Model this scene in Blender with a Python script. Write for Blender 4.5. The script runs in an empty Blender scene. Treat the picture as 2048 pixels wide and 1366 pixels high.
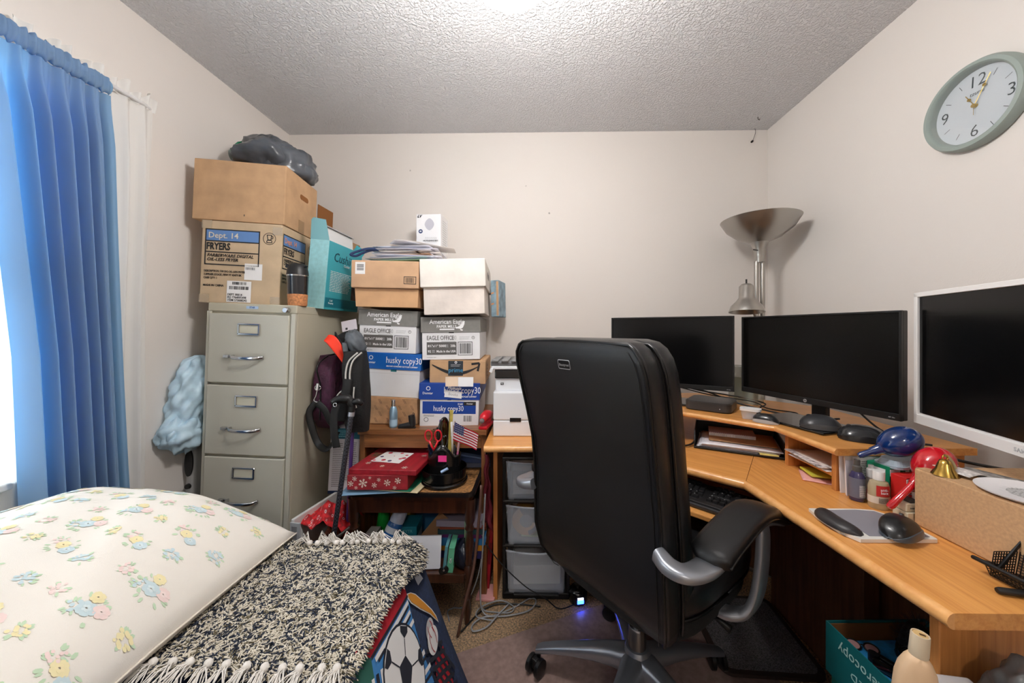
import bpy, bmesh, math, random
from mathutils import Vector, Matrix, Euler
R = math.radians
random.seed(7)
S = bpy.context.scene
C = S.collection

# ------------------------------------------------------------------ camera
cam_data = bpy.data.cameras.new('camera')
cam = bpy.data.objects.new('camera', cam_data)
C.objects.link(cam)
cam.location = (0, 0, 1.215)
cam.rotation_euler = (R(90), 0, R(1.05))
cam_data.sensor_width = 36
cam_data.lens = 12.48
cam_data.shift_x = -35 / 2048
cam_data.shift_y = -22 / 2048
cam_data.clip_start = 0.02
S.camera = cam

# ------------------------------------------------------------------ daylight, lamp, exposure
world = bpy.data.worlds.new('daylight')
S.world = world
world.use_nodes = True
bg = world.node_tree.nodes['Background']
bg.inputs['Color'].default_value = (0.80, 0.90, 1.0, 1)
bg.inputs['Strength'].default_value = 2.6

def area_light(name, loc, rot, sx, sy, power, col):
    d = bpy.data.lights.new(name, 'AREA')
    d.shape = 'RECTANGLE'
    d.size, d.size_y = sx, sy
    d.energy = power
    d.color = col
    o = bpy.data.objects.new(name, d)
    o.location, o.rotation_euler = loc, rot
    C.objects.link(o)
    return o

# daylight entering by the window in the left wall
area_light('window_daylight', (-1.95, 0.62, 1.55), (0, R(-90), 0), 1.5, 1.3, 75, (0.78, 0.9, 1.0))
S.view_settings.view_transform = 'Standard'
S.view_settings.look = 'None'
S.view_settings.gamma = 1
S.view_settings.use_curve_mapping = False
S.view_settings.exposure = 0.55
LAMP_POWER = 60.0
S.cycles.use_denoising = True
S.cycles.max_bounces = 10
S.cycles.diffuse_bounces = 6
S.cycles.transparent_max_bounces = 16
S.cycles.sample_clamp_indirect = 6.0
S.cycles.caustics_reflective = False
S.cycles.caustics_refractive = False

# ------------------------------------------------------------------ materials
def lin(c):
    c = c / 255.0
    return c / 12.92 if c <= 0.04045 else ((c + 0.055) / 1.055) ** 2.4

def rgb(r, g, b):
    return (lin(r), lin(g), lin(b), 1)

MATS = {}

def mat(name, col, rough=0.55, metal=0.0, noise=None, bump=None, spec=0.5, alpha=1.0, coat=0.0, trans=0.0, sheen=0.0, stretch=None, emit=None):
    """noise=(scale, amount): value variation; bump=(scale, strength); stretch scales the coordinates."""
    if name in MATS:
        return MATS[name]
    m = bpy.data.materials.new(name)
    m.use_nodes = True
    nt = m.node_tree
    b = nt.nodes['Principled BSDF']
    b.inputs['Base Color'].default_value = rgb(*col)
    b.inputs['Roughness'].default_value = rough
    b.inputs['Metallic'].default_value = metal
    b.inputs['Specular IOR Level'].default_value = spec
    b.inputs['Alpha'].default_value = alpha
    b.inputs['Coat Weight'].default_value = coat
    b.inputs['Transmission Weight'].default_value = trans
    b.inputs['Sheen Weight'].default_value = sheen
    if emit:
        b.inputs['Emission Color'].default_value = rgb(*emit[0])
        b.inputs['Emission Strength'].default_value = emit[1]
    if noise or bump:
        tc = nt.nodes.new('ShaderNodeTexCoord')
        mp = nt.nodes.new('ShaderNodeMapping')
        nt.links.new(tc.outputs['Object'], mp.inputs['Vector'])
        if stretch:
            mp.inputs['Scale'].default_value = stretch
    if noise:
        n = nt.nodes.new('ShaderNodeTexNoise')
        n.inputs['Scale'].default_value = noise[0]
        n.inputs['Detail'].default_value = 5
        nt.links.new(mp.outputs['Vector'], n.inputs['Vector'])
        r = nt.nodes.new('ShaderNodeValToRGB')
        a = noise[1]
        lo = [max(0, min(255, v * (1 - a))) for v in col]
        hi = [max(0, min(255, v * (1 + a))) for v in col]
        r.color_ramp.elements[0].position = 0.32
        r.color_ramp.elements[0].color = rgb(*lo)
        r.color_ramp.elements[1].position = 0.68
        r.color_ramp.elements[1].color = rgb(*hi)
        nt.links.new(n.outputs['Fac'], r.inputs['Fac'])
        nt.links.new(r.outputs['Color'], b.inputs['Base Color'])
    if bump:
        n2 = nt.nodes.new('ShaderNodeTexNoise')
        n2.inputs['Scale'].default_value = bump[0]
        n2.inputs['Detail'].default_value = 4
        nt.links.new(mp.outputs['Vector'], n2.inputs['Vector'])
        bp = nt.nodes.new('ShaderNodeBump')
        bp.inputs['Strength'].default_value = bump[1]
        bp.inputs['Distance'].default_value = 0.01
        nt.links.new(n2.outputs['Fac'], bp.inputs['Height'])
        nt.links.new(bp.outputs['Normal'], b.inputs['Normal'])
    MATS[name] = m
    return m

def wood(name, c1, c2, stretch, rough=0.38, coat=0.15):
    if name in MATS:
        return MATS[name]
    m = mat(name, c1, rough, coat=coat)
    nt = m.node_tree
    b = nt.nodes['Principled BSDF']
    tc = nt.nodes.new('ShaderNodeTexCoord')
    mp = nt.nodes.new('ShaderNodeMapping')
    mp.inputs['Scale'].default_value = stretch
    n = nt.nodes.new('ShaderNodeTexNoise')
    n.inputs['Scale'].default_value = 1.0
    n.inputs['Detail'].default_value = 6
    n.inputs['Roughness'].default_value = 0.65
    n.inputs['Distortion'].default_value = 0.4
    r = nt.nodes.new('ShaderNodeValToRGB')
    r.color_ramp.elements[0].position = 0.35
    r.color_ramp.elements[0].color = rgb(*c2)
    r.color_ramp.elements[1].position = 0.62
    r.color_ramp.elements[1].color = rgb(*c1)
    nt.links.new(tc.outputs['Object'], mp.inputs['Vector'])
    nt.links.new(mp.outputs['Vector'], n.inputs['Vector'])
    nt.links.new(n.outputs['Fac'], r.inputs['Fac'])
    nt.links.new(r.outputs['Color'], b.inputs['Base Color'])
    return m

def cloth(name, col, trans=0.5, weave=900, col2=None):
    """thin fabric that lets some light through; col2 adds a soft variation"""
    if name in MATS:
        return MATS[name]
    m = bpy.data.materials.new(name)
    m.use_nodes = True
    nt = m.node_tree
    for n in list(nt.nodes):
        nt.nodes.remove(n)
    out = nt.nodes.new('ShaderNodeOutputMaterial')
    d = nt.nodes.new('ShaderNodeBsdfDiffuse')
    t = nt.nodes.new('ShaderNodeBsdfTranslucent')
    mx = nt.nodes.new('ShaderNodeMixShader')
    d.inputs['Color'].default_value = rgb(*col)
    t.inputs['Color'].default_value = rgb(*(col2 or col))
    mx.inputs['Fac'].default_value = trans
    nt.links.new(d.outputs[0], mx.inputs[1])
    nt.links.new(t.outputs[0], mx.inputs[2])
    nt.links.new(mx.outputs[0], out.inputs['Surface'])
    MATS[name] = m
    return m

# ------------------------------------------------------------------ mesh building
class MB:
    def __init__(self):
        self.bm = bmesh.new()
        self.mi = 0

    def _fin(self, faces):
        for f in faces:
            f.material_index = self.mi

    def box(self, c, s, rot=None, bev=0.0, seg=2):
        M = Matrix.Translation(Vector(c))
        if rot is not None:
            M = M @ (rot.to_matrix().to_4x4() if isinstance(rot, Euler) else rot)
        M = M @ Matrix.Diagonal((s[0], s[1], s[2], 1))
        r = bmesh.ops.create_cube(self.bm, size=1, matrix=M)
        vs = set(r['verts'])
        fs = {f for v in vs for f in v.link_faces}
        self._fin(fs)
        if bev > 0:
            es = list({e for v in vs for e in v.link_edges})
            q = bmesh.ops.bevel(self.bm, geom=es, offset=bev, segments=seg, affect='EDGES', profile=0.5)
            self._fin(q['faces'])
        return self

    def ring(self, pts):
        return [self.bm.verts.new(p) for p in pts]

    def loft(self, rings, caps=True, closed=True):
        """rings: lists of points, all the same length"""
        vr = [self.ring(p) for p in rings]
        n = len(vr[0])
        fs = []
        for a, b in zip(vr[:-1], vr[1:]):
            for i in range(n if closed else n - 1):
                j = (i + 1) % n
                fs.append(self.bm.faces.new((a[i], a[j], b[j], b[i])))
        if caps:
            fs.append(self.bm.faces.new(list(reversed(vr[0]))))
            fs.append(self.bm.faces.new(vr[-1]))
        self._fin(fs)
        return self

    def tube(self, pts, r, n=8, caps=True, squash=None):
        pts = [Vector(p) for p in pts]
        k = len(pts)
        rings = []
        up = None
        for i, p in enumerate(pts):
            a = pts[max(0, i - 1)]
            b = pts[min(k - 1, i + 1)]
            t = (b - a)
            t = t.normalized() if t.length > 1e-9 else Vector((0, 0, 1))
            if up is None:
                up = Vector((0, 0, 1)) if abs(t.z) < 0.9 else Vector((1, 0, 0))
            x = t.cross(up)
            if x.length < 1e-6:
                x = t.cross(Vector((0, 1, 0.3)))
            x.normalize()
            y = x.cross(t).normalized()
            up = y
            rr = r[i] if isinstance(r, (list, tuple)) else r
            sq = squash or (1, 1)
            rings.append([p + x * (rr * sq[0] * math.cos(2 * math.pi * j / n)) + y * (rr * sq[1] * math.sin(2 * math.pi * j / n)) for j in range(n)])
        return self.loft(rings, caps)

    def cyl(self, p0, p1, r0, r1=None, n=16, caps=True):
        return self.tube([p0, p1], [r0, r0 if r1 is None else r1], n, caps)

    def lathe(self, prof, n=24, M=None, caps=False, sx=1, sy=1):
        M = M or Matrix()
        rings = []
        for r, z in prof:
            r = max(r, 0.0002)
            rings.append([M @ Vector((r * sx * math.cos(2 * math.pi * j / n), r * sy * math.sin(2 * math.pi * j / n), z)) for j in range(n)])
        return self.loft(rings, caps)

    def prism(self, poly, z0, z1, M=None):
        M = M or Matrix()
        a = [M @ Vector((p[0], p[1], z0)) for p in poly]
        b = [M @ Vector((p[0], p[1], z1)) for p in poly]
        return self.loft([a, b])

    def grid(self, fn, nu, nv, cu=False):
        vs = [[self.bm.verts.new(fn(i / nu, j / nv)) for j in range(nv + 1)] for i in range(nu if cu else nu + 1)]
        fs = []
        for i in range(nu):
            k = (i + 1) % len(vs)
            for j in range(nv):
                fs.append(self.bm.faces.new((vs[i][j], vs[k][j], vs[k][j + 1], vs[i][j + 1])))
        self._fin(fs)
        return self

    def quad(self, *p):
        self._fin([self.bm.faces.new([self.bm.verts.new(q) for q in p])])
        return self

    def slabgrid(self, fn, nu, nv, th):
        """a sheet with real thickness: the grid doubled and closed at its rim"""
        eps = 1e-3
        def nrm(u, v):
            a = Vector(fn(min(1, u + eps), v)) - Vector(fn(max(0, u - eps), v))
            b = Vector(fn(u, min(1, v + eps))) - Vector(fn(u, max(0, v - eps)))
            q = a.cross(b)
            return q.normalized() if q.length > 1e-12 else Vector((0, 0, 1))
        top = [[self.bm.verts.new(fn(i / nu, j / nv)) for j in range(nv + 1)] for i in range(nu + 1)]
        bot = [[self.bm.verts.new(Vector(fn(i / nu, j / nv)) - nrm(i / nu, j / nv) * th) for j in range(nv + 1)] for i in range(nu + 1)]
        fs = []
        for i in range(nu):
            for j in range(nv):
                fs.append(self.bm.faces.new((top[i][j], top[i + 1][j], top[i + 1][j + 1], top[i][j + 1])))
                fs.append(self.bm.faces.new((bot[i][j], bot[i][j + 1], bot[i + 1][j + 1], bot[i + 1][j])))
        for i in range(nu):
            fs.append(self.bm.faces.new((top[i][0], bot[i][0], bot[i + 1][0], top[i + 1][0])))
            fs.append(self.bm.faces.new((top[i][nv], top[i + 1][nv], bot[i + 1][nv], bot[i][nv])))
        for j in range(nv):
            fs.append(self.bm.faces.new((top[0][j], top[0][j + 1], bot[0][j + 1], bot[0][j])))
            fs.append(self.bm.faces.new((top[nu][j], bot[nu][j], bot[nu][j + 1], top[nu][j + 1])))
        self._fin(fs)
        return self

def link(name, mb, mats, parent=None, smooth=False, sub=0, auto=None):
    bm = mb.bm
    bmesh.ops.recalc_face_normals(bm, faces=bm.faces[:])
    me = bpy.data.meshes.new(name)
    bm.to_mesh(me)
    bm.free()
    for m in (mats if isinstance(mats, (list, tuple)) else [mats]):
        me.materials.append(m)
    if smooth:
        for p in me.polygons:
            p.use_smooth = True
        if auto:
            me.set_sharp_from_angle(angle=R(auto))
    o = bpy.data.objects.new(name, me)
    C.objects.link(o)
    if parent is not None:
        o.parent = parent
    if sub:
        md = o.modifiers.new('subdivision', 'SUBSURF')
        md.levels = md.render_levels = sub
    return o

def part(name, mb, mats, parent, label=None, smooth=False, sub=0, auto=None):
    o = link(name, mb, mats, parent, smooth, sub, auto)
    if label:
        o['label'] = label
    return o

def tag(o, label, cat, group=None):
    o['label'] = label
    o['category'] = cat
    if group:
        o['group'] = group
    return o

def thing(name, label, cat, loc=(0, 0, 0), rot=(0, 0, 0), group=None):
    o = bpy.data.objects.new(name, None)
    C.objects.link(o)
    o.location = loc
    o.rotation_euler = rot
    o.empty_display_size = 0.05
    return tag(o, label, cat, group)

def single(name, mb, mats, label, cat, loc=(0, 0, 0), rot=(0, 0, 0), group=None, smooth=False, sub=0, auto=None):
    o = link(name, mb, mats, None, smooth, sub, auto)
    o.location = loc
    o.rotation_euler = rot
    return tag(o, label, cat, group)

def struct(name, mb, mats, parent=None, smooth=False):
    o = link(name, mb, mats, parent, smooth)
    if parent is None:
        o['kind'] = 'structure'
    return o

FACE = {'front': Euler((R(90), 0, 0)), 'right': Euler((R(90), 0, R(90))), 'left': Euler((R(90), 0, R(-90))), 'top': Euler((0, 0, 0))}

def text(s, size, loc, face, m, parent, align='CENTER', bold=0.0, shear=0.0, name='lettering', sx=1.0, rotz=0.0, label=None, space=1.0, th=0.0003, line=1.0):
    """flat print: words as a thin mesh lying on the surface it is printed on"""
    c = bpy.data.curves.new('print', 'FONT')
    c.body = s
    c.size = size
    c.align_x = align
    c.align_y = 'CENTER'
    c.offset = bold * size
    c.shear = shear
    c.extrude = th
    c.resolution_u = 2
    c.space_character = space
    c.space_line = line
    t = bpy.data.objects.new('print', c)
    me = bpy.data.meshes.new_from_object(t)
    bpy.data.objects.remove(t)
    bpy.data.curves.remove(c)
    me.materials.clear()
    me.materials.append(m)
    o = bpy.data.objects.new(name, me)
    C.objects.link(o)
    o.parent = parent
    o.location = loc
    e = FACE[face] if isinstance(face, str) else face
    o.rotation_euler = (e.to_matrix() @ Matrix.Rotation(rotz, 3, 'Z')).to_euler()
    o.scale = (sx, 1, 1)
    if label:
        o['label'] = label
    return o

def lines_mb(x0, x1, z0, z1, n, h, place, seed=1, ragged=0.15):
    """fine print as rows of thin bars; place(x, z) gives the point on the surface"""
    rnd = random.Random(seed)
    mb = MB()
    for i in range(n):
        z = z1 + (z0 - z1) * (i + 0.5) / n
        x = x0
        end = x1 - (x1 - x0) * ragged * rnd.random()
        while x < end:
            w = min(end - x, (x1 - x0) * rnd.uniform(0.05, 0.16))
            mb.quad(place(x, z - h / 2), place(x + w, z - h / 2), place(x + w, z + h / 2), place(x, z + h / 2))
            x += w + (x1 - x0) * 0.018
    return mb

def bars_mb(x0, x1, z0, z1, n, place, seed=1):
    """a barcode: vertical bars of uneven width"""
    rnd = random.Random(seed)
    mb = MB()
    st = (x1 - x0) / n
    for i in range(n):
        w = st * rnd.choice((0.35, 0.5, 0.75))
        x = x0 + i * st
        mb.quad(place(x, z0), place(x + w, z0), place(x + w, z1), place(x, z1))
    return mb

def front(y):
    return lambda x, z: (x, y, z)

def right(x):
    return lambda y, z: (x, y, z)

def rect(x0, x1, z0, z1, place):
    mb = MB()
    mb.quad(place(x0, z0), place(x1, z0), place(x1, z1), place(x0, z1))
    return mb

def clone(o, loc=None, rot=None, label=None, scale=None):
    """copy a thing with its parts and sub-parts"""
    r = o.copy()
    C.objects.link(r)
    if loc is not None:
        r.location = loc
    if rot is not None:
        r.rotation_euler = rot
    if scale is not None:
        r.scale = scale
    if label:
        r['label'] = label
    for ch in list(o.children):
        c = ch.copy()
        C.objects.link(c)
        c.parent = r
        for g in list(ch.children):
            d = g.copy()
            C.objects.link(d)
            d.parent = c
    return r

def lerp(a, b, t):
    return a + (b - a) * t

def curve(pts, n=8):
    """Catmull-Rom through pts"""
    P = [Vector(p) for p in pts]
    P = [P[0] * 2 - P[1]] + P + [P[-1] * 2 - P[-2]]
    out = []
    for i in range(1, len(P) - 2):
        for k in range(n):
            t = k / n
            a, b, c, d = P[i - 1], P[i], P[i + 1], P[i + 2]
            out.append(0.5 * ((2 * b) + (c - a) * t + (2 * a - 5 * b + 4 * c - d) * t * t + (3 * b - a - 3 * c + d) * t ** 3))
    out.append(P[-2])
    return out

# ------------------------------------------------------------------ room shell
XL, XR, YB, YF, ZC = -1.544, 1.414, 2.195, -0.95, 2.44
WY0, WY1, WZ0, WZ1 = 0.02, 1.18, 0.78, 2.04      # window opening in the left wall

def wall_material(name, col):
    m = mat(name, col, 0.75, bump=(260, 0.05), spec=0.25)
    nt = m.node_tree
    b = nt.nodes['Principled BSDF']
    tc = nt.nodes.new('ShaderNodeTexCoord')
    v = nt.nodes.new('ShaderNodeTexVoronoi')          # scattered scuffs and old nail marks
    v.inputs['Scale'].default_value = 4.2
    v.inputs['Randomness'].default_value = 1.0
    nz = nt.nodes.new('ShaderNodeTexNoise')
    nz.inputs['Scale'].default_value = 60
    ad = nt.nodes.new('ShaderNodeMath'); ad.operation = 'MULTIPLY_ADD'
    ad.inputs[1].default_value = 0.06; ad.inputs[2].default_value = -0.02
    sm = nt.nodes.new('ShaderNodeMath'); sm.operation = 'ADD'
    ra = nt.nodes.new('ShaderNodeValToRGB')
    ra.color_ramp.elements[0].position = 0.026
    ra.color_ramp.elements[0].color = (1, 1, 1, 1)
    ra.color_ramp.elements[1].position = 0.040
    ra.color_ramp.elements[1].color = (0, 0, 0, 1)
    mx = nt.nodes.new('ShaderNodeMix'); mx.data_type = 'RGBA'
    mx.inputs[6].default_value = rgb(*col)
    mx.inputs[7].default_value = rgb(*[c * 0.72 for c in col])
    L = nt.links.new
    L(tc.outputs['Object'], v.inputs['Vector']); L(tc.outputs['Object'], nz.inputs['Vector'])
    L(nz.outputs['Fac'], ad.inputs[0]); L(v.outputs['Distance'], sm.inputs[0]); L(ad.outputs[0], sm.inputs[1])
    L(sm.outputs[0], ra.inputs['Fac']); L(ra.outputs['Color'], mx.inputs[0]); L(mx.outputs[2], b.inputs['Base Color'])
    return m

WALL = wall_material('wall_paint', (226, 220, 214))
TRIM = mat('trim_paint', (232, 230, 226), 0.45)

def popcorn():
    m = mat('popcorn_ceiling', (226, 226, 228), 0.95, spec=0.1)
    nt = m.node_tree
    b = nt.nodes['Principled BSDF']
    tc = nt.nodes.new('ShaderNodeTexCoord')
    n = nt.nodes.new('ShaderNodeTexNoise')
    n.inputs['Scale'].default_value = 95
    n.inputs['Detail'].default_value = 3
    n.inputs['Roughness'].default_value = 0.6
    r = nt.nodes.new('ShaderNodeValToRGB')
    r.color_ramp.elements[0].position = 0.42
    r.color_ramp.elements[1].position = 0.62
    bp = nt.nodes.new('ShaderNodeBump')
    bp.inputs['Strength'].default_value = 0.9
    bp.inputs['Distance'].default_value = 0.006
    L = nt.links.new
    L(tc.outputs['Object'], n.inputs['Vector']); L(n.outputs['Fac'], r.inputs['Fac'])
    L(r.outputs['Color'], bp.inputs['Height']); L(bp.outputs['Normal'], b.inputs['Normal'])
    return m

def carpet():
    m = mat('carpet', (178, 144, 104), 0.95, noise=(140, 0.34), bump=(420, 1.0), spec=0.1, sheen=0.2)
    return m

struct('floor', MB().box(((XL + XR) / 2, (YB + YF) / 2, -0.05), (XR - XL + 0.2, YB - YF + 0.2, 0.1)), carpet())
struct('ceiling', MB().box(((XL + XR) / 2, (YB + YF) / 2, ZC + 0.05), (XR - XL + 0.2, YB - YF + 0.2, 0.1)), popcorn())
struct('wall_back', MB().box(((XL + XR) / 2, YB + 0.05, ZC / 2), (XR - XL + 0.2, 0.1, ZC)), WALL)
struct('wall_right', MB().box((XR + 0.05, (YB + YF) / 2, ZC / 2), (0.1, YB - YF, ZC)), WALL)
DX0, DX1, DZ1 = -0.30, 0.52, 2.03                      # doorway added behind the camera to let fill light in
wf = MB()
wf.box(((XL - 0.1 + DX0) / 2, YF - 0.05, ZC / 2), (DX0 - XL + 0.1, 0.1, ZC))
wf.box(((DX1 + XR + 0.1) / 2, YF - 0.05, ZC / 2), (XR + 0.1 - DX1, 0.1, ZC))
wf.box(((DX0 + DX1) / 2, YF - 0.05, (DZ1 + ZC) / 2), (DX1 - DX0, 0.1, ZC - DZ1))
struct('wall_front', wf, WALL)
hall = MB()  # added hall, never in view, built to house the fill lamp
hall.box((0.1, YF - 0.80, -0.05), (2.4, 1.4, 0.1))
struct('floor_added_hall', hall, carpet())
hall = MB()
hall.box((0.1, YF - 1.55, ZC / 2), (2.4, 0.1, ZC))
hall.box((-1.15, YF - 0.80, ZC / 2), (0.1, 1.4, ZC))
hall.box((1.35, YF - 0.80, ZC / 2), (0.1, 1.4, ZC))
struct('wall_added_hall', hall, WALL)
struct('ceiling_added_hall', MB().box((0.1, YF - 0.80, ZC + 0.05), (2.6, 1.6, 0.1)), WALL)
w = MB()
w.box((XL - 0.05, (YF + WY0) / 2, ZC / 2), (0.1, WY0 - YF, ZC))
w.box((XL - 0.05, (WY1 + YB) / 2, ZC / 2), (0.1, YB - WY1, ZC))
w.box((XL - 0.05, (WY0 + WY1) / 2, WZ0 / 2), (0.1, WY1 - WY0, WZ0))
w.box((XL - 0.05, (WY0 + WY1) / 2, (WZ1 + ZC) / 2), (0.1, WY1 - WY0, ZC - WZ1))
struct('wall_left', w, WALL)
for nm, c, s in (('baseboard_left', (XL + 0.006, (YF + YB) / 2, 0.045), (0.012, YB - YF, 0.09)),
                 ('baseboard_back', ((XL + XR) / 2, YB - 0.006, 0.045), (XR - XL - 0.024, 0.012, 0.09)),
                 ('baseboard_right', (XR - 0.006, (YF + YB) / 2, 0.045), (0.012, YB - YF, 0.09))):
    struct(nm, MB().box(c, s, bev=0.003, seg=1), TRIM)

# window: frame, meeting rail, two panes
win = MB()
for y in (WY0 + 0.02, WY1 - 0.02):
    win.box((XL - 0.06, y, (WZ0 + WZ1) / 2), (0.05, 0.04, WZ1 - WZ0))
for z in (WZ0 + 0.02, (WZ0 + WZ1) / 2, WZ1 - 0.02):
    win.box((XL - 0.06, (WY0 + WY1) / 2, z), (0.05, WY1 - WY0 - 0.08, 0.04))
window = struct('window_1', win, TRIM)
gl = bpy.data.materials.new('window_glass')
gl.use_nodes = True
gn = gl.node_tree
for n in list(gn.nodes):
    gn.nodes.remove(n)
go = gn.nodes.new('ShaderNodeOutputMaterial')
gt = gn.nodes.new('ShaderNodeBsdfTransparent')
gg = gn.nodes.new('ShaderNodeBsdfGlossy')
gg.inputs['Roughness'].default_value = 0.02
gm = gn.nodes.new('ShaderNodeMixShader')
gm.inputs['Fac'].default_value = 0.07
gn.links.new(gt.outputs[0], gm.inputs[1]); gn.links.new(gg.outputs[0], gm.inputs[2]); gn.links.new(gm.outputs[0], go.inputs['Surface'])
zm = (WZ0 + WZ1) / 2
for z0, z1 in ((WZ0 + 0.04, zm - 0.02), (zm + 0.02, WZ1 - 0.04)):
    struct('pane', MB().box((XL - 0.065, (WY0 + WY1) / 2, (z0 + z1) / 2), (0.006, WY1 - WY0 - 0.08, z1 - z0)), gl, window)
sill = struct('sill', MB().box((XL + 0.0, (WY0 + WY1) / 2, WZ0 - 0.01), (0.09, WY1 - WY0 + 0.06, 0.02), bev=0.004), TRIM, window)

# mini blind
blind = thing('window_blind', 'white mini blind of thin horizontal slats behind the sheer curtain', 'blind', (XL - 0.02, (WY0 + WY1) / 2, WZ0))
BL = mat('blind_slat', (238, 240, 242), 0.5)
BL.node_tree.nodes['Principled BSDF'].inputs['Transmission Weight'].default_value = 0.15
part('head_rail', MB().box((0, 0, WZ1 - WZ0 - 0.02), (0.03, WY1 - WY0 - 0.02, 0.03)), TRIM, blind)
sl = None
nsl = 52
for i in range(nsl):
    z = 0.02 + i * (WZ1 - WZ0 - 0.07) / (nsl - 1)
    if sl is None:
        sl = part('slat', MB().box((0, 0, 0), (0.022, WY1 - WY0 - 0.02, 0.0012), rot=Euler((0, R(28), 0))), BL, blind)
        o = sl
    else:
        o = sl.copy(); C.objects.link(o); o.parent = blind
    o.location = (0, 0, z)

# ceiling lamp, above the frame: a frosted globe on a short stem
lamp = thing('ceiling_light', 'round frosted globe lamp on a short stem near the middle of the ceiling', 'lamp', (-0.06, 0.84, ZC))
NICKEL = mat('brushed_nickel', (190, 186, 180), 0.3, 1.0)
part('base', MB().lathe([(0.0, 0), (0.07, 0), (0.065, -0.02), (0.0, -0.025)], 32), NICKEL, lamp, smooth=True, auto=30)
part('stem', MB().cyl((0, 0, -0.02), (0, 0, -0.22), 0.009), NICKEL, lamp, smooth=True, auto=30)
LM = mat('lamp_glass', (255, 250, 240), 0.4, emit=((255, 251, 248), LAMP_POWER))
part('globe', MB().lathe([(0.115 * math.sin(math.pi * i / 16), -0.32 + 0.115 * math.cos(math.pi * i / 16)) for i in range(17)], 32), LM, lamp, smooth=True)

fill_lamp = thing('ceiling_light', 'globe fill lamp added on the ceiling of the unseen hall outside the doorway', 'lamp', (0.12, YF - 0.75, ZC))  # unseen lamp added to brighten the room from behind the camera
part('base', MB().lathe([(0.0, 0), (0.07, 0), (0.065, -0.02), (0.0, -0.025)], 24), NICKEL, fill_lamp, smooth=True, auto=30)
part('globe', MB().lathe([(0.10 * math.sin(math.pi * i / 16), -0.12 + 0.10 * math.cos(math.pi * i / 16)) for i in range(17)], 24), LM, fill_lamp, smooth=True)

# ------------------------------------------------------------------ curtains
def pleats(y0, y1, n, amp, seed):
    rnd = random.Random(seed)
    ph = [rnd.uniform(0, 6.28) for _ in range(3)]
    def f(u):
        a = n * 2 * math.pi * (u + 0.035 * math.sin(5 * u + ph[0]) + 0.02 * math.sin(11 * u + ph[1]))
        return amp * (math.sin(a + ph[2]) + 0.35 * math.sin(2.1 * a + ph[1]))
    return f

RODM = mat('white_rod', (225, 225, 225), 0.4)
# white sheer panel on its own rod
srod = thing('curtain_rod', 'white flat rod carrying the white sheer curtain', 'curtain rod', (-1.505, 0.2, 2.085))
part('rod', MB().tube([(0, -0.25, 0), (0, 1.13, 0), (-0.012, 1.165, 0), (-0.036, 1.17, 0)], 0.007), RODM, srod)
SHEER = cloth('sheer_white', (244, 243, 240), 0.30)
sheer = thing('sheer_curtain', 'white sheer curtain with ruffled heading beside the blue curtain', 'curtain', (-1.515, 0.2, 2.085))
pf = pleats(0, 1, 19, 0.013, 3)
def sheer_fn(u, v):
    y = -0.15 + u * 1.325 - 0.03 * v * u
    a = 0.35 + 0.65 * min(1, v * 8)
    x = pf(u) * a + 0.005 * math.sin(9 * v + 20 * u)
    return (x, y, -1.85 * v)
part('panel', MB().grid(sheer_fn, 300, 24), SHEER, sheer, smooth=True)
def ruffle(u, v):
    y = -0.15 + u * 1.33
    x = 0.010 * math.sin(u * 260 + 2 * math.sin(u * 31)) * (0.4 + v) + 0.002
    return (x, y, -0.012 + v * (0.05 + 0.012 * math.sin(u * 97) + 0.008 * math.sin(u * 211 + 1)))
part('ruffle', MB().grid(ruffle, 420, 6), SHEER, sheer, smooth=True)
# blue panel
brod = thing('curtain_rod', 'rod in the gathered heading of the blue curtain', 'curtain rod', (-1.455, 0.2, 2.045))
part('rod', MB().tube([(0, -0.3, 0), (0, 0.98, 0), (-0.03, 0.992, 0), (-0.086, 0.994, 0)], 0.008), RODM, brod)
BLUE = cloth('curtain_blue', (142, 168, 190), 0.36, col2=(100, 184, 250))
blue = thing('blue_curtain', 'long steel blue curtain gathered on a rod over the window', 'curtain', (-1.455, 0.2, 2.045))
pb = pleats(0, 1, 6.0, 0.024, 11)
def blue_fn(u, v):
    ytop = 0.70 + u * 0.285
    left = 0.695 + 0.045 * min(1, v * 2.0) + 0.05 * v
    right_ = 0.985 + 0.015 * v + 0.035 * v * v
    ybody = left + (right_ - left) * u
    k = min(1, v * 9)
    k = k * k * (3 - 2 * k)
    y = lerp(ytop, ybody, k)
    x = pb(u) * (0.25 + 0.75 * k) * (1 + 0.5 * v) + 0.012 * v
    return (x, y, -1.75 * v - 0.03)
part('panel', MB().grid(blue_fn, 240, 40), BLUE, blue, smooth=True)
def rear_fn(u, v):
    p = blue_fn(0.34 + 0.66 * u, v)
    return (p[0] * 0.4 - 0.018 - 0.006 * math.sin(23 * u + 1), p[1] - 0.004, p[2])
part('rear_fold', MB().grid(rear_fn, 90, 24), BLUE, blue, smooth=True)
def head_fn(u, v):
    y = -0.25 + u * 1.235
    a = 2 * math.pi * v
    rr = 0.028 + 0.004 * math.sin(u * 330 + 3 * math.sin(v * 6)) + 0.003 * math.sin(u * 520)
    return (math.cos(a) * 0.013 + 0.004 * math.sin(u * 400 + 2 * math.cos(a)), y, math.sin(a) * rr)
part('heading', MB().grid(head_fn, 420, 14), BLUE, blue, smooth=True)

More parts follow.
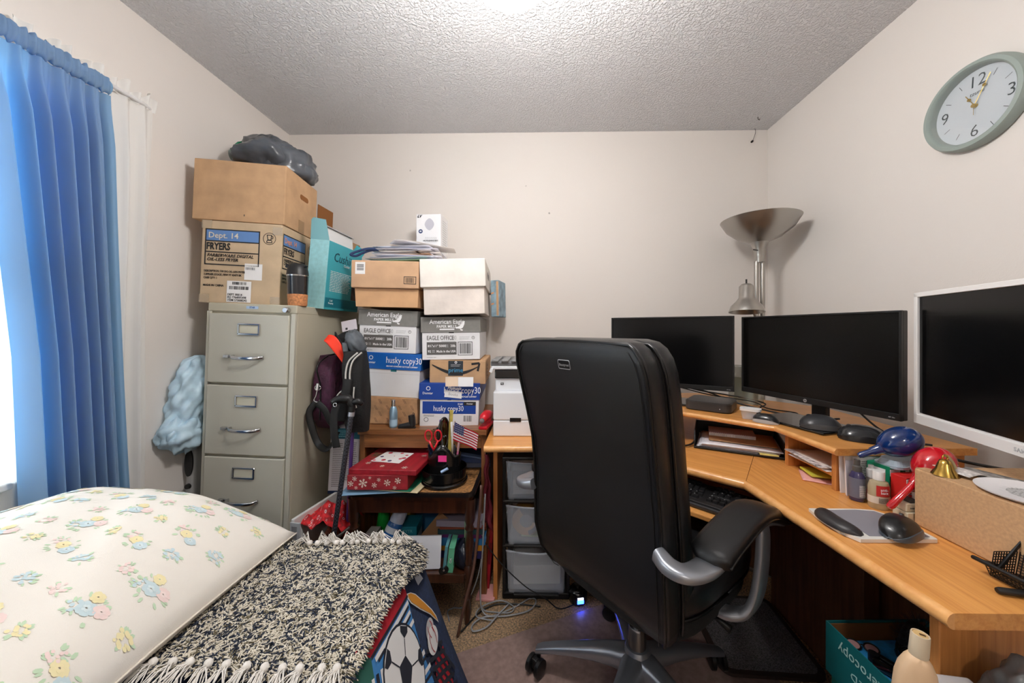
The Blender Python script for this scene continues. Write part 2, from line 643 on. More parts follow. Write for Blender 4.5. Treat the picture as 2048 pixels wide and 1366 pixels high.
# marks and a hook on the back wall and ceiling corner
hk = thing('wall_hook', 'small dark hook with loose wire below the ceiling corner', 'hook', (1.3173, 2.1950, 2.3675))
part('screw', MB().cyl((0, 0.0, 0), (0, -0.012, 0), 0.006, n=8), mat('dark_metal', (50, 48, 46), 0.4, 0.9), hk)
part('wire', MB().tube(curve([(0, -0.012, 0), (0.012, -0.02, 0.05), (0.008, -0.014, 0.10), (0.035, -0.02, 0.15), (0.04, -0.012, 0.156)]), 0.0012, 6), mat('dark_metal', (50, 48, 46)), hk)
ck = thing('ceiling_hook', 'tiny dark hook in the ceiling near the right corner', 'hook', ((1.2732, 2.0600, 2.4225)[0], 2.06, 2.44))
part('hook', MB().tube([(0, 0, 0), (0, 0, -0.012), (0.008, 0, -0.018), (0.010, 0, -0.010)], 0.0018, 6), mat('dark_metal', (50, 48, 46)), ck)

# ------------------------------------------------------------------ filing cabinet
PUTTY = mat('putty_enamel', (190, 184, 164), 0.42, noise=(3, 0.03), bump=(500, 0.05))
PUTTY2 = mat('putty_enamel_front', (192, 189, 175), 0.4, bump=(500, 0.05))
CHROME = mat('chrome', (200, 202, 205), 0.18, 1.0)
BLACK = mat('black_plastic', (17, 17, 18), 0.45)
INK = mat('ink_black', (34, 34, 36), 0.7)
WHITEP = mat('white_paper', (236, 234, 232), 0.7)
CARD_K = mat('cardboard', (190, 154, 118), 0.8, noise=(14, 0.05), bump=(300, 0.05), spec=0.2)
CARD_K2 = mat('cardboard_dull', (198, 174, 144), 0.8, noise=(10, 0.05), bump=(300, 0.05), spec=0.2)
CARD_E = mat('cardboard_inside', (140, 92, 52), 0.85, spec=0.2)
TAPE = mat('brown_tape', (176, 140, 100), 0.22, alpha=0.75)
TAPEC = mat('clear_tape', (214, 196, 170), 0.15, alpha=0.35)

CW, CD, CH = 0.383, 0.655, 1.33
cab = thing('filing_cabinet', 'tall putty metal filing cabinet with four drawers under the fryer carton', 'cabinet', (-1.262, 1.495, 0.0), (0, R(2.2), 0))
part('body', MB().box((0, CD / 2 + 0.004, (CH - 0.02) / 2 + 0.02), (CW, CD - 0.008, CH - 0.06), bev=0.003)
     .box((0, CD / 2 + 0.01, 0.02), (CW - 0.02, CD - 0.04, 0.04)), PUTTY, cab)
part('top', MB().box((0, CD / 2, CH - 0.018), (CW + 0.002, CD, 0.036), bev=0.004), PUTTY, cab)
part('stile', MB().box((-CW / 2 + 0.007, 0, (CH - 0.036) / 2), (0.014, 0.012, CH - 0.036), bev=0.002), PUTTY2, cab)
part('stile', MB().box((CW / 2 - 0.010, 0, (CH - 0.036) / 2), (0.020, 0.012, CH - 0.036), bev=0.002), PUTTY2, cab)
for i in range(4):
    z1 = CH - 0.045 - i * 0.305
    z0 = z1 - 0.294
    zc = (z0 + z1) / 2
    dr = part('drawer', MB().box((-0.003, -0.004, zc), (CW - 0.040, 0.018, z1 - z0), bev=0.004, seg=3), PUTTY2, cab)
    h = MB()
    for (x, z, sx, sz) in ((0, 0.021, 0.094, 0.007), (0, -0.021, 0.094, 0.009), (-0.044, 0, 0.007, 0.045), (0.044, 0, 0.007, 0.045)):
        h.box((x, -0.0155, zc + 0.083 + z), (sx, 0.006, sz), bev=0.0015, seg=1)
    part('label_holder', h, CHROME, dr)
    part('card', MB().box((0, -0.0136, zc + 0.083), (0.082, 0.001, 0.036)), mat('card_stock', (206, 202, 182), 0.7), dr)
    pts = curve([(-0.062, -0.012, zc - 0.035), (-0.055, -0.032, zc - 0.036), (-0.01, -0.042, zc - 0.038), (0.045, -0.036, zc - 0.037), (0.066, -0.014, zc - 0.035)], 6)
    part('handle', MB().tube(pts, 0.008, 10, squash=(0.55, 1.0)), CHROME, dr, smooth=True)
    part('thumb_latch', MB().box((-0.088, -0.019, zc - 0.034), (0.022, 0.014, 0.014), bev=0.003).box((-0.07, -0.016, zc - 0.034), (0.014, 0.006, 0.010), bev=0.002), CHROME, dr)
lk = part('lock', MB().lathe([(0, 0.022), (0.010, 0.022), (0.0125, 0.018), (0.0125, 0), (0, 0)], 20, Matrix.Translation((0.155, 0.0, CH - 0.022)) @ Matrix.Rotation(R(90), 4, 'X')), CHROME, cab, smooth=True, auto=30)
part('sticker', MB().box((0.0, -0.0005, CH - 0.016), (0.052, 0.001, 0.012)), mat('sticker_blue', (176, 200, 226), 0.5), cab)
text('STAR', 0.010, (0.0, -0.0012, CH - 0.016), 'front', mat('ink_blue', (40, 80, 150), 0.6), cab, bold=0.02)

# ------------------------------------------------------------------ a plain carton with folded flaps
def carton(root, w, d, h, m=None, tape=True, seam=True):
    m = m or CARD_K
    b = MB()
    b.box((w / 2, d / 2, h / 2), (w, d, h), bev=0.0025, seg=2)
    part('body', b, m, root)
    if seam:
        part('flap', MB().box((w / 2, d * 0.25 - 0.001, h + 0.001), (w - 0.002, d * 0.5 - 0.003, 0.003)), m, root)
        part('flap', MB().box((w / 2, d * 0.75 + 0.001, h + 0.001), (w - 0.002, d * 0.5 - 0.003, 0.003)), m, root)
    if tape:
        part('tape', MB().box((w / 2, d / 2, h + 0.003), (w - 0.001, 0.05, 0.0008)), TAPE, root)

fry = thing('cardboard_box', 'tan carton printed DEPT. 14 FRYERS standing on the filing cabinet', 'box', (-1.4495, 1.5020, 1.3377), (0, R(2.2), R(7)))
FW, FD, FH = 0.322, 0.34, 0.352
carton(fry, FW, FD, FH, CARD_K2, tape=False)
BLUEI = mat('ink_box_blue', (98, 136, 190), 0.7)
def fryer_label(place, face, x0, sx, full=True):
    n = -0.0012
    k = MB()
    x1 = x0 + 0.215 * sx
    zt, zb = FH - 0.035, FH - 0.186
    zs = (zt, zt - 0.05, zt - 0.097, zb)
    for z in zs:
        for a in (place(x0, z - 0.0022), ):
            k.quad(place(x0, z - 0.0024), place(x1, z - 0.0024), place(x1, z + 0.0024), place(x0, z + 0.0024))
    for x in (x0, x1):
        t = 0.0024 * sx
        k.quad(place(x - t, zb - 0.0024), place(x + t, zb - 0.0024), place(x + t, zt + 0.0024), place(x - t, zt + 0.0024))
    part('printed_border', k, INK, fry)
    return x1, zt, zb
pf0 = front(-0.0012)
x1, zt, zb = fryer_label(pf0, 'front', 0.016, 1.0)
part('printed_band', rect(0.017, x1, zt - 0.05, zt, front(-0.0008)), BLUEI, fry)
PALE = mat('ink_pale', (214, 206, 190), 0.7)
text('Dept. 14', 0.034, (0.026, -0.002, zt - 0.026), 'front', PALE, fry, 'LEFT', 0.012)
text('FRYERS', 0.042, (0.020, -0.002, zt - 0.074), 'front', INK, fry, 'LEFT', 0.028, sx=0.70)
text('FARBERWARE DIGITAL\nOIL-LESS FRYER', 0.0185, (0.024, -0.002, zt - 0.121), 'front', INK, fry, 'LEFT', 0.016, 0.25, sx=0.98, line=0.95)
text('DESCRIPTION: FW DG OIL-LESS FRYER\nSUPPLIER STOCK: FBW FT 43479 BK\nCASE QTY: 1', 0.0128, (0.014, -0.002, 0.122), 'front', INK, fry, 'LEFT', 0.012, sx=0.75, line=1.15)
text('MADE IN CHINA', 0.0130, (0.013, -0.002, 0.075), 'front', INK, fry, 'LEFT', 0.012, sx=0.85)
def ring_mb(cx, cz, r, w, place, n=28):
    k = MB()
    for i in range(n):
        a, b = 2 * math.pi * i / n, 2 * math.pi * (i + 1) / n
        k.quad(place(cx + r * math.cos(a), cz + r * math.sin(a)), place(cx + r * math.cos(b), cz + r * math.sin(b)),
               place(cx + (r - w) * math.cos(b), cz + (r - w) * math.sin(b)), place(cx + (r - w) * math.cos(a), cz + (r - w) * math.sin(a)))
    return k
def blender_icon(cx, cz, s, place):
    k = ring_mb(cx, cz, 0.0265 * s, 0.0022 * s, place)
    def bar(a, b, w=0.0016):
        ax, az = a; bx, bz = b
        dx, dz = bx - ax, bz - az
        l = math.hypot(dx, dz); nx, nz = -dz / l * w * s, dx / l * w * s
        k.quad(*[place(cx + x * s, cz + z * s) for x, z in ((ax + nx / s, az + nz / s), (ax - nx / s, az - nz / s), (bx - nx / s, bz - nz / s), (bx + nx / s, bz + nz / s))])
    for a, b in (((-0.010, 0.016), (-0.006, -0.005)), ((-0.006, -0.005), (0.006, -0.005)), ((0.006, -0.005), (0.008, 0.016)), ((-0.011, 0.016), (0.009, 0.016)),
                 ((0.007, 0.011), (0.014, 0.011)), ((0.014, 0.011), (0.014, 0.001)), ((0.014, 0.001), (0.007, -0.001)),
                 ((-0.009, -0.007), (-0.011, -0.017)), ((-0.011, -0.017), (0.011, -0.017)), ((0.011, -0.017), (0.009, -0.007)), ((-0.009, -0.007), (0.009, -0.007))):
        bar(a, b)
    return k
part('printed_emblem', blender_icon(0.272, FH - 0.062, 1.0, pf0), INK, fry)
# labels stuck on the front
part('label', rect(0.176, 0.248, 0.105, 0.176, front(-0.0012)), WHITEP, fry)
part('barcode', bars_mb(0.180, 0.218, 0.149, 0.160, 16, front(-0.0017), 4), mat('ink_grey', (120, 120, 122), 0.7), fry)
part('label', rect(0.108, 0.206, 0.006, 0.098, front(-0.0016)), WHITEP, fry)
part('barcode', bars_mb(0.130, 0.188, 0.082, 0.094, 18, front(-0.0021), 5), INK, fry)
part('barcode', bars_mb(0.118, 0.196, 0.061, 0.075, 28, front(-0.0021), 6), INK, fry)
text('DEPT 00014\nPO 7764005498\nITEM 573008242', 0.0135, (0.112, -0.0024, 0.026), 'front', INK, fry, 'LEFT', 0.006, sx=0.85, line=0.9)
for x, z in ((0.0, 0.0), (0.0, FH - 0.032), (FW - 0.036, 0.0), (FW - 0.036, FH - 0.045)):
    part('tape', MB().box((x + 0.018, -0.0008, z + 0.018), (0.04, 0.0006, 0.036)), TAPEC, fry)
# the same print on its right side
pr0 = right(FW + 0.0012)
fx1, fzt, fzb = fryer_label(pr0, 'right', 0.012, 0.85)
part('printed_band', rect(0.013, fx1, fzt - 0.05, fzt, right(FW + 0.0008)), BLUEI, fry)
text('Dept. 14', 0.034, (FW + 0.002, 0.020, fzt - 0.026), 'right', mat('ink_peach', (222, 150, 120), 0.7), fry, 'LEFT', 0.012, sx=0.8)
text('FRYERS', 0.040, (FW + 0.002, 0.017, fzt - 0.074), 'right', INK, fry, 'LEFT', 0.016, sx=0.62)
text('FARBERWARE DIGITAL\nOIL-LESS FRYER', 0.0205, (FW + 0.002, 0.018, fzt - 0.121), 'right', INK, fry, 'LEFT', 0.012, 0.25, sx=0.8, line=0.75)
text('DESCRIPTION: FW DG OIL-LESS\nSUPPLIER STOCK: FBW FT\nCASE QTY: 1', 0.0128, (FW + 0.002, 0.010, 0.12), 'right', INK, fry, 'LEFT', 0.012, sx=0.75, line=1.15)
part('printed_emblem', blender_icon(0.245, FH - 0.062, 1.0, pr0), INK, fry)

tb = thing('cardboard_box', 'plain brown carton with a hand hole on top of the fryer carton', 'box', (-1.4775, 1.4970, 1.6968), (0, R(2.2), R(8)))
TW, TD, TH = 0.368, 0.29, 0.258
b = MB(); b.box((TW / 2, TD / 2, TH / 2), (TW, TD, TH), bev=0.003)
part('body', b, CARD_K, tb)
part('flap', MB().box((TW / 2, TD * 0.25, TH + 0.001), (TW - 0.002, TD * 0.5 - 0.004, 0.004)), CARD_K, tb)
part('flap', MB().box((TW / 2, TD * 0.75, TH + 0.001), (TW - 0.002, TD * 0.5 - 0.004, 0.004)), CARD_K, tb)
hh = MB()
hp = []
for i in range(24):
    a = 2 * math.pi * i / 24
    hp.append(((0.026 if math.cos(a) > 0 else -0.026) + 0.012 * math.cos(a), 0.012 * math.sin(a)))
Mr = Matrix.Translation((TW, TD * 0.56, TH - 0.085)) @ Matrix.Rotation(R(90), 4, 'Z') @ Matrix.Rotation(R(90), 4, 'X')
hh.prism(hp, -0.002, 0.0012, Mr)
part('hand_hole', hh, CARD_E, tb)
part('tape', MB().box((TW + 0.0006, TD * 0.5, 0.03), (0.0008, 0.05, 0.06)), TAPE, tb)
part('printed_mark', MB().box((TW * 0.56, -0.0006, 0.028), (0.003, 0.0008, 0.008)), INK, tb)

# crumpled grey bag lying on the top carton
def bag_fn(rx, ry, rz, seed, amp=0.16, flat=0.0):
    rnd = random.Random(seed)
    ws = [(Vector((rnd.gauss(0, 1), rnd.gauss(0, 1), rnd.gauss(0, 1))).normalized(), rnd.uniform(2.5, 11), rnd.uniform(0, 6.28), rnd.uniform(0.3, 1)) for _ in range(14)]
    def f(u, v):
        th = 2 * math.pi * u
        ph = math.pi * v
        n = Vector((math.sin(ph) * math.cos(th), math.sin(ph) * math.sin(th), math.cos(ph)))
        s = 0
        for d, fr, p, a in ws:
            s += a * (1 - abs(math.sin(fr * n.dot(d) + p))) / fr * 2.2
        k = 1 - amp * 0.6 + amp * s * 0.55
        z = n.z * k
        if z < flat:
            z = flat + (z - flat) * 0.12
        return (n.x * rx * k, n.y * ry * k, z * rz)
    return f
GREYBAG = mat('grey_plastic_bag', (74, 78, 84), 0.28, noise=(9, 0.25), spec=0.5)
gb = thing('plastic_bag', 'crumpled dark grey plastic bag tied with green on the topmost carton', 'bag', (-1.30, 1.73, 1.962), (0, R(3), R(6)))
part('bundle', MB().grid(bag_fn(0.165, 0.135, 0.130, 5, 0.34, -0.35), 72, 48, cu=True), GREYBAG, gb, smooth=True).location = (0.02, 0.0, 0.052)
part('neck', MB().lathe([(0.0, 0.0), (0.028, 0.01), (0.05, 0.05), (0.058, 0.09), (0.05, 0.13)], 20, Matrix.Translation((-0.165, -0.05, 0.075)) @ Matrix.Rotation(R(82), 4, 'Y')), mat('green_grey_plastic', (60, 84, 78), 0.3, noise=(12, 0.2)), gb, smooth=True)
part('tie', MB().tube([(-0.115 + 0.01 * math.sin(a), -0.05 + 0.05 * math.cos(a), 0.09 + 0.05 * math.sin(a)) for a in [i * 2 * math.pi / 16 for i in range(17)]], 0.005, 6), mat('green_tie', (30, 110, 80), 0.4), gb, smooth=True)
part('fold', MB().grid(bag_fn(0.10, 0.10, 0.09, 9, 0.5, -0.5), 48, 32, cu=True), GREYBAG, gb, smooth=True).location = (0.005, -0.045, 0.068)

# open brown carton behind the teal one
ob = thing('cardboard_box', 'open brown carton with raised flap at the back of the cabinet', 'box', (-1.372, 1.90, 1.342), (0, R(2.2), R(0)))
w_, d_, h_ = 0.17, 0.15, 0.475
for c, s in (((w_ / 2, 0.002, h_ / 2), (w_, 0.004, h_)), ((w_ / 2, d_ - 0.002, h_ / 2), (w_, 0.004, h_)), ((0.002, d_ / 2, h_ / 2), (0.004, d_ - 0.008, h_)), ((w_ - 0.002, d_ / 2, h_ / 2), (0.004, d_ - 0.008, h_))):
    part('panel', MB().box(c, s), CARD_K, ob)
part('bottom', MB().box((w_ / 2, d_ / 2, 0.002), (w_ - 0.008, d_ - 0.008, 0.004)), CARD_K, ob)
part('flap', MB().box((0, 0, 0.045), (0.004, d_ - 0.01, 0.09)), CARD_E, ob).location = (w_ - 0.002, d_ / 2, h_)
ob.children[-1].rotation_euler = (0, R(22), 0)

# teal product carton, open at the top
tc_ = thing('product_carton', 'open teal carton with white lettering at the right of the cabinet top', 'box', (-1.0689, 1.6200, 1.3224), (0, R(5.2), R(-1)))
TEAL_L = mat('teal_pale', (150, 202, 206), 0.5, noise=(60, 0.04))
TEAL = mat('teal', (66, 168, 182), 0.4)
TEALD = mat('teal_dark', (28, 116, 134), 0.4)
w_, d_, h_ = 0.089, 0.30, 0.318
part('front_panel', MB().box((w_ / 2, 0.0015, h_ / 2), (w_, 0.003, h_), bev=0.0008, seg=1), TEAL_L, tc_)
part('right_panel', MB().box((w_ - 0.0015, d_ / 2, h_ / 2), (0.003, d_ - 0.007, h_)), TEAL, tc_)
part('left_panel', MB().box((0.0015, d_ / 2, h_ / 2), (0.003, d_ - 0.007, h_)), TEAL, tc_)
part('back_panel', MB().box((w_ / 2, d_ - 0.0015, h_ / 2), (w_, 0.003, h_)), TEAL, tc_)
part('bottom', MB().box((w_ / 2, d_ / 2, 0.0015), (w_ - 0.007, d_ - 0.007, 0.003)), TEALD, tc_)
part('front_flap', MB().prism([(0.0, 0), (w_ - 0.001, 0), (w_ - 0.02, 0.092), (0.012, 0.098), (0.002, 0.088)], 0, 0.003, Matrix.Translation((0, 0.003, h_)) @ Matrix.Rotation(R(96), 4, 'X')), mat('teal_flap', (120, 172, 178), 0.5), tc_)
part('top_flap', MB().box((0, 0.13, 0.035), (0.003, 0.25, 0.07)), mat('carton_white', (226, 226, 226), 0.6), tc_).location = (w_ * 0.55, 0.02, h_)
tc_.children[-1].rotation_euler = (0, R(-8), 0)
part('flap_rim', MB().box((w_ * 0.55 - 0.012, 0.15, h_ + 0.074), (0.026, 0.25, 0.004)), mat('carton_grey', (176, 176, 176), 0.6), tc_)
part('back_flap', MB().box((w_ / 2 + 0.03, d_ - 0.006, h_ + 0.012), (0.06, 0.003, 0.04), rot=Euler((0, R(30), 0))), TEAL, tc_)
SCR = mat('ink_dark_teal', (20, 60, 74), 0.6)
PW = mat('print_white', (226, 238, 240), 0.6)
text('Cushii', 0.062, (w_ + 0.001, 0.118, h_ - 0.068), 'right', SCR, tc_, shear=0.2, sx=0.95)
text('Cooler', 0.018, (w_ + 0.001, 0.16, h_ - 0.096), 'right', PW, tc_, bold=0.02)
part('fine_print', lines_mb(0.03, 0.215, 0.085, 0.185, 13, 0.0032, right(w_ + 0.001), 3), PW, tc_)
part('printed_band', rect(0.006, d_ - 0.006, 0.010, 0.055, right(w_ + 0.0008)), TEALD, tc_)
text('Cold\nKeeping', 0.012, (w_ + 0.0016, 0.05, 0.036), 'right', PW, tc_)
part('printed_photo', rect(0.22, d_ - 0.006, 0.058, 0.17, right(w_ + 0.0008)), mat('photo_dark', (66, 54, 56), 0.5, noise=(30, 0.7)), tc_)

# travel mug standing in front of the fryer carton
mug = thing('travel_mug', 'black travel mug with cork base on the filing cabinet corner', 'mug', (-1.043, 1.535, 1.322))
part('cork_base', MB().lathe([(0.0, 0.0), (0.034, 0.0), (0.036, 0.004), (0.0385, 0.05), (0.0, 0.05)], 32), mat('cork', (190, 128, 84), 0.85, noise=(120, 0.15)), mug, smooth=True, auto=35)
part('body', MB().lathe([(0.0, 0.05), (0.0385, 0.05), (0.041, 0.11), (0.0415, 0.128), (0.0, 0.128)], 32), mat('mug_black', (24, 26, 32), 0.2, coat=0.5), mug, smooth=True, auto=35)
part('band', MB().lathe([(0.0, 0.128), (0.043, 0.128), (0.0435, 0.133), (0.0, 0.133)], 32), CHROME, mug, smooth=True, auto=35)
part('lid', MB().lathe([(0.0, 0.133), (0.0425, 0.133), (0.040, 0.155), (0.033, 0.178), (0.024, 0.184), (0.0, 0.185)], 32), BLACK, mug, smooth=True, auto=40)
part('lid_loop', MB().box((0.034, -0.004, 0.172), (0.022, 0.014, 0.008), rot=Euler((0, R(-12), 0)), bev=0.003), BLACK, mug)
part('spout', MB().box((-0.030, -0.02, 0.172), (0.014, 0.012, 0.018), rot=Euler((0, R(22), 0)), bev=0.003), BLACK, mug)

# pale blue bag squeezed between the cabinet and the wall
def sack(u, v):
    rnd = 0
    a = 2 * math.pi * u
    z = 0.60 - 0.60 * v
    # wide foot that sticks out towards the front, narrow top
    r = 0.040 + 0.028 * math.sin(math.pi * min(1, v * 1.05)) + 0.018 * (v > 0.72) * math.sin((v - 0.72) / 0.28 * math.pi)
    if v < 0.05: r *= v / 0.05 + 0.02
    if v > 0.96: r *= (1 - v) / 0.04 + 0.02
    w = 0.006 * math.sin(7 * a + 9 * v) + 0.006 * math.sin(5 * a - 23 * v + 1) + 0.004 * math.sin(13 * a + 31 * v) + 0.004 * abs(math.sin(17 * v + 3 * a))
    cy = -0.02 - 0.06 * v * v - 0.04 * max(0, v - 0.6) 
    cx = -0.035 * v
    return (cx + (r + w) * math.cos(a) * 0.8, cy + (r * 1.25 + w) * math.sin(a), z)
lb = thing('plastic_bag', 'pale blue thin plastic bag stuffed between cabinet and left wall', 'bag', (-1.480, 1.555, 0.735))
m_ = mat('pale_blue_plastic', (198, 226, 246), 0.35, noise=(20, 0.06), alpha=0.9)
part('bundle', MB().grid(sack, 56, 60, cu=True), m_, lb, smooth=True).scale = (1, 1, 0.62)
def foot(u, v):
    a = 2 * math.pi * u; p = math.pi * v
    k = 1 + 0.10 * math.sin(5 * a + 3 * p) + 0.08 * math.sin(9 * p + 2 * a) + 0.05 * math.sin(14 * a)
    return (0.058 * k * math.sin(p) * math.cos(a), 0.085 * k * math.sin(p) * math.sin(a), 0.075 * k * math.cos(p))
part('fold', MB().grid(foot, 40, 28, cu=True), m_, lb, smooth=True).location = (-0.012, -0.075, 0.045)
dv = thing('appliance', 'grey plastic appliance with dark oval grips behind the cabinet', 'appliance', (-1.512, 1.60, 0.004), (R(-2), R(0), 0))
part('shell', MB().box((0, 0, 0.37), (0.045, 0.20, 0.72), bev=0.015, seg=3), mat('grey_shell', (160, 160, 158), 0.5), dv, smooth=True, auto=30)
part('grip', MB().lathe([(0, 0), (0.018, 0), (0.018, 0.006), (0, 0.006)], 24, Matrix.Translation((0.0, -0.10, 0.63)) @ Matrix.Rotation(R(90), 4, 'X'), sy=3.2), BLACK, dv, smooth=True, auto=30)
part('knob', MB().lathe([(0, 0), (0.012, 0), (0.010, 0.01), (0, 0.01)], 24, Matrix.Translation((0.0, -0.10, 0.53)) @ Matrix.Rotation(R(90), 4, 'X')), BLACK, dv, smooth=True, auto=30)

# ------------------------------------------------------------------ wooden stand against the back wall
OAK_D = wood('stand_oak', (150, 98, 54), (104, 64, 34), (3, 40, 40), 0.4)
OAK_DV = wood('stand_oak_upright', (140, 90, 50), (96, 58, 30), (40, 40, 3), 0.4)
SX0, SX1, SY0, SY1, SZ = -0.812, -0.224, 1.60, 2.16, 0.765
st = thing('wooden_stand', 'brown oak stand carrying the two columns of cartons', 'stand', ((SX0 + SX1) / 2, SY0, 0))
w2 = (SX1 - SX0) / 2
part('top', MB().box((0, 0.28, SZ - 0.012), (2 * w2, 0.56, 0.024), bev=0.002), OAK_D, st)
part('apron', MB().box((0, 0.02, SZ - 0.055), (2 * w2 - 0.05, 0.02, 0.062), bev=0.002), OAK_D, st)
for sx in (-1, 1):
    part('side_panel', MB().box((sx * (w2 - 0.014), 0.285, (SZ - 0.024) / 2), (0.024, 0.54, SZ - 0.024), bev=0.002), OAK_DV, st)
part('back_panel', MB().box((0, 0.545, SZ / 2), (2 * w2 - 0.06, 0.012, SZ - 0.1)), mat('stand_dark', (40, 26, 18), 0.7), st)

# ------------------------------------------------------------------ cartons of copy paper
WHITEC = mat('carton_white_board', (226, 226, 228), 0.65, noise=(8, 0.02))
GREYP = mat('carton_grey_print', (122, 120, 116), 0.6, noise=(40, 0.04))
HUSKY = mat('carton_blue_print', (0, 92, 178), 0.5)
HUSKY2 = mat('carton_deep_blue_print', (8, 62, 150), 0.5)
PRW = mat('print_white2', (240, 240, 242), 0.6)
GREYI = mat('ink_slate', (92, 90, 88), 0.7)
LGREYI = mat('ink_light_grey', (186, 186, 188), 0.7)

def lidded(root, w, d, h, hl, mb_body, mb_lid, over=0.004, rim=True):
    """open-top tray with a telescoping lid: four walls each"""
    b = MB(); b.box((w / 2, d / 2, (h - 0.004) / 2), (w, d, h - 0.004), bev=0.002)
    body = part('body', b, mb_body, root)
    o = over
    L = MB()
    L.box((w / 2, -o + 0.0015, h - hl / 2), (w + 2 * o, 0.003, hl))
    L.box((w / 2, d + o - 0.0015, h - hl / 2), (w + 2 * o, 0.003, hl))
    L.box((-o + 0.0015, d / 2, h - hl / 2), (0.003, d + 2 * o - 0.006, hl))
    L.box((w + o - 0.0015, d / 2, h - hl / 2), (0.003, d + 2 * o - 0.006, hl))
    L.box((w / 2, d / 2, h + 0.0005), (w + 2 * o, d + 2 * o, 0.003), bev=0.0012, seg=1)
    bmesh.ops.remove_doubles(L.bm, verts=L.bm.verts[:], dist=0.0016)
    lid = part('lid', L, mb_lid, root)
    return body, lid

def eagle(place_loc, rot, label):
    r = thing('paper_carton', label, 'box', place_loc, rot, 'grey and white office paper cartons')
    w, d, h = 0.276, 0.43, 0.204
    lidded(r, w, d, h, 0.072, WHITEC, GREYP)
    y = -0.0048
    zl = h - 0.036
    text('American Eagle', 0.031, (0.120, y, zl + 0.014), 'front', PRW, r, 'CENTER', 0.006, sx=0.86)
    text('PAPER MILLS', 0.019, (0.118, y, zl - 0.009), 'front', PRW, r, 'CENTER', 0.012, sx=0.9)
    part('printed_strip', rect(0.085, 0.155, zl - 0.025, zl - 0.019, front(y)), PRW, r)
    # eagle emblem: a swept wing, head and tail
    e = MB()
    def poly(ps):
        e._fin([e.bm.faces.new([e.bm.verts.new((x, y, zl + z)) for x, z in ps])])
    poly([(0.165, -0.012), (0.180, -0.006), (0.197, 0.014), (0.205, 0.018), (0.203, 0.002), (0.196, -0.014), (0.186, -0.020), (0.174, -0.019)])
    poly([(0.160, -0.012), (0.166, -0.010), (0.175, -0.018), (0.164, -0.019)])
    poly([(0.184, -0.021), (0.196, -0.024), (0.193, -0.030), (0.182, -0.026)])
    part('printed_emblem', e, PRW, r)
    yb = -0.0006
    part('hand_slot', rect(0.128, 0.152, 0.128, 0.140, front(yb)), INK, r)
    text('EAGLE OFFICE', 0.029, (0.022, yb, 0.104), 'front', GREYI, r, 'LEFT', 0.014, sx=0.70)
    text('100', 0.029, (0.137, yb, 0.104), 'front', LGREYI, r, 'LEFT', 0.02, sx=0.62)
    part('fine_print', lines_mb(0.178, 0.228, 0.096, 0.112, 3, 0.002, front(yb), 8), LGREYI, r)
    part('printed_ring', ring_mb(0.244, 0.105, 0.0075, 0.0018, front(yb)), GREYI, r)
    text('+', 0.013, (0.244, yb, 0.106), 'front', GREYI, r)
    part('printed_band', rect(0.022, 0.164, 0.024, 0.085, front(yb)), GREYI, r)
    part('printed_strip', rect(0.092, 0.160, 0.0855, 0.089, front(yb)), LGREYI, r)
    text('8½"x11"', 0.0155, (0.027, yb - 0.0004, 0.066), 'front', PRW, r, 'LEFT', 0.012, sx=0.9)
    text('5000', 0.0165, (0.080, yb - 0.0004, 0.066), 'front', PRW, r, 'LEFT', 0.015)
    text('20lb', 0.0165, (0.135, yb - 0.0004, 0.066), 'front', PRW, r, 'LEFT', 0.015, sx=0.85)
    text('92', 0.0155, (0.027, yb - 0.0004, 0.040), 'front', PRW, r, 'LEFT', 0.015)
    text('Made in the USA', 0.0155, (0.068, yb - 0.0004, 0.040), 'front', PRW, r, 'LEFT', 0.018, sx=0.86)
    part('fine_print', lines_mb(0.112, 0.126, 0.058, 0.074, 3, 0.002, front(yb - 0.0004), 2), LGREYI, r)
    part('fine_print', lines_mb(0.047, 0.062, 0.034, 0.048, 3, 0.002, front(yb - 0.0004), 2), LGREYI, r)
    k = MB()
    for (x0, x1, z0, z1) in ((0.170, 0.240, 0.020, 0.0225), (0.170, 0.240, 0.083, 0.0855), (0.170, 0.1725, 0.020, 0.0855), (0.2375, 0.240, 0.020, 0.0855)):
        k.quad((x0, yb, z0), (x1, yb, z0), (x1, yb, z1), (x0, yb, z1))
    part('printed_border', k, INK, r)
    part('barcode', bars_mb(0.178, 0.234, 0.028, 0.078, 22, front(yb), 9), INK, r)
    text('recycled paper carton', 0.005, (0.022, yb, 0.012), 'front', GREYI, r, 'LEFT')
    return r

def husky(place_loc, rot, label, blue, tag_front):
    r = thing('paper_carton', label, 'box', place_loc, rot, 'blue lidded copy paper cartons')
    w, d, h = 0.276, 0.42, 0.209
    lidded(r, w, d, h, 0.076, WHITEC, blue)
    y = -0.0048
    zl = h - 0.037
    text('husky copy30', 0.044, (0.110, y, zl + 0.005), 'front', PRW, r, 'LEFT', 0.0, sx=0.72)
    text('30% POST-CONSUMER RECYCLED CONTENT', 0.0085, (0.113, y, zl - 0.024), 'front', PRW, r, 'LEFT', 0.03, sx=0.88)
    part('printed_emblem', ring_mb(0.038, zl + 0.014, 0.010, 0.003, front(y), 17), PRW, r)
    text('Domtar', 0.015, (0.036, y, zl - 0.009), 'front', PRW, r, 'CENTER', 0.012)
    return r, w, d, h

def at_stack(p, roll, yaw):
    return p, (0, R(roll), R(yaw))

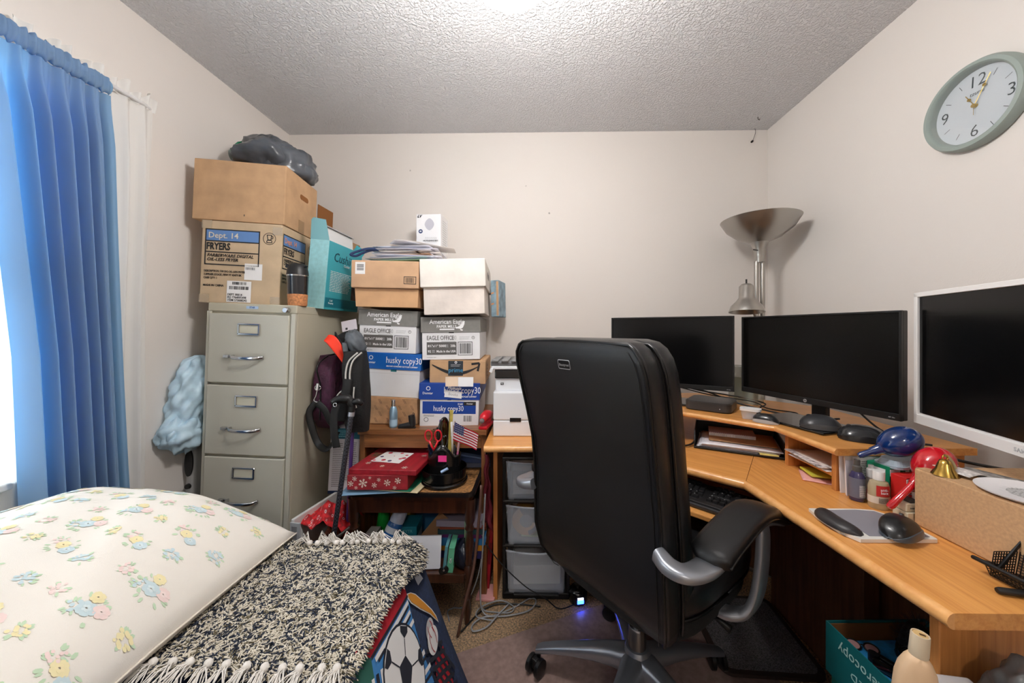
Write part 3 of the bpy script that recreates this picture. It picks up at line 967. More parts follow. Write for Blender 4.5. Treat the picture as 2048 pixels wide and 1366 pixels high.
# left column, bottom to top
bp = thing('cardboard_box', 'brown carton printed with slanted black marks, bottom of the left column', 'box', (-0.8588, 1.7000, 0.7680), (0, R(0.0), R(-3)))
KR = mat('printed_kraft', (182, 140, 102), 0.75, noise=(22, 0.10))
w_, d_, h_ = 0.292, 0.43, 0.138
part('body', MB().loft([[(0, 0, 0), (w_, 0, 0), (w_, d_, 0), (0, d_, 0)], [(0, 0, h_ - 0.006), (w_, 0, h_ - 0.022), (w_, d_, h_ - 0.022), (0, d_, h_ - 0.006)]]), KR, bp)
part('flap', MB().loft([[(0.002, 0.002, h_ - 0.006), (w_ - 0.002, 0.002, h_ - 0.022), (w_ - 0.002, d_ - 0.002, h_ - 0.022), (0.002, d_ - 0.002, h_ - 0.006)], [(0.002, 0.002, h_ - 0.004), (w_ - 0.002, 0.002, h_ - 0.020), (w_ - 0.002, d_ - 0.002, h_ - 0.020), (0.002, d_ - 0.002, h_ - 0.004)]]), KR, bp)
pm = MB()
for i in range(5):
    for j in range(4):
        x = 0.018 + i * 0.060 + (j % 2) * 0.022; z = 0.006 + j * 0.030
        for dx in (0, 0.006):
            if x + dx + 0.02 < w_:
                pm.quad((x + dx, -0.0008, z + 0.022), (x + dx + 0.0016, -0.0008, z + 0.022), (x + dx + 0.013, -0.0008, z), (x + dx + 0.0114, -0.0008, z))
part('printed_mark', pm, INK, bp)['kind'] = 'stuff'

hl, w_, d_, h_ = husky((-0.8430, 1.7000, 0.9022), (0, R(3.2), R(1)), 'white copy paper carton with bright blue lid, in the left column', HUSKY, False)
part('sticker', rect(0.135, 0.163, 0.122, 0.138, front(-0.0008)), mat('sticker_teal', (40, 120, 130), 0.5), hl)
part('flap_seam', rect(0.004, w_ - 0.004, 0.112, 0.1132, front(-0.0006)), mat('board_shade', (196, 194, 196), 0.7), hl)
eagle((-0.8576, 1.7000, 1.1123), (0, R(2.2), R(1)), 'grey lidded office paper carton below the brown lidded box, in the left column')

br = thing('shipping_box', 'brown two-piece box with shipping label under the loose paper pile', 'box', (-0.8529, 1.6600, 1.3294), (0, R(1.2), R(2)))
BOXK = mat('kraft_lid', (198, 160, 126), 0.8, noise=(12, 0.04))
BOXK2 = mat('kraft_tray', (206, 162, 120), 0.8, noise=(12, 0.04))
w_, d_, h_ = 0.296, 0.40, 0.085
part('tray', MB().loft([[(0.002, 0.002, 0), (w_ - 0.004, 0.002, 0), (w_ - 0.004, d_, 0), (0.002, d_, 0)], [(-0.002, -0.004, h_), (w_, -0.004, h_), (w_, d_, h_), (-0.002, d_, h_)]]), BOXK2, br)
part('lid', MB().box((w_ / 2 - 0.004, d_ / 2 - 0.006, h_ + 0.066), (0.314, d_ + 0.03, 0.128), bev=0.004), BOXK, br)
yy = -0.0215
part('label', rect(0.006, 0.052, 0.150, 0.206, front(yy)), WHITEP, br)
part('barcode', bars_mb(0.0, 0.032, 0.0, 0.032, 10, lambda x, z: (0.014 + z, yy - 0.0005, 0.166 + x), 3), mat('ink_grey', (120, 120, 122)), br)
k = MB()
for (x0, x1, z0, z1) in ((0.232, 0.290, 0.107, 0.110), (0.232, 0.290, 0.140, 0.143), (0.232, 0.235, 0.107, 0.143), (0.287, 0.290, 0.107, 0.143)):
    k.quad((x0, yy, z0), (x1, yy, z0), (x1, yy, z1), (x0, yy, z1))
part('printed_border', k, INK, br)
part('barcode', bars_mb(0.241, 0.281, 0.113, 0.137, 16, front(yy), 7), INK, br)

# right column, bottom to top
hr, w_, d_, h_ = husky((-0.5496, 1.6650, 0.7574), (0, R(1.2), R(4)), 'white copy paper carton with deep blue lid and front band, bottom of the right column', HUSKY2, True)
part('printed_band', rect(0.012, 0.262, 0.066, 0.124, front(-0.0006)), HUSKY2, hr)
text('husky copy30', 0.036, (0.062, -0.001, 0.090), 'front', PRW, hr, 'LEFT', sx=0.72)
part('printed_band', rect(0.204, 0.262, 0.106, 0.124, front(-0.001)), INK, hr)
text('3160', 0.012, (0.176, -0.001, 0.112), 'front', PRW, hr, 'LEFT', 0.02)
text('Domtar', 0.009, (0.233, -0.0014, 0.114), 'front', PRW, hr, 'CENTER', 0.01)
part('hand_slot', rect(0.128, 0.146, 0.130, 0.143, front(-0.0006)), INK, hr)
part('printed_ring', ring_mb(0.030, 0.038, 0.0105, 0.002, front(-0.0006)), INK, hr)
text('▲', 0.012, (0.030, -0.001, 0.038), 'front', INK, hr) if False else None
part('fine_print', lines_mb(0.018, 0.07, 0.052, 0.062, 2, 0.002, front(-0.0006), 4), GREYI, hr)
part('barcode', bars_mb(0.205, 0.245, 0.03, 0.058, 14, front(-0.0006), 9), GREYI, hr)
ym = -0.0056
part('label', MB().loft([[(0.114, ym, h_ - 0.062), (0.194, ym, h_ - 0.070), (0.194, ym - 0.0005, h_ - 0.070), (0.114, ym - 0.0005, h_ - 0.062)], [(0.116, ym, h_ - 0.030), (0.196, ym, h_ - 0.038), (0.196, ym - 0.0005, h_ - 0.038), (0.116, ym - 0.0005, h_ - 0.030)]]), PRW, hr)
text('Manuals', 0.020, (0.16, ym, h_ - 0.020), 'front', PRW, hr, 'CENTER', 0.02, 0.2, rotz=R(-4))
text('Books', 0.018, (0.155, ym - 0.001, h_ - 0.050), 'front', LGREYI, hr, 'CENTER', 0.01, rotz=R(-6))

am = thing('shipping_box', 'brown carton with dark tape and printed smile arrow, in the right column', 'box', (-0.5082, 1.6850, 0.9597), (0, R(0.6), R(4)))
w_, d_, h_ = 0.266, 0.40, 0.112
part('body', MB().box((w_ / 2, d_ / 2, h_ / 2), (w_, d_, h_), bev=0.003), CARD_K, am)
part('flap', MB().box((w_ / 2, d_ / 2, h_ + 0.001), (w_ - 0.004, d_ - 0.004, 0.002)), CARD_K, am)
DT = mat('tape_slate', (40, 50, 60), 0.4)
part('tape', rect(0.088, 0.158, 0.04, h_ - 0.001, front(-0.001)), DT, am)
text('prime', 0.030, (0.124, -0.0016, 0.066), 'front', mat('ink_sky', (60, 150, 196), 0.5), am)
part('printed_ring', ring_mb(0.124, h_ - 0.008, 0.006, 0.003, front(-0.0016)), PRW, am)
part('fine_print', lines_mb(0.10, 0.148, 0.083, 0.096, 2, 0.002, front(-0.0016), 3), LGREYI, am)
sm = MB()
prev = None
for i in range(25):
    u = i / 24
    x = 0.012 + u * 0.218
    z = 0.098 - 0.05 * math.sin(math.pi * (0.04 + u * 0.83)) + 0.006 * u
    t_ = 0.002 + 0.0055 * math.sin(math.pi * min(1, u * 1.05)) + 0.001
    cur = ((x, -0.0013, z - t_), (x, -0.0013, z + t_))
    if prev:
        sm.quad(prev[0], cur[0], cur[1], prev[1])
    prev = cur
for a, b_ in (((0.198, 0.096), (0.236, 0.101)), ((0.236, 0.101), (0.228, 0.062))):
    dx, dz = b_[0] - a[0], b_[1] - a[1]
    l = math.hypot(dx, dz); nx, nz = -dz / l * 0.005, dx / l * 0.005
    sm.quad((a[0] + nx, -0.0013, a[1] + nz), (a[0] - nx, -0.0013, a[1] - nz), (b_[0] - nx, -0.0013, b_[1] - nz), (b_[0] + nx, -0.0013, b_[1] + nz))
part('printed_arrow', sm, INK, am)['kind'] = 'stuff'
part('printed_mark', lines_mb(0.09, 0.14, 0.02, 0.09, 4, 0.006, right(w_ + 0.001), 6), INK, am)
nt_ = thing('note_card', 'cream and white slip of paper tucked behind the deep blue lid', 'paper', (-0.4225, 1.6500, 0.9675), (R(-4), 0, 0))
part('card', MB().box((0.065, 0, 0.008), (0.130, 0.001, 0.044)), PRW, nt_)
part('cream_half', MB().box((0.03, -0.001, 0.008), (0.058, 0.0008, 0.042)), mat('cream', (236, 212, 186), 0.7), nt_)

eagle((-0.5462, 1.6950, 1.0733), (0, R(-0.6), R(4)), 'worn grey lidded office paper carton under the plain white box, in the right column')
wear = C.objects[-1]
wb = thing('storage_box', 'scuffed plain white lidded box on top of the right column', 'box', (-0.5266, 1.6600, 1.2879), (0, R(-1.6), R(4)))
OLDW = mat('old_white_board', (218, 208, 200), 0.75, noise=(7, 0.06), bump=(30, 0.15))
OLDW2 = mat('old_white_board_lid', (232, 226, 218), 0.75, noise=(9, 0.04), bump=(30, 0.15))
w_, d_, h_ = 0.285, 0.40, 0.128
part('tray', MB().box((w_ / 2, d_ / 2, h_ / 2), (w_, d_, h_), bev=0.003), OLDW, wb)
part('lid', MB().box((w_ / 2 - 0.001, d_ / 2 - 0.004, h_ + 0.066), (w_ + 0.020, d_ + 0.024, 0.132), bev=0.004), OLDW2, wb)
part('scribble', MB().tube(curve([(w_ + 0.0105, 0.1, h_ + 0.05), (w_ + 0.0105, 0.14, h_ + 0.09), (w_ + 0.0105, 0.16, h_ + 0.05), (w_ + 0.0105, 0.19, h_ + 0.085), (w_ + 0.0105, 0.22, h_ + 0.055)], 6), 0.001, 5), GREYI, wb)

# flat blue and tan box standing on edge behind the right column
fb = thing('flat_box', 'thin faded blue and tan box wedged upright behind the white lidded box', 'box', (-0.2543, 1.9800, 1.2933), (0, R(-1), R(-10)))
part('body', MB().box((0.028, 0.07, 0.100), (0.048, 0.14, 0.204), bev=0.003), mat('faded_blue_board', (132, 158, 172), 0.7, noise=(22, 0.18)), fb)
part('edge_strip', MB().box((0.042, -0.0008, 0.100), (0.012, 0.0016, 0.19)), CARD_K, fb)
for z in (0.07, 0.13):
    part('printed_mark', MB().box((0.014, -0.001, z), (0.016, 0.0016, 0.008), rot=Euler((0, R(-20), 0))), mat('print_orange', (214, 150, 100), 0.6), fb)

# tall white product carton behind the loose papers
wc = thing('product_carton', 'tall white product carton with grey diamond print at the back wall', 'box', (-0.6733, 1.9800, 1.6050), (0, R(0.6), R(-3)))
w_, d_, h_ = 0.140, 0.13, 0.262
GLW = mat('gloss_white_board', (238, 238, 240), 0.35)
part('body', MB().box((w_ / 2, d_ / 2, h_ / 2), (w_, d_, h_), bev=0.0015), GLW, wc)
dm = MB()
for s_, m_i in ((0.030, 0),):
    pts = [(0.075 + s_ * 0.9 * math.copysign(abs(math.cos(a)) ** 1.25, math.cos(a)), 0.205 + s_ * 1.12 * math.copysign(abs(math.sin(a)) ** 1.25, math.sin(a))) for a in [i * 2 * math.pi / 32 for i in range(32)]]
    dm._fin([dm.bm.faces.new([dm.bm.verts.new((x, -0.0008, z)) for x, z in pts])])
part('printed_emblem', dm, mat('print_lilac_grey', (190, 190, 200), 0.5), wc)
text('BELLA', 0.026, (0.072, -0.0012, 0.205), 'front', LGREYI, wc, sx=1.1) if False else None
part('printed_ring', ring_mb(0.025, 0.166, 0.012, 0.0118, front(-0.0008), 20), mat('ink_navy', (44, 66, 110), 0.5), wc)
text('60', 0.011, (0.025, -0.0012, 0.166), 'front', PRW, wc, bold=0.03)
text('AIR POLISHING BAG', 0.0095, (0.125, -0.0008, 0.113), 'front', INK, wc, 'RIGHT', 0.02)
part('fine_print', lines_mb(0.05, 0.128, 0.103, 0.135, 4, 0.0022, front(-0.0008), 6), LGREYI, wc)
text('LV', 0.020, (0.006, -0.0012, 0.250), 'front', INK, wc, 'LEFT', 0.04, 0.3)
part('fine_print', lines_mb(0.03, 0.11, 0.06, 0.24, 14, 0.0025, right(w_ + 0.0008), 6), LGREYI, wc)

# loose papers, wristlet and notebook on the brown two-piece box
zt = (-0.7286, 1.7000, 1.5455)[2] + 0.006
rnd = random.Random(4)
PAPS = [mat('paper_a', (236, 236, 242), 0.6), mat('paper_b', (224, 222, 232), 0.6), mat('paper_c', (228, 222, 216), 0.6), mat('paper_d', (212, 218, 230), 0.6), mat('paper_green', (150, 196, 166), 0.6), mat('paper_kraft', (178, 138, 104), 0.7)]
def sheet(w, d, seed, lift=0.006, th=0.0012):
    q = random.Random(seed)
    a, b_, c_ = q.uniform(0, 6), q.uniform(0, 6), q.uniform(0.4, 1)
    def f(u, v):
        x, y = (u - 0.5) * w, (v - 0.5) * d
        return (x, y, lift * (0.5 + 0.5 * math.sin(3 * u + a) * math.cos(2.2 * v + b_)) * c_)
    return MB().slabgrid(f, 8, 6, th)
z = zt
PL = ['green sheet at the very bottom of the paper pile on the brown two-piece box', 'white sheet lying on the green sheet low in the paper pile', 'blue grey sheet third from the bottom of the paper pile', 'lilac sheet in the lower part of the paper pile',
      'white sheet between two lilac sheets in the paper pile', 'brown kraft envelope in the middle of the paper pile', 'lilac sheet lying directly on the brown kraft envelope', 'cream sheet above the kraft envelope in the paper pile', 'white sheet just above the cream one in the paper pile',
      'lilac envelope in the upper part of the paper pile', 'blue grey envelope just below the top sheet of the paper pile', 'white topmost sheet of the flat paper pile under the wrist strap']
mats_order = [4, 0, 3, 1, 0, 5, 1, 2, 0, 1, 3, 0]
for i, mi in enumerate(mats_order):
    w_, d_ = (0.33, 0.24) if i < 5 else (0.30, 0.22)
    o = single('loose_paper', sheet(w_ + rnd.uniform(-0.03, 0.03), d_, 40 + i, 0.0045), PAPS[mi],
               PL[i], 'paper',
               (-0.640 + rnd.uniform(-0.018, 0.022), 1.80 + rnd.uniform(-0.01, 0.02), z), (0, R(rnd.uniform(-0.5, 1.2)), R(rnd.uniform(-10, 10))), 'loose papers on the brown box', smooth=True)
    z += 0.0062
ws = thing('wristlet', 'dark blue wrist strap looped out of the loose paper pile', 'strap', (-0.7432, 1.7000, 1.6108))
LE = mat('navy_leather', (34, 52, 92), 0.45)
part('strap', MB().tube(curve([(0, 0.01, -0.002), (-0.06, -0.01, -0.003), (-0.115, -0.02, -0.020), (-0.140, -0.025, -0.034), (-0.118, -0.018, -0.039), (-0.09, -0.01, -0.024), (-0.05, 0.0, -0.008), (0, 0.012, -0.004)], 8), 0.006, 8, squash=(0.35, 1)), LE, ws, smooth=True)
part('pouch', MB().box((0.085, 0.06, -0.006), (0.19, 0.11, 0.010), rot=Euler((0, R(3), R(-4))), bev=0.003), mat('brown_leather', (70, 50, 40), 0.5), ws)
part('clasp', MB().box((0.006, 0.008, -0.002), (0.014, 0.008, 0.010), bev=0.002), mat('dark_metal', (50, 48, 46), 0.4, 0.9), ws)
nb = thing('spiral_notebook', 'small blue spiral notebook on top of the loose paper pile', 'notebook', (-0.650, 1.84, z + 0.022), (R(4), 0, R(-3)))
part('cover', MB().box((0, 0.05, 0.006), (0.125, 0.10, 0.012), bev=0.001), mat('notebook_blue', (58, 120, 176), 0.5), nb)
for i in range(20):
    part('ring', MB().tube([(-0.055 + i * 0.0058, -0.001 + 0.008 * math.cos(a), 0.008 + 0.008 * math.sin(a)) for a in [j * 2 * math.pi / 10 for j in range(11)]], 0.0008, 4), mat('wire_blue', (90, 110, 140), 0.3, 0.6), nb)
single('loose_paper', sheet(0.28, 0.17, 90, 0.022), PAPS[2], 'curling cream envelope sliding off the right end of the paper pile', 'paper', (-0.560, 1.82, z + 0.008), (0, R(5), R(10)), smooth=True)
single('loose_paper', sheet(0.12, 0.14, 91, 0.02), PAPS[0], 'folded white receipt under the blue spiral notebook', 'paper', (-0.640, 1.72, z + 0.008), (R(8), 0, R(30)), smooth=True)

# things standing on the oak stand in front of the cartons
sp = thing('spray_bottle', 'pale blue metallic bottle with silver cap on the oak stand', 'bottle', ((-0.6630, 1.6400, 0.7729)[0], 1.64, SZ))
part('body', MB().lathe([(0, 0), (0.0165, 0), (0.018, 0.004), (0.018, 0.072), (0.014, 0.090), (0.009, 0.098), (0, 0.098)], 28), mat('metallic_blue', (150, 184, 208), 0.3, 0.55), sp, smooth=True, auto=40)
part('cap', MB().lathe([(0, 0.098), (0.0095, 0.098), (0.0085, 0.122), (0.007, 0.127), (0, 0.127)], 24), CHROME, sp, smooth=True, auto=40)
part('label', MB().lathe([(0.0183, 0.008), (0.0183, 0.038)], 28, caps=False), mat('label_pale_blue', (170, 200, 222), 0.5), sp, smooth=True)
bt = thing('boot_figurine', 'small black boot figurine beside the pale blue bottle', 'figurine', ((-0.5717, 1.6400, 0.7664)[0], 1.63, SZ), (0, 0, R(4)))
def boot(k):
    prof = [(0.0, 0.010, 0.016), (-0.022, 0.012, 0.011), (-0.046, 0.011, 0.006), (-0.058, 0.006, 0.003)]
    return prof
BM = mat('boot_black', (26, 26, 28), 0.35)
part('foot', MB().tube([(0.012, 0, 0.014), (0.004, 0, 0.015), (-0.015, 0, 0.013), (-0.035, 0, 0.010), (-0.055, 0, 0.0075), (-0.064, 0, 0.007)], [0.008, 0.0145, 0.0145, 0.0125, 0.0105, 0.005], 14), BM, bt, smooth=True)
part('shaft', MB().tube([(0.0, 0, 0.012), (0.0, 0, 0.028), (-0.002, 0, 0.048), (-0.004, 0, 0.060)], [0.0155, 0.015, 0.0155, 0.0145], 14), BM, bt, smooth=True, auto=50)
part('sole', MB().box((-0.024, 0, 0.002), (0.078, 0.022, 0.004), bev=0.0015), BM, bt)
part('strap', MB().tube([(0.008, 0, 0.058), (0.010, 0, 0.066), (0.004, 0, 0.070), (0.0, 0, 0.064)], 0.0015, 6), BM, bt, smooth=True)

stp = thing('stapler', 'red stapler standing on the right end of the oak stand', 'stapler', ((-0.2370, 1.6300, 0.7616)[0], 1.63, SZ), (0, 0, R(-8)))
RED = mat('red_plastic', (206, 22, 40), 0.3, coat=0.3)
part('base', MB().box((0, 0.03, 0.008), (0.040, 0.12, 0.015), bev=0.004), RED, stp)
part('body', MB().tube([(0.0, -0.03, 0.045), (0.0, -0.01, 0.052), (0.002, 0.03, 0.056), (0.002, 0.08, 0.048), (0.0, 0.09, 0.03)], [0.012, 0.021, 0.022, 0.018, 0.012], 14), RED, stp, smooth=True)
part('nose', MB().lathe([(0, 0), (0.011, 0), (0.010, 0.008), (0, 0.009)], 18, Matrix.Translation((0, -0.036, 0.044)) @ Matrix.Rotation(R(90), 4, 'X')), mat('steel', (170, 170, 172), 0.3, 1.0), stp, smooth=True, auto=40)
part('post', MB().box((0.0, 0.075, 0.025), (0.026, 0.02, 0.035), bev=0.004), RED, stp)

# ------------------------------------------------------------------ dark tray table in front of the stand
MAHOG = wood('mahogany', (74, 40, 24), (40, 20, 12), (30, 30, 3), 0.3, 0.3)
TYAW = 0
tt = thing('tray_table', 'dark mahogany tray table with turned legs and a low shelf', 'table', (-0.517, 1.435, 0.0), (0, 0, R(TYAW)))
TWD, TDP, TZ = 0.532, 0.40, 0.55
def rrect(w, d, r, n=6):
    pts = []
    for cx, cy, a0 in ((w / 2 - r, r, -90), (w / 2 - r, d - r, 0), (-w / 2 + r, d - r, 90), (-w / 2 + r, r, 180)):
        for i in range(n + 1):
            a = R(a0 + 90 * i / n)
            pts.append((cx + r * math.cos(a), cy + r * math.sin(a)))
    return pts
part('top', MB().prism(rrect(TWD, TDP, 0.03), TZ - 0.014, TZ), mat('table_black_edge', (24, 20, 20), 0.3, coat=0.3), tt)
part('inlay', MB().prism(rrect(TWD - 0.03, TDP - 0.03, 0.02), TZ - 0.001, TZ + 0.002, Matrix.Translation((0, 0.015, 0))), mat('table_inlay', (146, 104, 60), 0.7, noise=(90, 0.3), bump=(260, 0.4)), tt)
part('moulding', MB().prism(rrect(TWD - 0.02, TDP - 0.02, 0.026), TZ - 0.032, TZ - 0.014, Matrix.Translation((0, 0.010, 0))), MAHOG, tt)
part('apron', MB().box((0, 0.032, TZ - 0.062), (TWD - 0.08, 0.018, 0.055)), MAHOG, tt)
part('apron', MB().box((0, TDP - 0.032, TZ - 0.062), (TWD - 0.08, 0.018, 0.055)), MAHOG, tt)
legprof = [(0.010, 0.0), (0.012, 0.02), (0.015, 0.06), (0.011, 0.10), (0.017, 0.11), (0.011, 0.12), (0.016, 0.17), (0.018, 0.20), (0.018, 0.235), (0.012, 0.245), (0.018, 0.255), (0.013, 0.27), (0.019, 0.34), (0.014, 0.385), (0.020, 0.395), (0.014, 0.41), (0.021, 0.43), (0.021, 0.52)]
lm = None
for sx in (-1, 1):
    for y in (0.032, TDP - 0.032):
        if lm is None:
            lm = part('leg', MB().lathe(legprof, 14), MAHOG, tt, smooth=True, auto=50); o = lm
        else:
            o = lm.copy(); C.objects.link(o); o.parent = tt
        o.location = (sx * (TWD / 2 - 0.035), y, 0)
        o.rotation_euler = (0, R(sx * 1.5), 0)
part('shelf', MB().box((0, TDP / 2, 0.205), (TWD - 0.075, TDP - 0.03, 0.022), bev=0.003), MAHOG, tt)
part('shelf_rail', MB().box((0, 0.014, 0.200), (TWD - 0.085, 0.014, 0.036), bev=0.003), MAHOG, tt)

ZT = TZ + 0.002
def flat(name, w, d, h, m, label, cat, x, y, z, yaw, group=None, bev=0.0006):
    return single(name, MB().box((0, 0, h / 2), (w, d, h), bev=bev, seg=1), m, label, cat, (x, y, z), (0, 0, R(yaw)), group)
flat('folder', 0.30, 0.24, 0.004, mat('folder_blue', (130, 168, 200), 0.5), 'pale blue folder sticking out below the red snowflake box', 'folder', -0.655, 1.545, ZT + 0.0005, 8)
flat('folder', 0.28, 0.24, 0.004, mat('folder_cream', (222, 206, 168), 0.6), 'cream folder between the green folder and the desk caddy', 'folder', -0.600, 1.560, ZT + 0.006, -8)
flat('folder', 0.28, 0.25, 0.004, mat('folder_green', (20, 120, 90), 0.5), 'green folder under the right side of the red snowflake box', 'folder', -0.628, 1.565, ZT + 0.0115, -8)
# red gift box: tray and lid
REDB = mat('gift_red', (150, 38, 46), 0.5, noise=(30, 0.12))
REDL = mat('gift_red_lid', (150, 30, 42), 0.4, noise=(40, 0.12), stretch=(1, 0.06, 1))
CREAM = mat('print_cream', (232, 214, 200), 0.6)
gx = thing('gift_box', 'red snowflake gift box with its lid askew on the tray table', 'box', (-0.642, 1.425, ZT + 0.017), (0, 0, R(1)))
part('tray', MB().box((0, 0.165, 0.030), (0.246, 0.33, 0.060), bev=0.002), REDB, gx)
def flake(cx, cz, r, place, mb, arms=6):
    for i in range(arms):
        a = math.pi * 2 * i / arms + 0.3
        dx, dz = math.cos(a), math.sin(a)
        w = r * 0.09
        def bar(p, q, w):
            ex, ez = q[0] - p[0], q[1] - p[1]
            l = math.hypot(ex, ez); nx, nz = -ez / l * w, ex / l * w
            mb.quad(place(p[0] + nx, p[1] + nz), place(p[0] - nx, p[1] - nz), place(q[0] - nx, q[1] - nz), place(q[0] + nx, q[1] + nz))
        bar((cx, cz), (cx + dx * r, cz + dz * r), w)
        for s in (-1, 1):
            b_ = a + s * 0.75
            for k in (0.45, 0.7):
                bar((cx + dx * r * k, cz + dz * r * k), (cx + dx * r * k + math.cos(b_) * r * 0.28, cz + dz * r * k + math.sin(b_) * r * 0.28), w * 0.8)
fm = MB()
for cx, cz, r in ((-0.108, 0.026, 0.012), (-0.092, 0.046, 0.010), (-0.058, 0.028, 0.018), (-0.012, 0.020, 0.011), (0.006, 0.042, 0.008), (0.040, 0.030, 0.014), (0.083, 0.038, 0.013), (-0.086, 0.010, 0.007), (0.07, 0.010, 0.008), (-0.03, 0.05, 0.006)):
    flake(cx, cz, r, front(-0.001), fm)
part('printed_snowflake', fm, CREAM, gx)['kind'] = 'stuff'
ld = part('lid', MB().box((0.018, 0.180, 0.071), (0.284, 0.352, 0.022), bev=0.003), REDL, gx)
ld.rotation_euler = (0, 0, R(-4))
lt = lambda x, y: (x, y, 0.0826)
pg = MB()
rr2 = random.Random(8)
for i in range(46):
    x = -0.085 + rr2.gauss(0, 0.016); y = 0.165 + rr2.gauss(0, 0.03); r = rr2.uniform(0.004, 0.011)
    pg._fin([pg.bm.faces.new([pg.bm.verts.new((x + r * math.cos(a), y + r * 0.7 * math.sin(a), 0.0822 + i * 1e-5)) for a in [k * 2 * math.pi / 8 for k in range(8)]])])
p_ = part('printed_pine_cones', pg, mat('print_brown', (96, 66, 46), 0.6, noise=(60, 0.4)), ld); p_['kind'] = 'stuff'
part('printed_banner', MB().box((0.0, 0.285, 0.0821), (0.19, 0.035, 0.0003), rot=Euler((0, 0, R(-3)))), mat('print_tan', (196, 150, 112), 0.6), ld)
fm2 = MB()
for cx, cz, r in ((-0.075, 0.07, 0.012), (0.0, 0.04, 0.010), (0.10, 0.03, 0.013), (0.13, 0.17, 0.012), (0.12, 0.25, 0.011), (0.105, 0.32, 0.012), (-0.02, 0.33, 0.009)):
    flake(cx, cz, r, lt, fm2)
part('printed_snowflake', fm2, CREAM, ld)['kind'] = 'stuff'
cd = thing('greeting_card', 'white card with red and blue dots on the lid of the red box', 'card', (-0.635, 1.565, ZT + 0.017 + 0.0835), (0, 0, R(-10)))
part('card', MB().box((0, 0, 0.0005), (0.135, 0.125, 0.001)), WHITEP, cd)
for i, (x, y, r, m_) in enumerate(((-0.04, 0.045, 0.010, (190, 50, 70)), (0.015, 0.05, 0.008, (210, 60, 80)), (0.05, 0.03, 0.007, (190, 50, 70)), (-0.05, -0.005, 0.008, (60, 50, 90)), (0.0, 0.012, 0.003, (180, 150, 190)), (0.045, -0.015, 0.008, (190, 50, 70)), (-0.02, -0.04, 0.010, (200, 50, 70)), (0.012, -0.045, 0.009, (70, 60, 110)), (0.056, -0.004, 0.010, (40, 40, 60)), (-0.058, -0.05, 0.007, (200, 70, 80)))):
    part('printed_dot', MB().lathe([(0, 0.0), (r, 0.0), (r * 0.98, 0.0002), (0, 0.0003)], 12, Matrix.Translation((x, y, 0.001))), mat('dot_%d' % (i % 4), m_, 0.6), cd)

# ------------------------------------------------------------------ desk caddy and what it holds
cx_, cy_ = -0.402, 1.555
ca = thing('desk_caddy', 'black round carousel desk caddy on the tray table', 'pen holder', (cx_, cy_, ZT), (0, 0, 0))
GB = mat('gloss_black', (16, 16, 17), 0.18, coat=0.4)
part('base', MB().lathe([(0, 0), (0.098, 0), (0.100, 0.004), (0.100, 0.012), (0.094, 0.016), (0.094, 0.020), (0, 0.020)], 40), GB, ca, smooth=True, auto=35)
part('tray', MB().lathe([(0.0, 0.020), (0.090, 0.020), (0.094, 0.024), (0.096, 0.066), (0.093, 0.066), (0.091, 0.028), (0.0, 0.026)], 40), GB, ca, smooth=True, auto=35)
def tower(u, v):
    a = 2 * math.pi * u
    r = 0.070
    zt_ = 0.125 + 0.05 * max(0, math.cos(2 * (a - math.pi / 2)) ) ** 1.2
    return (r * math.cos(a) * 1.02, r * math.sin(a) * 0.72, 0.026 + (zt_ - 0.026) * v)
part('tower', MB().slabgrid(tower, 48, 6, 0.003), GB, ca, smooth=True)
part('divider', MB().box((0, 0, 0.075), (0.003, 0.09, 0.10)), GB, ca)
part('pocket', MB().lathe([(0.0, 0.028), (0.026, 0.028), (0.030, 0.098), (0.027, 0.098), (0.024, 0.032), (0, 0.032)], 24, Matrix.Translation((-0.050, 0.022, 0))), GB, ca, smooth=True, auto=40)
single('sticky_note', MB().box((0, 0, 0), (0.036, 0.0012, 0.026)), mat('hot_pink', (226, 50, 132), 0.6), 'hot pink sticky note on the front of the black caddy', 'note', (cx_ + 0.004, cy_ - 0.0535, ZT + 0.118), (R(-4), 0, 0))
def stick(name, label, cat, px_top, px_bot, r, m, tip=None, n=10, y0=0.0):
    a, b_ = Vector(px_bot), Vector(px_top)
    t = thing(name, label, cat, a)
    d = b_ - a
    part('barrel', MB().tube([(0, 0, 0), d * 0.97, d], [r, r, r * 0.7], n), m, t, smooth=True, auto=40)
    if tip:
        part('cap', MB().tube([d * 0.72, d * 0.985, d * 1.0], [r * 1.15, r * 1.12, r * 0.7], n), tip, t, smooth=True, auto=40)
    return t
bz = ZT + 0.034
NAVY = mat('navy_plastic', (30, 44, 82), 0.35)
stick('pen', 'navy pen in the left pocket of the black caddy', 'pen', (cx_ - 0.068, cy_ - 0.01, ZT + 0.165), (cx_ - 0.052, cy_ + 0.014, bz), 0.0045, NAVY, mat('navy_dark', (18, 24, 50), 0.4))
stick('pen', 'dark blue pen beside the green marker in the caddy', 'pen', (cx_ - 0.060, cy_ + 0.005, ZT + 0.150), (cx_ - 0.046, cy_ + 0.024, bz), 0.0045, mat('blue_plastic', (50, 80, 130), 0.35), NAVY)
stick('marker', 'bright green marker in the black caddy', 'marker', (cx_ - 0.040, cy_ - 0.006, ZT + 0.158), (cx_ - 0.046, cy_ + 0.010, bz), 0.006, mat('green_marker', (50, 190, 110), 0.4), mat('green_cap', (60, 210, 120), 0.3))
stick('pen', 'slim white pen beside the small flag in the caddy', 'pen', (cx_ + 0.032, cy_ - 0.005, ZT + 0.262), (cx_ + 0.036, cy_ + 0.02, bz), 0.005, mat('white_plastic', (232, 232, 230), 0.3), mat('white_plastic', (232, 232, 230)))
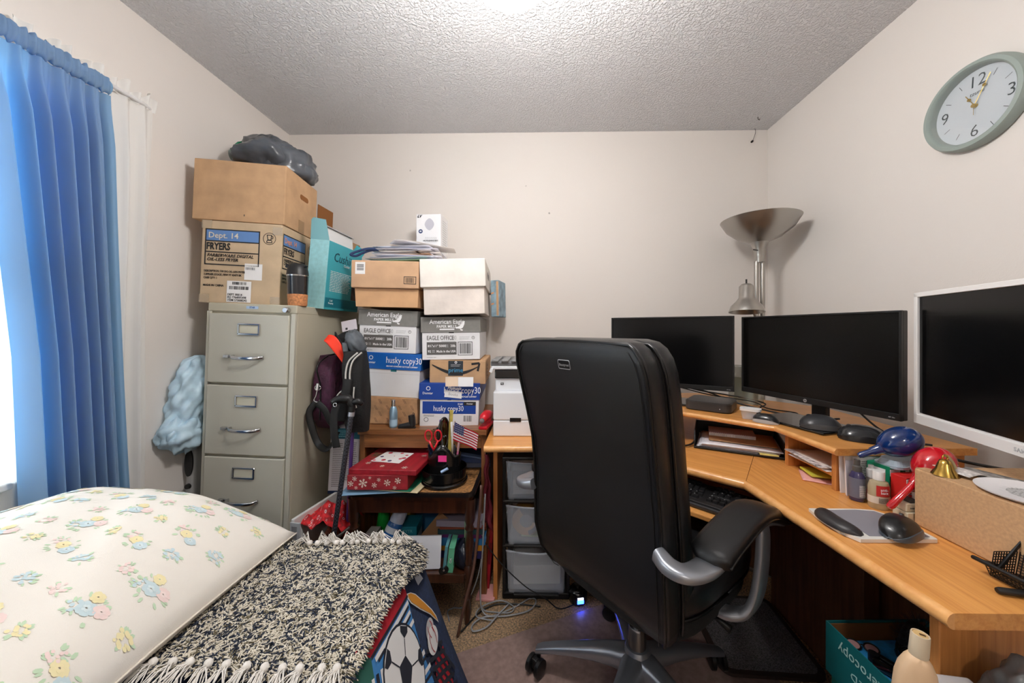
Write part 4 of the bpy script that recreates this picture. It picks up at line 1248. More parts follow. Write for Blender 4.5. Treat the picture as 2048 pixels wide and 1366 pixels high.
stick('pen', 'pink tipped clear pen leaning in the right of the caddy', 'pen', (cx_ + 0.068, cy_ - 0.018, ZT + 0.180), (cx_ + 0.045, cy_ + 0.0, bz), 0.0048, mat('pink_pen', (196, 110, 150), 0.3), mat('pink_cap', (206, 160, 160), 0.3))
stick('pen', 'silver pen in the right of the caddy below the small flag', 'pen', (cx_ + 0.050, cy_ - 0.02, ZT + 0.165), (cx_ + 0.035, cy_ + 0.0, bz), 0.0045, mat('silver_pen', (150, 150, 156), 0.3, 0.7), mat('dark_clip', (60, 60, 66), 0.4))
ru = thing('ruler', 'yellowed wooden ruler standing upright in the black caddy', 'ruler', (cx_ + 0.015, cy_ + 0.005, bz), (R(-2), R(2.5), R(8)))
part('blade', MB().box((0, 0, 0.138), (0.017, 0.003, 0.276), bev=0.0006), mat('ruler_yellow', (176, 158, 74), 0.5, noise=(40, 0.1)), ru)
part('tick_marks', bars_mb(-0.008, -0.002, 0.004, 0.27, 1, front(-0.002)), INK, ru)
mi = thing('hand_mirror', 'long black oval hand mirror standing in the middle of the caddy', 'mirror', (cx_ - 0.006, cy_ + 0.0, bz), (0, R(1), R(60)))
rim = [(0.030 * math.cos(a), 0, 0.176 + 0.066 * math.sin(a)) for a in [i * 2 * math.pi / 28 for i in range(29)]]
part('rim', MB().tube(rim, 0.006, 10, caps=False), GB, mi, smooth=True)
part('glass', MB().lathe([(0, 0), (0.028, 0), (0.028, 0.003), (0, 0.003)], 28, Matrix.Translation((0, 0.0015, 0.176)) @ Matrix.Rotation(R(90), 4, 'X'), sy=2.2), mat('mirror_glass', (120, 122, 128), 0.08, 1.0), mi, smooth=True, auto=40)
part('handle', MB().tube([(0, 0, 0), (0, 0, 0.06), (0, 0, 0.112)], [0.009, 0.007, 0.008], 12, squash=(1, 0.7)), GB, mi, smooth=True, auto=40)
co = thing('comb', 'black wide tooth comb standing left of the hand mirror', 'comb', (cx_ - 0.030, cy_ + 0.012, bz), (0, R(-3), R(10)))
part('spine', MB().box((0.006, 0, 0.10), (0.010, 0.004, 0.20), bev=0.001), BLACK, co)
for i in range(9):
    part('tooth', MB().box((-0.006, 0, 0.125 + i * 0.0085), (0.018, 0.0022, 0.003)), BLACK, co)
hb = thing('hair_brush', 'purple backed hair brush standing behind the comb', 'brush', (cx_ - 0.016, cy_ + 0.03, bz), (0, R(-1), R(0)))
part('paddle', MB().box((0, 0, 0.185), (0.024, 0.012, 0.09), bev=0.005, seg=3), mat('purple_plastic', (104, 74, 158), 0.35), hb, smooth=True, auto=30)
part('handle', MB().tube([(0, 0, 0), (0, 0, 0.145)], 0.006, 10), mat('purple_plastic', (104, 74, 158)), hb, smooth=True, auto=30)
sc = thing('scissors', 'scissors with red loop handles standing in the caddy', 'scissors', (cx_ - 0.036, cy_ - 0.02, bz), (R(4), R(-2), R(8)))
RDS = mat('scissor_red', (204, 32, 44), 0.3)
for sx, dz in ((-1, 0.0), (1, -0.004)):
    lp = [(sx * 0.020 + 0.014 * math.cos(a), 0.002 * sx, 0.178 + dz + 0.024 * math.sin(a)) for a in [i * 2 * math.pi / 20 for i in range(21)]]
    part('handle', MB().tube(lp, 0.0036, 8, caps=False), RDS, sc, smooth=True)
    part('shank', MB().tube([(sx * 0.018, 0.002 * sx, 0.155 + dz), (sx * 0.006, 0.002 * sx, 0.125), (0, 0.002 * sx, 0.112)], 0.0045, 8), RDS, sc, smooth=True)
    part('blade', MB().loft([[(-0.006, 0.001 * sx, 0.115), (0.006, 0.001 * sx, 0.115), (0.006, 0.002 * sx, 0.115), (-0.006, 0.002 * sx, 0.115)], [(-sx * 0.003 - 0.001, 0.001 * sx, 0.0), (-sx * 0.003 + 0.001, 0.001 * sx, 0.0), (-sx * 0.003 + 0.001, 0.002 * sx, 0.0), (-sx * 0.003 - 0.001, 0.002 * sx, 0.0)]]), mat('steel', (170, 170, 172), 0.3, 1.0), sc)
fl = thing('flag', 'small fabric american flag on a stick leaning out of the caddy', 'flag', (cx_ + 0.030, cy_ - 0.012, bz), (0, 0, 0))
part('stick', MB().tube([(0, 0, 0), (0.020, -0.006, 0.235)], 0.002, 6), mat('stick_wood', (170, 140, 100), 0.6), fl)
FO = Vector((0.019, -0.007, 0.232))
FU = Vector((0.104, -0.012, -0.050))      # fly direction
FV = Vector((-0.008, 0.002, -0.078))      # hoist downwards
def flag_pt(u, v, off=0.0):
    p = FO + FU * u + FV * (v * (1 - 0.12 * u))
    p.y -= 0.006 * math.sin(5.5 * u + 1.2 * v) * (0.3 + u) + off
    return p
FR = cloth('flag_red', (176, 30, 52), 0.2)
FW_ = cloth('flag_white', (232, 226, 226), 0.2)
FB_ = cloth('flag_blue', (44, 54, 104), 0.2)
for i in range(13):
    part('stripe', MB().grid(lambda u, v: flag_pt(u, (i + v) / 13), 14, 1), FR if i % 2 == 0 else FW_, fl, smooth=True)
part('canton', MB().grid(lambda u, v: flag_pt(u * 0.42, v * 7 / 13, 0.0012), 6, 4), FB_, fl, smooth=True)
sm_ = MB()
for i in range(5):
    for j in range(9):
        if True:
            u = 0.03 + j * 0.045; v = (0.05 + i * 0.108 + (j % 2) * 0.05)
            if v < 0.52:
                c0 = flag_pt(u, v, 0.002)
                pts = [c0 + (FU.normalized() * math.sin(a) + FV.normalized() * -math.cos(a)) * (0.0021 if k % 2 == 0 else 0.0009) for k, a in [(k, k * math.pi / 5) for k in range(10)]]
                sm_._fin([sm_.bm.faces.new([sm_.bm.verts.new(p) for p in pts])])
part('printed_stars', sm_, FW_, fl)['kind'] = 'stuff'
single('glue_stick', MB().tube([(0, 0, 0), (0.03, 0.005, 0.004)], 0.006, 10), mat('white_blue', (160, 186, 224), 0.4), 'little white and blue cap in the tray of the caddy', 'cap', (cx_ + 0.004, cy_ - 0.072, ZT + 0.068), (0, R(-20), 0), smooth=True, auto=40)

# papers lying at the back of the tray table, inside the stand
for i, (w, d, m_, lab, x, y, yw) in enumerate((
        (0.26, 0.20, (96, 104, 128), 'slate blue binder lying behind the black caddy', -0.36, 1.80, 6),
        (0.22, 0.16, (66, 84, 128), 'dark blue notebook on the slate binder', -0.35, 1.79, -6),
        (0.20, 0.03, (120, 140, 180), 'light blue plastic strip on the dark blue notebook', -0.345, 1.74, -24))):
    flat('binder' if i == 0 else ('notebook' if i == 1 else 'plastic_strip'), w, d, 0.022 if i < 2 else 0.008, mat('binder_%d' % i, m_, 0.45), lab, 'binder' if i == 0 else ('notebook' if i == 1 else 'strip'), x, y, ZT + 0.001 + i * 0.0235, yw, bev=0.002)

# ------------------------------------------------------------------ on the low shelf of the tray table
ZS = 0.217
def book(label, w, d, h, x, y, z, yaw, col, rot=None, group=None, name='book', cat='book'):
    t = thing(name, label, cat, (x, y, z), rot or (0, 0, R(yaw)), group)
    m_ = mat('cover_%d_%d_%d' % col, col, 0.5)
    part('cover', MB().box((0, 0, h - 0.001), (w, d, 0.002)).box((0, 0, 0.001), (w, d, 0.002)).box((0, -d / 2 + 0.001, h / 2), (w, 0.002, h - 0.004)), m_, t)['kind'] = 'stuff'
    part('pages', MB().box((0, 0.003, h / 2), (w - 0.006, d - 0.008, h - 0.004)), mat('pages', (214, 206, 190), 0.8), t)
    return t
bx, by = -0.335, 1.66
for i, (col, h, lab) in enumerate((
        ((44, 40, 96), 0.030, 'navy book with pale label at the foot of the book stack under the table'),
        ((206, 140, 30), 0.024, 'orange book low in the stack under the table'),
        ((50, 122, 176), 0.030, 'light blue book in the stack under the table'),
        ((90, 30, 90), 0.016, 'purple book in the stack under the table'),
        ((40, 70, 74), 0.020, 'dark teal book in the stack under the table'),
        ((130, 60, 40), 0.010, 'thin brown book in the stack under the table'),
        ((150, 140, 156), 0.026, 'pale grey book topmost in the stack under the table'))):
    z0 = ZS + sum((0.030, 0.024, 0.030, 0.016, 0.020, 0.010, 0.026)[:i]) + i * 0.001 
    b_ = book(lab, 0.20, 0.22, h, bx + 0.004 * (i % 3), by + 0.003 * (i % 2), z0, TYAW + (i % 3) * 2 - 2, col)
    if i == 0:
        part('label', rect(-0.03, 0.005, 0.006, 0.024, front(-0.1112)), WHITEP, b_)
book('white notepad leaning on the low shelf of the tray table', 0.150, 0.012, 0.125, -0.475, 1.475, ZS + 0.002, 0, (226, 226, 232), (R(-14), 0, R(4)), name='notepad', cat='notepad')
book('teal spined thin book upright beside the white notepad', 0.012, 0.13, 0.105, -0.384, 1.520, ZS + 0.001, 0, (90, 150, 160), (0, R(6), R(4)))
bb = book('mint green book with white letters upright beside the teal one', 0.024, 0.13, 0.100, -0.360, 1.520, ZS + 0.001, 0, (96, 176, 140), (0, R(5), R(4)))
text('OX', 0.014, (0, -0.0662, 0.05), 'front', PRW, bb, rotz=R(90))
bv = single('plastic_bag', MB().grid(bag_fn(0.046, 0.05, 0.060, 21, 0.3, -0.6), 36, 24, cu=True), mat('navy_bag', (26, 30, 44), 0.3), 'small dark navy plastic bag on the right of the low shelf', 'bag', (-0.300, 1.512, ZS + 0.043), smooth=True)
en = thing('envelope', 'brown kraft envelope standing on its corner behind the white notepad', 'envelope', (-0.470, 1.545, ZS + 0.070), (R(-10), R(42), R(4)))
part('body', MB().box((0, 0, 0.06), (0.095, 0.002, 0.13)), mat('kraft_dark', (140, 100, 66), 0.8), en)
part('flap', MB().prism([(-0.0475, 0), (0.0475, 0), (0.0, 0.045)], -0.0016, -0.001, Matrix.Translation((0, 0, 0.08)) @ Matrix.Rotation(R(90), 4, 'X')), mat('kraft_flap', (128, 88, 56), 0.8), en)
cs = thing('sticky_note', 'coral sticky notes in front of the book stack under the table', 'note', (-0.285, 1.500, ZS + 0.096), (R(-6), 0, R(2)))
part('pad', MB().box((0, 0, 0.02), (0.030, 0.004, 0.038)), mat('coral', (226, 104, 92), 0.6), cs)
st_ = single('drinking_straw', MB().tube([(0, 0, 0), (0.002, 0, 0.16)], 0.003, 8), mat('straw_green', (146, 190, 150), 0.4), 'pale green straw upright beside the coral notes', 'straw', (-0.306, 1.520, ZS + 0.022))
cl = thing('hair_clip', 'black claw clip on the front rail of the low shelf', 'clip', (-0.378, 1.446, ZS + 0.003), (0, 0, R(20)))
for sx in (-1, 1):
    part('jaw', MB().tube(curve([(sx * 0.004, 0, 0.026), (sx * 0.012, 0, 0.018), (sx * 0.011, 0, 0.008), (sx * 0.002, 0, 0.001)], 5), 0.003, 8, squash=(1, 2.5)), BLACK, cl, smooth=True)
part('spring', MB().cyl((0, -0.008, 0.018), (0, 0.008, 0.018), 0.004, n=10), CHROME, cl)
can = thing('spray_can', 'blue disinfectant spray can with white cap tipped against the table leg', 'spray can', (-0.668, 1.505, ZS + 0.014), (R(-16), R(21), R(0)))
part('body', MB().lathe([(0, 0), (0.031, 0), (0.033, 0.004), (0.033, 0.150), (0.029, 0.160), (0, 0.160)], 28), mat('can_blue', (40, 104, 178), 0.3, noise=(8, 0.1)), can, smooth=True, auto=40)
part('label_band', MB().lathe([(0.0334, 0.118), (0.0334, 0.142)], 28, caps=False), mat('can_white', (220, 226, 236), 0.4), can, smooth=True)
part('cap', MB().lathe([(0, 0.160), (0.030, 0.160), (0.0315, 0.166), (0.029, 0.222), (0.022, 0.230), (0, 0.230)], 28), mat('cap_lilac_white', (196, 204, 226), 0.4), can, smooth=True, auto=40)
text('ysol', 0.036, (0.004, -0.0342, 0.085), 'front', mat('ink_can', (12, 34, 92), 0.5), can, bold=0.01, shear=0.2)
gn_ = thing('squeeze_bottle', 'bright green bottle behind the blue spray can', 'bottle', (-0.735, 1.66, ZS), (0, R(8), 0))
part('body', MB().lathe([(0, 0), (0.024, 0), (0.026, 0.01), (0.026, 0.15), (0.012, 0.19), (0, 0.19)], 20), mat('bottle_green', (30, 160, 60), 0.35), gn_, smooth=True, auto=40)
part('cap', MB().lathe([(0, 0.19), (0.012, 0.19), (0.010, 0.22), (0, 0.222)], 16), mat('bottle_green2', (24, 120, 50), 0.35), gn_, smooth=True, auto=40)
flat('carton', 0.10, 0.06, 0.17, mat('carton_yellow', (206, 170, 40), 0.5), 'yellow carton at the back of the low shelf', 'box', -0.660, 1.745, ZS + 0.001, TYAW)
flat('carton', 0.11, 0.05, 0.20, mat('carton_sky', (60, 120, 160), 0.5), 'sky blue carton behind the yellow one on the low shelf', 'box', -0.540, 1.775, ZS + 0.001, TYAW)
tl = thing('product_carton', 'teal and white carton with small letters on the low shelf behind the spray can', 'box', (-0.585, 1.60, ZS + 0.001), (0, 0, R(4)))
part('body', MB().box((0, 0, 0.045), (0.11, 0.10, 0.090), bev=0.001), mat('board_grey_white', (190, 190, 200), 0.6), tl)
part('lid', MB().box((0, 0, 0.112), (0.114, 0.104, 0.044), bev=0.001), TEALD, tl)
text('EYTR', 0.018, (0.018, -0.0526, 0.114), 'front', mat('print_teal_pale', (120, 186, 196), 0.5), tl)
flat('carton', 0.045, 0.06, 0.105, mat('carton_small_white', (196, 186, 182), 0.6), 'small off white carton at the left end of the low shelf', 'box', -0.728, 1.575, ZS + 0.001, TYAW)

# ------------------------------------------------------------------ bags and oddments between cabinet and stand
wp = thing('shelf_panel', 'white board with slotted bracket leaning along the cabinet foot', 'panel', (-0.9861, 1.4200, 0.4313), (0, 0, R(-9)))
wp.location.z = 0
part('board', MB().box((0, 0.22, 0.225), (0.014, 0.44, 0.45), bev=0.003), mat('melamine_white', (222, 222, 220), 0.4), wp)
part('bracket', MB().box((0.016, -0.003, 0.32), (0.046, 0.006, 0.24), bev=0.001), mat('bracket_grey', (190, 192, 196), 0.4), wp)
for i in range(3):
    part('slot', MB().box((0.014, -0.0066, 0.40 - i * 0.075), (0.024, 0.001, 0.05)), mat('slot_grey', (140, 142, 146), 0.5), wp)
    part('bolt', MB().cyl((0.012, -0.006, 0.395 - i * 0.075), (0.012, -0.012, 0.395 - i * 0.075), 0.006, n=12), BLACK, wp)
ry = thing('craft_bag', 'rust brown shaggy bag on the floor under the red bandana', 'bag', (-0.868, 1.515, 0.0))
rb = MB()
part('body', rb.grid(bag_fn(0.064, 0.08, 0.20, 33, 0.3, -0.9), 40, 28, cu=True), mat('rust_fur', (92, 44, 24), 0.8, noise=(60, 0.5)), ry, smooth=True).location = (0, 0, 0.185)
fz = MB()
q = random.Random(3)
for i in range(260):
    a = q.uniform(math.pi * 0.9, math.pi * 2.1); z = q.uniform(0.12, 0.34); rr = 0.066 * math.sqrt(max(0.05, 1 - ((z - 0.185) / 0.2) ** 2))
    p = Vector((rr * math.cos(a), rr * 1.15 * math.sin(a), z))
    d = Vector((math.cos(a) * 0.3, math.sin(a) * 0.5, -1)).normalized() * q.uniform(0.03, 0.07)
    s = Vector((-math.sin(a), math.cos(a), 0)) * 0.0025
    fz.quad(p - s, p + s, p + d + s * 0.3, p + d - s * 0.3)
part('fringe', fz, mat('rust_fringe', (150, 70, 34), 0.6, noise=(50, 0.4)), ry)['kind'] = 'stuff'
part('strap', MB().tube(curve([(-0.07, -0.06, 0.33), (-0.02, -0.11, 0.36), (0.06, -0.10, 0.38), (0.10, -0.05, 0.40)], 6), 0.007, 8, squash=(0.5, 1)), mat('dark_leather', (38, 26, 20), 0.5), ry, smooth=True)
bd = thing('bandana', 'crumpled red paisley bandana on the rust brown bag', 'cloth', (-0.885, 1.525, 0.365), (0, R(8), 0))
def band(u, v):
    x, y = (u - 0.5) * 0.20, (v - 0.5) * 0.15
    r = math.hypot(x / 0.12, y / 0.09)
    return (x, y, 0.085 * math.exp(-r * r * 1.6) + 0.010 * math.sin(17 * u + 5 * v) + 0.008 * math.sin(13 * v - 8 * u) + 0.003 * math.sin(41 * u + 23 * v) + 0.02)
part('cloth', MB().slabgrid(band, 40, 30, 0.002), mat('bandana_red', (190, 26, 34), 0.7, noise=(70, 0.25)), bd, smooth=True)
pm2 = MB()
for i in range(34):
    u, v = q.uniform(0.06, 0.9), q.uniform(0.03, 0.6)
    s = q.uniform(0.018, 0.035)
    pts = [Vector(band(min(1, max(0, u + s * math.cos(a) * 0.7)), min(1, max(0, v + s * math.sin(a))))) + Vector((0, -0.0012, 0.0016)) for a in [k * 2 * math.pi / 8 for k in range(8)]]
    for k in range(8):
        a, b_ = pts[k], pts[(k + 1) % 8]
        c0 = sum(pts, Vector()) / 8
        pm2.quad(a, b_, c0 + (b_ - c0) * 0.6, c0 + (a - c0) * 0.6)
part('printed_paisley', pm2, mat('print_pink_white', (236, 196, 196), 0.7), bd)['kind'] = 'stuff'
dc = thing('product_carton', 'tall white carton with teal header and fine print beside the cabinet', 'box', (-0.985, 1.66, 0.445), (R(0), R(3), R(8)))
part('body', MB().box((0.066, 0.075, 0.155), (0.132, 0.15, 0.31), bev=0.002), mat('carton_lilac_white', (212, 208, 212), 0.6), dc)
part('header', MB().box((0.066, -0.0006, 0.284), (0.131, 0.0012, 0.05)), mat('teal_print', (18, 96, 116), 0.5), dc)
part('foot_band', MB().box((0.066, -0.0006, 0.006), (0.131, 0.0012, 0.014)), mat('navy_print', (20, 40, 76), 0.5), dc)
part('fine_print', lines_mb(0.014, 0.060, 0.03, 0.24, 24, 0.0026, front(-0.0008), 12), GREYI, dc)
part('fine_print', lines_mb(0.072, 0.122, 0.06, 0.245, 20, 0.0026, front(-0.0008), 13), GREYI, dc)
part('fine_print', lines_mb(0.014, 0.09, 0.266, 0.300, 4, 0.003, front(-0.0016), 14), mat('print_teal_pale', (120, 186, 196)), dc)

def rounded_bag(root, w, d, h, m, name='body', puff=0.25, seed=1):
    q = random.Random(seed); a_, b_ = q.uniform(0, 6), q.uniform(0, 6)
    rings = []
    n = 28
    for k in range(15):
        v = k / 14
        s = (1 - abs(2 * v - 1) ** 4.5) ** 0.5 if 0 < v < 1 else 0.55
        s = max(s, 0.55)
        z = h * v
        ring = []
        for i in range(n):
            a = 2 * math.pi * i / n
            cx, sy = math.cos(a), math.sin(a)
            e = 0.45
            x = math.copysign(abs(cx) ** e, cx) * w / 2 * (0.86 + 0.14 * s)
            y = math.copysign(abs(sy) ** e, sy) * d / 2 * s
            wob = 1 + 0.03 * math.sin(3 * a + 7 * v + a_) + 0.02 * math.sin(7 * a - 11 * v + b_)
            ring.append((x * wob, y * wob, z))
        rings.append(ring)
    return part(name, MB().loft(rings), m, root, smooth=True, auto=60)

PLUM = mat('plum_nylon', (70, 28, 56), 0.65, noise=(40, 0.15), bump=(160, 0.3))
pb_ = thing('laptop_bag', 'plum quilted laptop bag with a metal clip standing beside the cabinet', 'bag', (-0.985, 1.695, 0.762), (R(0), R(2), R(4)))
rounded_bag(pb_, 0.10, 0.22, 0.335, PLUM, seed=2)
part('zipper', MB().tube(curve([(0.0, -0.111, 0.05), (0.0, -0.116, 0.2), (0.0, -0.15, 0.29), (0.0, -0.07, 0.332), (0.0, 0.0, 0.34)], 8), 0.0035, 6), BLACK, pb_, smooth=True)
ql = MB()
for i in range(7):
    z0 = 0.04 + i * 0.034
    ql.tube([(0.0515, -0.085, z0), (0.0525, 0.05, z0 + 0.07)], 0.0016, 5)
for i in range(6):
    ql.tube([(0.052, -0.08 + i * 0.03, 0.30), (0.052, -0.07 + i * 0.03, 0.05)], 0.0014, 5)
part('quilting', ql, mat('plum_dark', (46, 16, 38), 0.7), pb_)['kind'] = 'stuff'
part('clip', MB().tube([(-0.008, -0.120, 0.215), (-0.008, -0.126, 0.185)], 0.008, 10), CHROME, pb_, smooth=True, auto=40)
part('clip_ring', MB().tube([(-0.008 + 0.013 * math.cos(a), -0.122, 0.196 + 0.011 * math.sin(a)) for a in [i * 2 * math.pi / 16 for i in range(17)]], 0.0022, 6), CHROME, pb_, smooth=True)
part('clip_hook', MB().tube(curve([(-0.008, -0.125, 0.185), (-0.012, -0.126, 0.160), (-0.020, -0.126, 0.140), (-0.002, -0.126, 0.132), (0.004, -0.126, 0.142)], 6), 0.003, 6), CHROME, pb_, smooth=True)
part('strap', MB().tube(curve([(-0.008, -0.124, 0.135), (-0.035, -0.132, 0.09), (-0.02, -0.135, 0.02), (0.01, -0.135, -0.05), (0.07, -0.17, -0.06), (0.09, -0.125, 0.0)], 8), 0.014, 8, squash=(0.18, 1)), BLACK, pb_, smooth=True)
part('strap', MB().tube(curve([(-0.006, -0.128, 0.13), (0.03, -0.132, 0.10), (0.055, -0.130, 0.05), (0.085, -0.125, 0.01)], 8), 0.016, 8, squash=(0.18, 1)), BLACK, pb_, smooth=True)

du = thing('duffel_bag', 'dark bag standing upright behind the plum laptop bag', 'bag', (-0.885, 2.045, 0.0), (0, 0, R(4)))
rounded_bag(du, 0.15, 0.20, 1.20, mat('charcoal_nylon', (34, 32, 34), 0.7, bump=(120, 0.3)), seed=5)
part('strap', MB().tube(curve([(-0.05, -0.10, 1.1), (-0.02, -0.12, 1.18), (0.04, -0.11, 1.16), (0.05, -0.10, 1.05)], 6), 0.010, 8, squash=(0.3, 1)), BLACK, du, smooth=True)

BN = mat('black_nylon', (15, 15, 16), 0.75, bump=(140, 0.3))
PIPE = mat('piping_white', (206, 204, 198), 0.5)
bk = thing('backpack', 'black backpack with white piping squeezed beside the carton column', 'backpack', (-0.780, 1.545, 0.775), (0, R(-2), R(4)))
rounded_bag(bk, 0.092, 0.10, 0.35, BN, seed=9)
for dx in (0, 0.017):
    part('piping', MB().tube(curve([(-0.022 + dx, -0.051, 0.20), (-0.020 + dx, -0.055, 0.26), (-0.006 + dx, -0.054, 0.31), (0.03 + dx, -0.05, 0.345)], 8), 0.0036, 6), PIPE, bk, smooth=True)
part('piping', MB().tube(curve([(-0.050, -0.042, 0.12), (-0.062, -0.050, 0.16), (-0.040, -0.054, 0.185), (-0.025, -0.054, 0.19)], 8), 0.003, 6), PIPE, bk, smooth=True)
part('piping', MB().tube(curve([(0.012, -0.054, 0.20), (0.008, -0.054, 0.15), (0.018, -0.054, 0.11)], 8), 0.003, 6), PIPE, bk, smooth=True)
part('strap', MB().tube(curve([(-0.012, -0.055, 0.235), (-0.020, -0.061, 0.18), (-0.036, -0.063, 0.12), (-0.046, -0.063, 0.06)], 6), 0.019, 8, squash=(0.2, 1)), mat('webbing', (22, 22, 23), 0.8), bk, smooth=True)
gp = thing('pouch', 'grey fabric pouch lying on top of the black backpack', 'pouch', (-0.800, 1.60, 1.108), (0, R(-20), R(10)))
part('body', MB().grid(bag_fn(0.036, 0.060, 0.062, 14, 0.25, -0.7), 36, 24, cu=True), mat('grey_fabric', (86, 92, 98), 0.7, noise=(18, 0.15)), gp, smooth=True).location = (0, 0, 0.052)
part('flap', MB().slabgrid(lambda u, v: (-0.035 - 0.03 * v + 0.012 * math.sin(9 * u), -0.06 + 0.05 * u, 0.07 - 0.15 * v - 0.01 * math.sin(5 * u)), 10, 10, 0.004), mat('grey_fabric', (86, 92, 98)), gp, smooth=True)
OR = mat('lining_red', (246, 56, 24), 0.5)
ht = thing('cap', 'black folded cap with bright red orange lining on the plum bag', 'hat', (-0.915, 1.64, 1.094), (0, 0, R(4)))
part('crown', MB().grid(bag_fn(0.058, 0.085, 0.075, 41, 0.25, -0.5), 40, 28, cu=True), BN, ht, smooth=True).location = (0.036, 0.02, 0.045)
def brim(u, v):
    a = lerp(R(205), R(-62), u)
    w = (v - 0.5) * (0.026 + 0.016 * math.sin(math.pi * u))
    cx, cz = -0.024 + 0.085 * u, 0.088 - 0.105 * u * u
    return (cx + w * 0.5, -0.078 - 0.012 * math.sin(math.pi * u) - 0.006 * math.cos(3 * v), cz + w * 1.0)
part('brim', MB().slabgrid(brim, 20, 8, 0.006), OR, ht, label='bright red orange brim lining', smooth=True)
part('peak', MB().slabgrid(lambda u, v: (lerp(0.005, 0.075, u), -0.060 - 0.02 * math.sin(3 * u), 0.070 - 0.075 * u + 0.045 * v), 12, 6, 0.006), BN, ht, smooth=True)
tg_ = thing('hang_tag', 'white card tag with dark square above the grey pouch', 'tag', (-0.8991, 1.7000, 1.2126), (R(-12), R(-12), R(6)))
part('card', MB().box((0, 0, 0.028), (0.072, 0.002, 0.052), bev=0.0008, seg=1), mat('tag_lilac', (206, 198, 206), 0.6), tg_)
part('printed_mark', MB().box((-0.014, -0.0014, 0.014), (0.010, 0.001, 0.010)), INK, tg_)

# trekking poles
tp = thing('trekking_pole', 'patterned dark trekking pole with black grip leaning beside the tray table', 'pole', (-0.830, 1.340, 0.0))
CHK = bpy.data.materials.new('pole_pattern'); CHK.use_nodes = True
cn = CHK.node_tree
ck_ = cn.nodes.new('ShaderNodeTexChecker'); ck_.inputs['Scale'].default_value = 150
ck_.inputs[1].default_value = rgb(14, 15, 20); ck_.inputs[2].default_value = rgb(62, 64, 74)
tco = cn.nodes.new('ShaderNodeTexCoord'); cn.links.new(tco.outputs['Object'], ck_.inputs['Vector'])
cn.links.new(ck_.outputs['Color'], cn.nodes['Principled BSDF'].inputs['Base Color']); cn.nodes['Principled BSDF'].inputs['Roughness'].default_value = 0.35
top_ = Vector((-0.7606, 1.4500, 0.8748)) - Vector((-0.830, 1.340, 0))
part('shaft', MB().tube([(0, 0, 0.03), top_], [0.008, 0.0105], 12), CHK, tp, smooth=True, auto=40)
part('tip', MB().tube([(0, 0, 0), top_ * 0.035], [0.004, 0.009], 10), BLACK, tp, smooth=True, auto=40)
part('collar', MB().tube([top_ * 0.985, top_ * 1.012], 0.013, 12), mat('collar_silver', (170, 172, 180), 0.3, 0.6), tp, smooth=True, auto=40)
g0 = top_ * 1.005
part('grip', MB().tube(curve([g0, g0 + Vector((0.002, 0, 0.03)), g0 + Vector((-0.012, -0.004, 0.052)), g0 + Vector((-0.045, -0.01, 0.055)), g0 + Vector((-0.07, -0.012, 0.040))], 6), [0.013] * 6 + [0.016] * 6 + [0.019] * 6 + [0.016] * 7, 12), BLACK, tp, smooth=True)
part('grip_nose', MB().tube([g0 + Vector((0.0, 0, 0.04)), g0 + Vector((0.03, 0.0, 0.045)), g0 + Vector((0.045, 0, 0.03))], [0.015, 0.014, 0.008], 10), BLACK, tp, smooth=True)
part('wrist_loop', MB().tube(curve([g0 + Vector((-0.055, -0.014, 0.04)), g0 + Vector((-0.062, -0.022, -0.02)), g0 + Vector((-0.058, -0.024, -0.09)), g0 + Vector((-0.05, -0.022, -0.14))], 6), 0.016, 8, squash=(0.25, 1)), mat('webbing', (40, 40, 42)), tp, smooth=True)
part('grommet', MB().tube([g0 + Vector((-0.052 + 0.007 * math.cos(a), -0.030, 0.035 + 0.007 * math.sin(a))) for a in [i * 2 * math.pi / 12 for i in range(13)]], 0.0018, 6), CHROME, tp, smooth=True)
p2 = thing('trekking_pole', 'thin purple trekking pole behind the patterned one', 'pole', (-0.805, 1.46, 0.0))
t2 = Vector((-0.8012, 1.5400, 0.8231)) - Vector((-0.805, 1.46, 0))
part('shaft', MB().tube([(0, 0, 0), t2], [0.006, 0.008], 10), mat('pole_purple', (70, 44, 104), 0.35), p2, smooth=True, auto=40)
part('grip', MB().tube([t2, t2 * 1.06], [0.013, 0.011], 10), BLACK, p2, smooth=True, auto=40)

# ------------------------------------------------------------------ corner desk with raised shelf
DZ, DT_ = 0.74, 0.028
C1, C2 = (226, 162, 90), (206, 138, 68)
WX = wood('desk_wood_along', C1, C2, (3.2, 95, 95), 0.36, 0.12)
WY = wood('desk_wood_across', C1, C2, (95, 3.2, 95), 0.36, 0.12)
WZ = wood('desk_wood_upright', (206, 140, 78), (180, 114, 58), (70, 70, 3), 0.42, 0.1)
WD = wood('desk_wood_diagonal', C1, C2, (3.2, 95, 95), 0.36, 0.12)
for n in WD.node_tree.nodes:
    if n.type == 'MAPPING':
        n.vector_type = 'TEXTURE'
        n.inputs['Scale'].default_value = (1 / 3.2, 1 / 95, 1 / 95)
        n.inputs['Rotation'].default_value = (0, 0, R(-43))
WE = wood('desk_edge', (234, 176, 110), (218, 154, 88), (30, 30, 30), 0.34, 0.2)
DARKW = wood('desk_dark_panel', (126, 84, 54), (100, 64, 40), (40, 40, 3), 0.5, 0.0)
A_, B_, C_, D_ = (-0.215, 1.463), (0.275, 1.474), (0.663, 1.133), (0.703, 0.609)
desk = thing('corner_desk', 'honey oak corner desk with raised shelf filling the right side of the room', 'desk', (0.6, 1.4, 0.0))
ox, oy = 0.6, 1.4
def dl(ps):
    return [(x - ox, y - oy) for x, y in ps]
E_, F1, F2, G_ = (1.30, 0.612), (1.30, 1.60), (0.96, 1.98), (-0.215, 1.98)
part('top_panel', MB().prism(dl([A_, (0.2745, 1.474), (0.2745, 1.98), G_]), DZ - DT_, DZ), WX, desk)
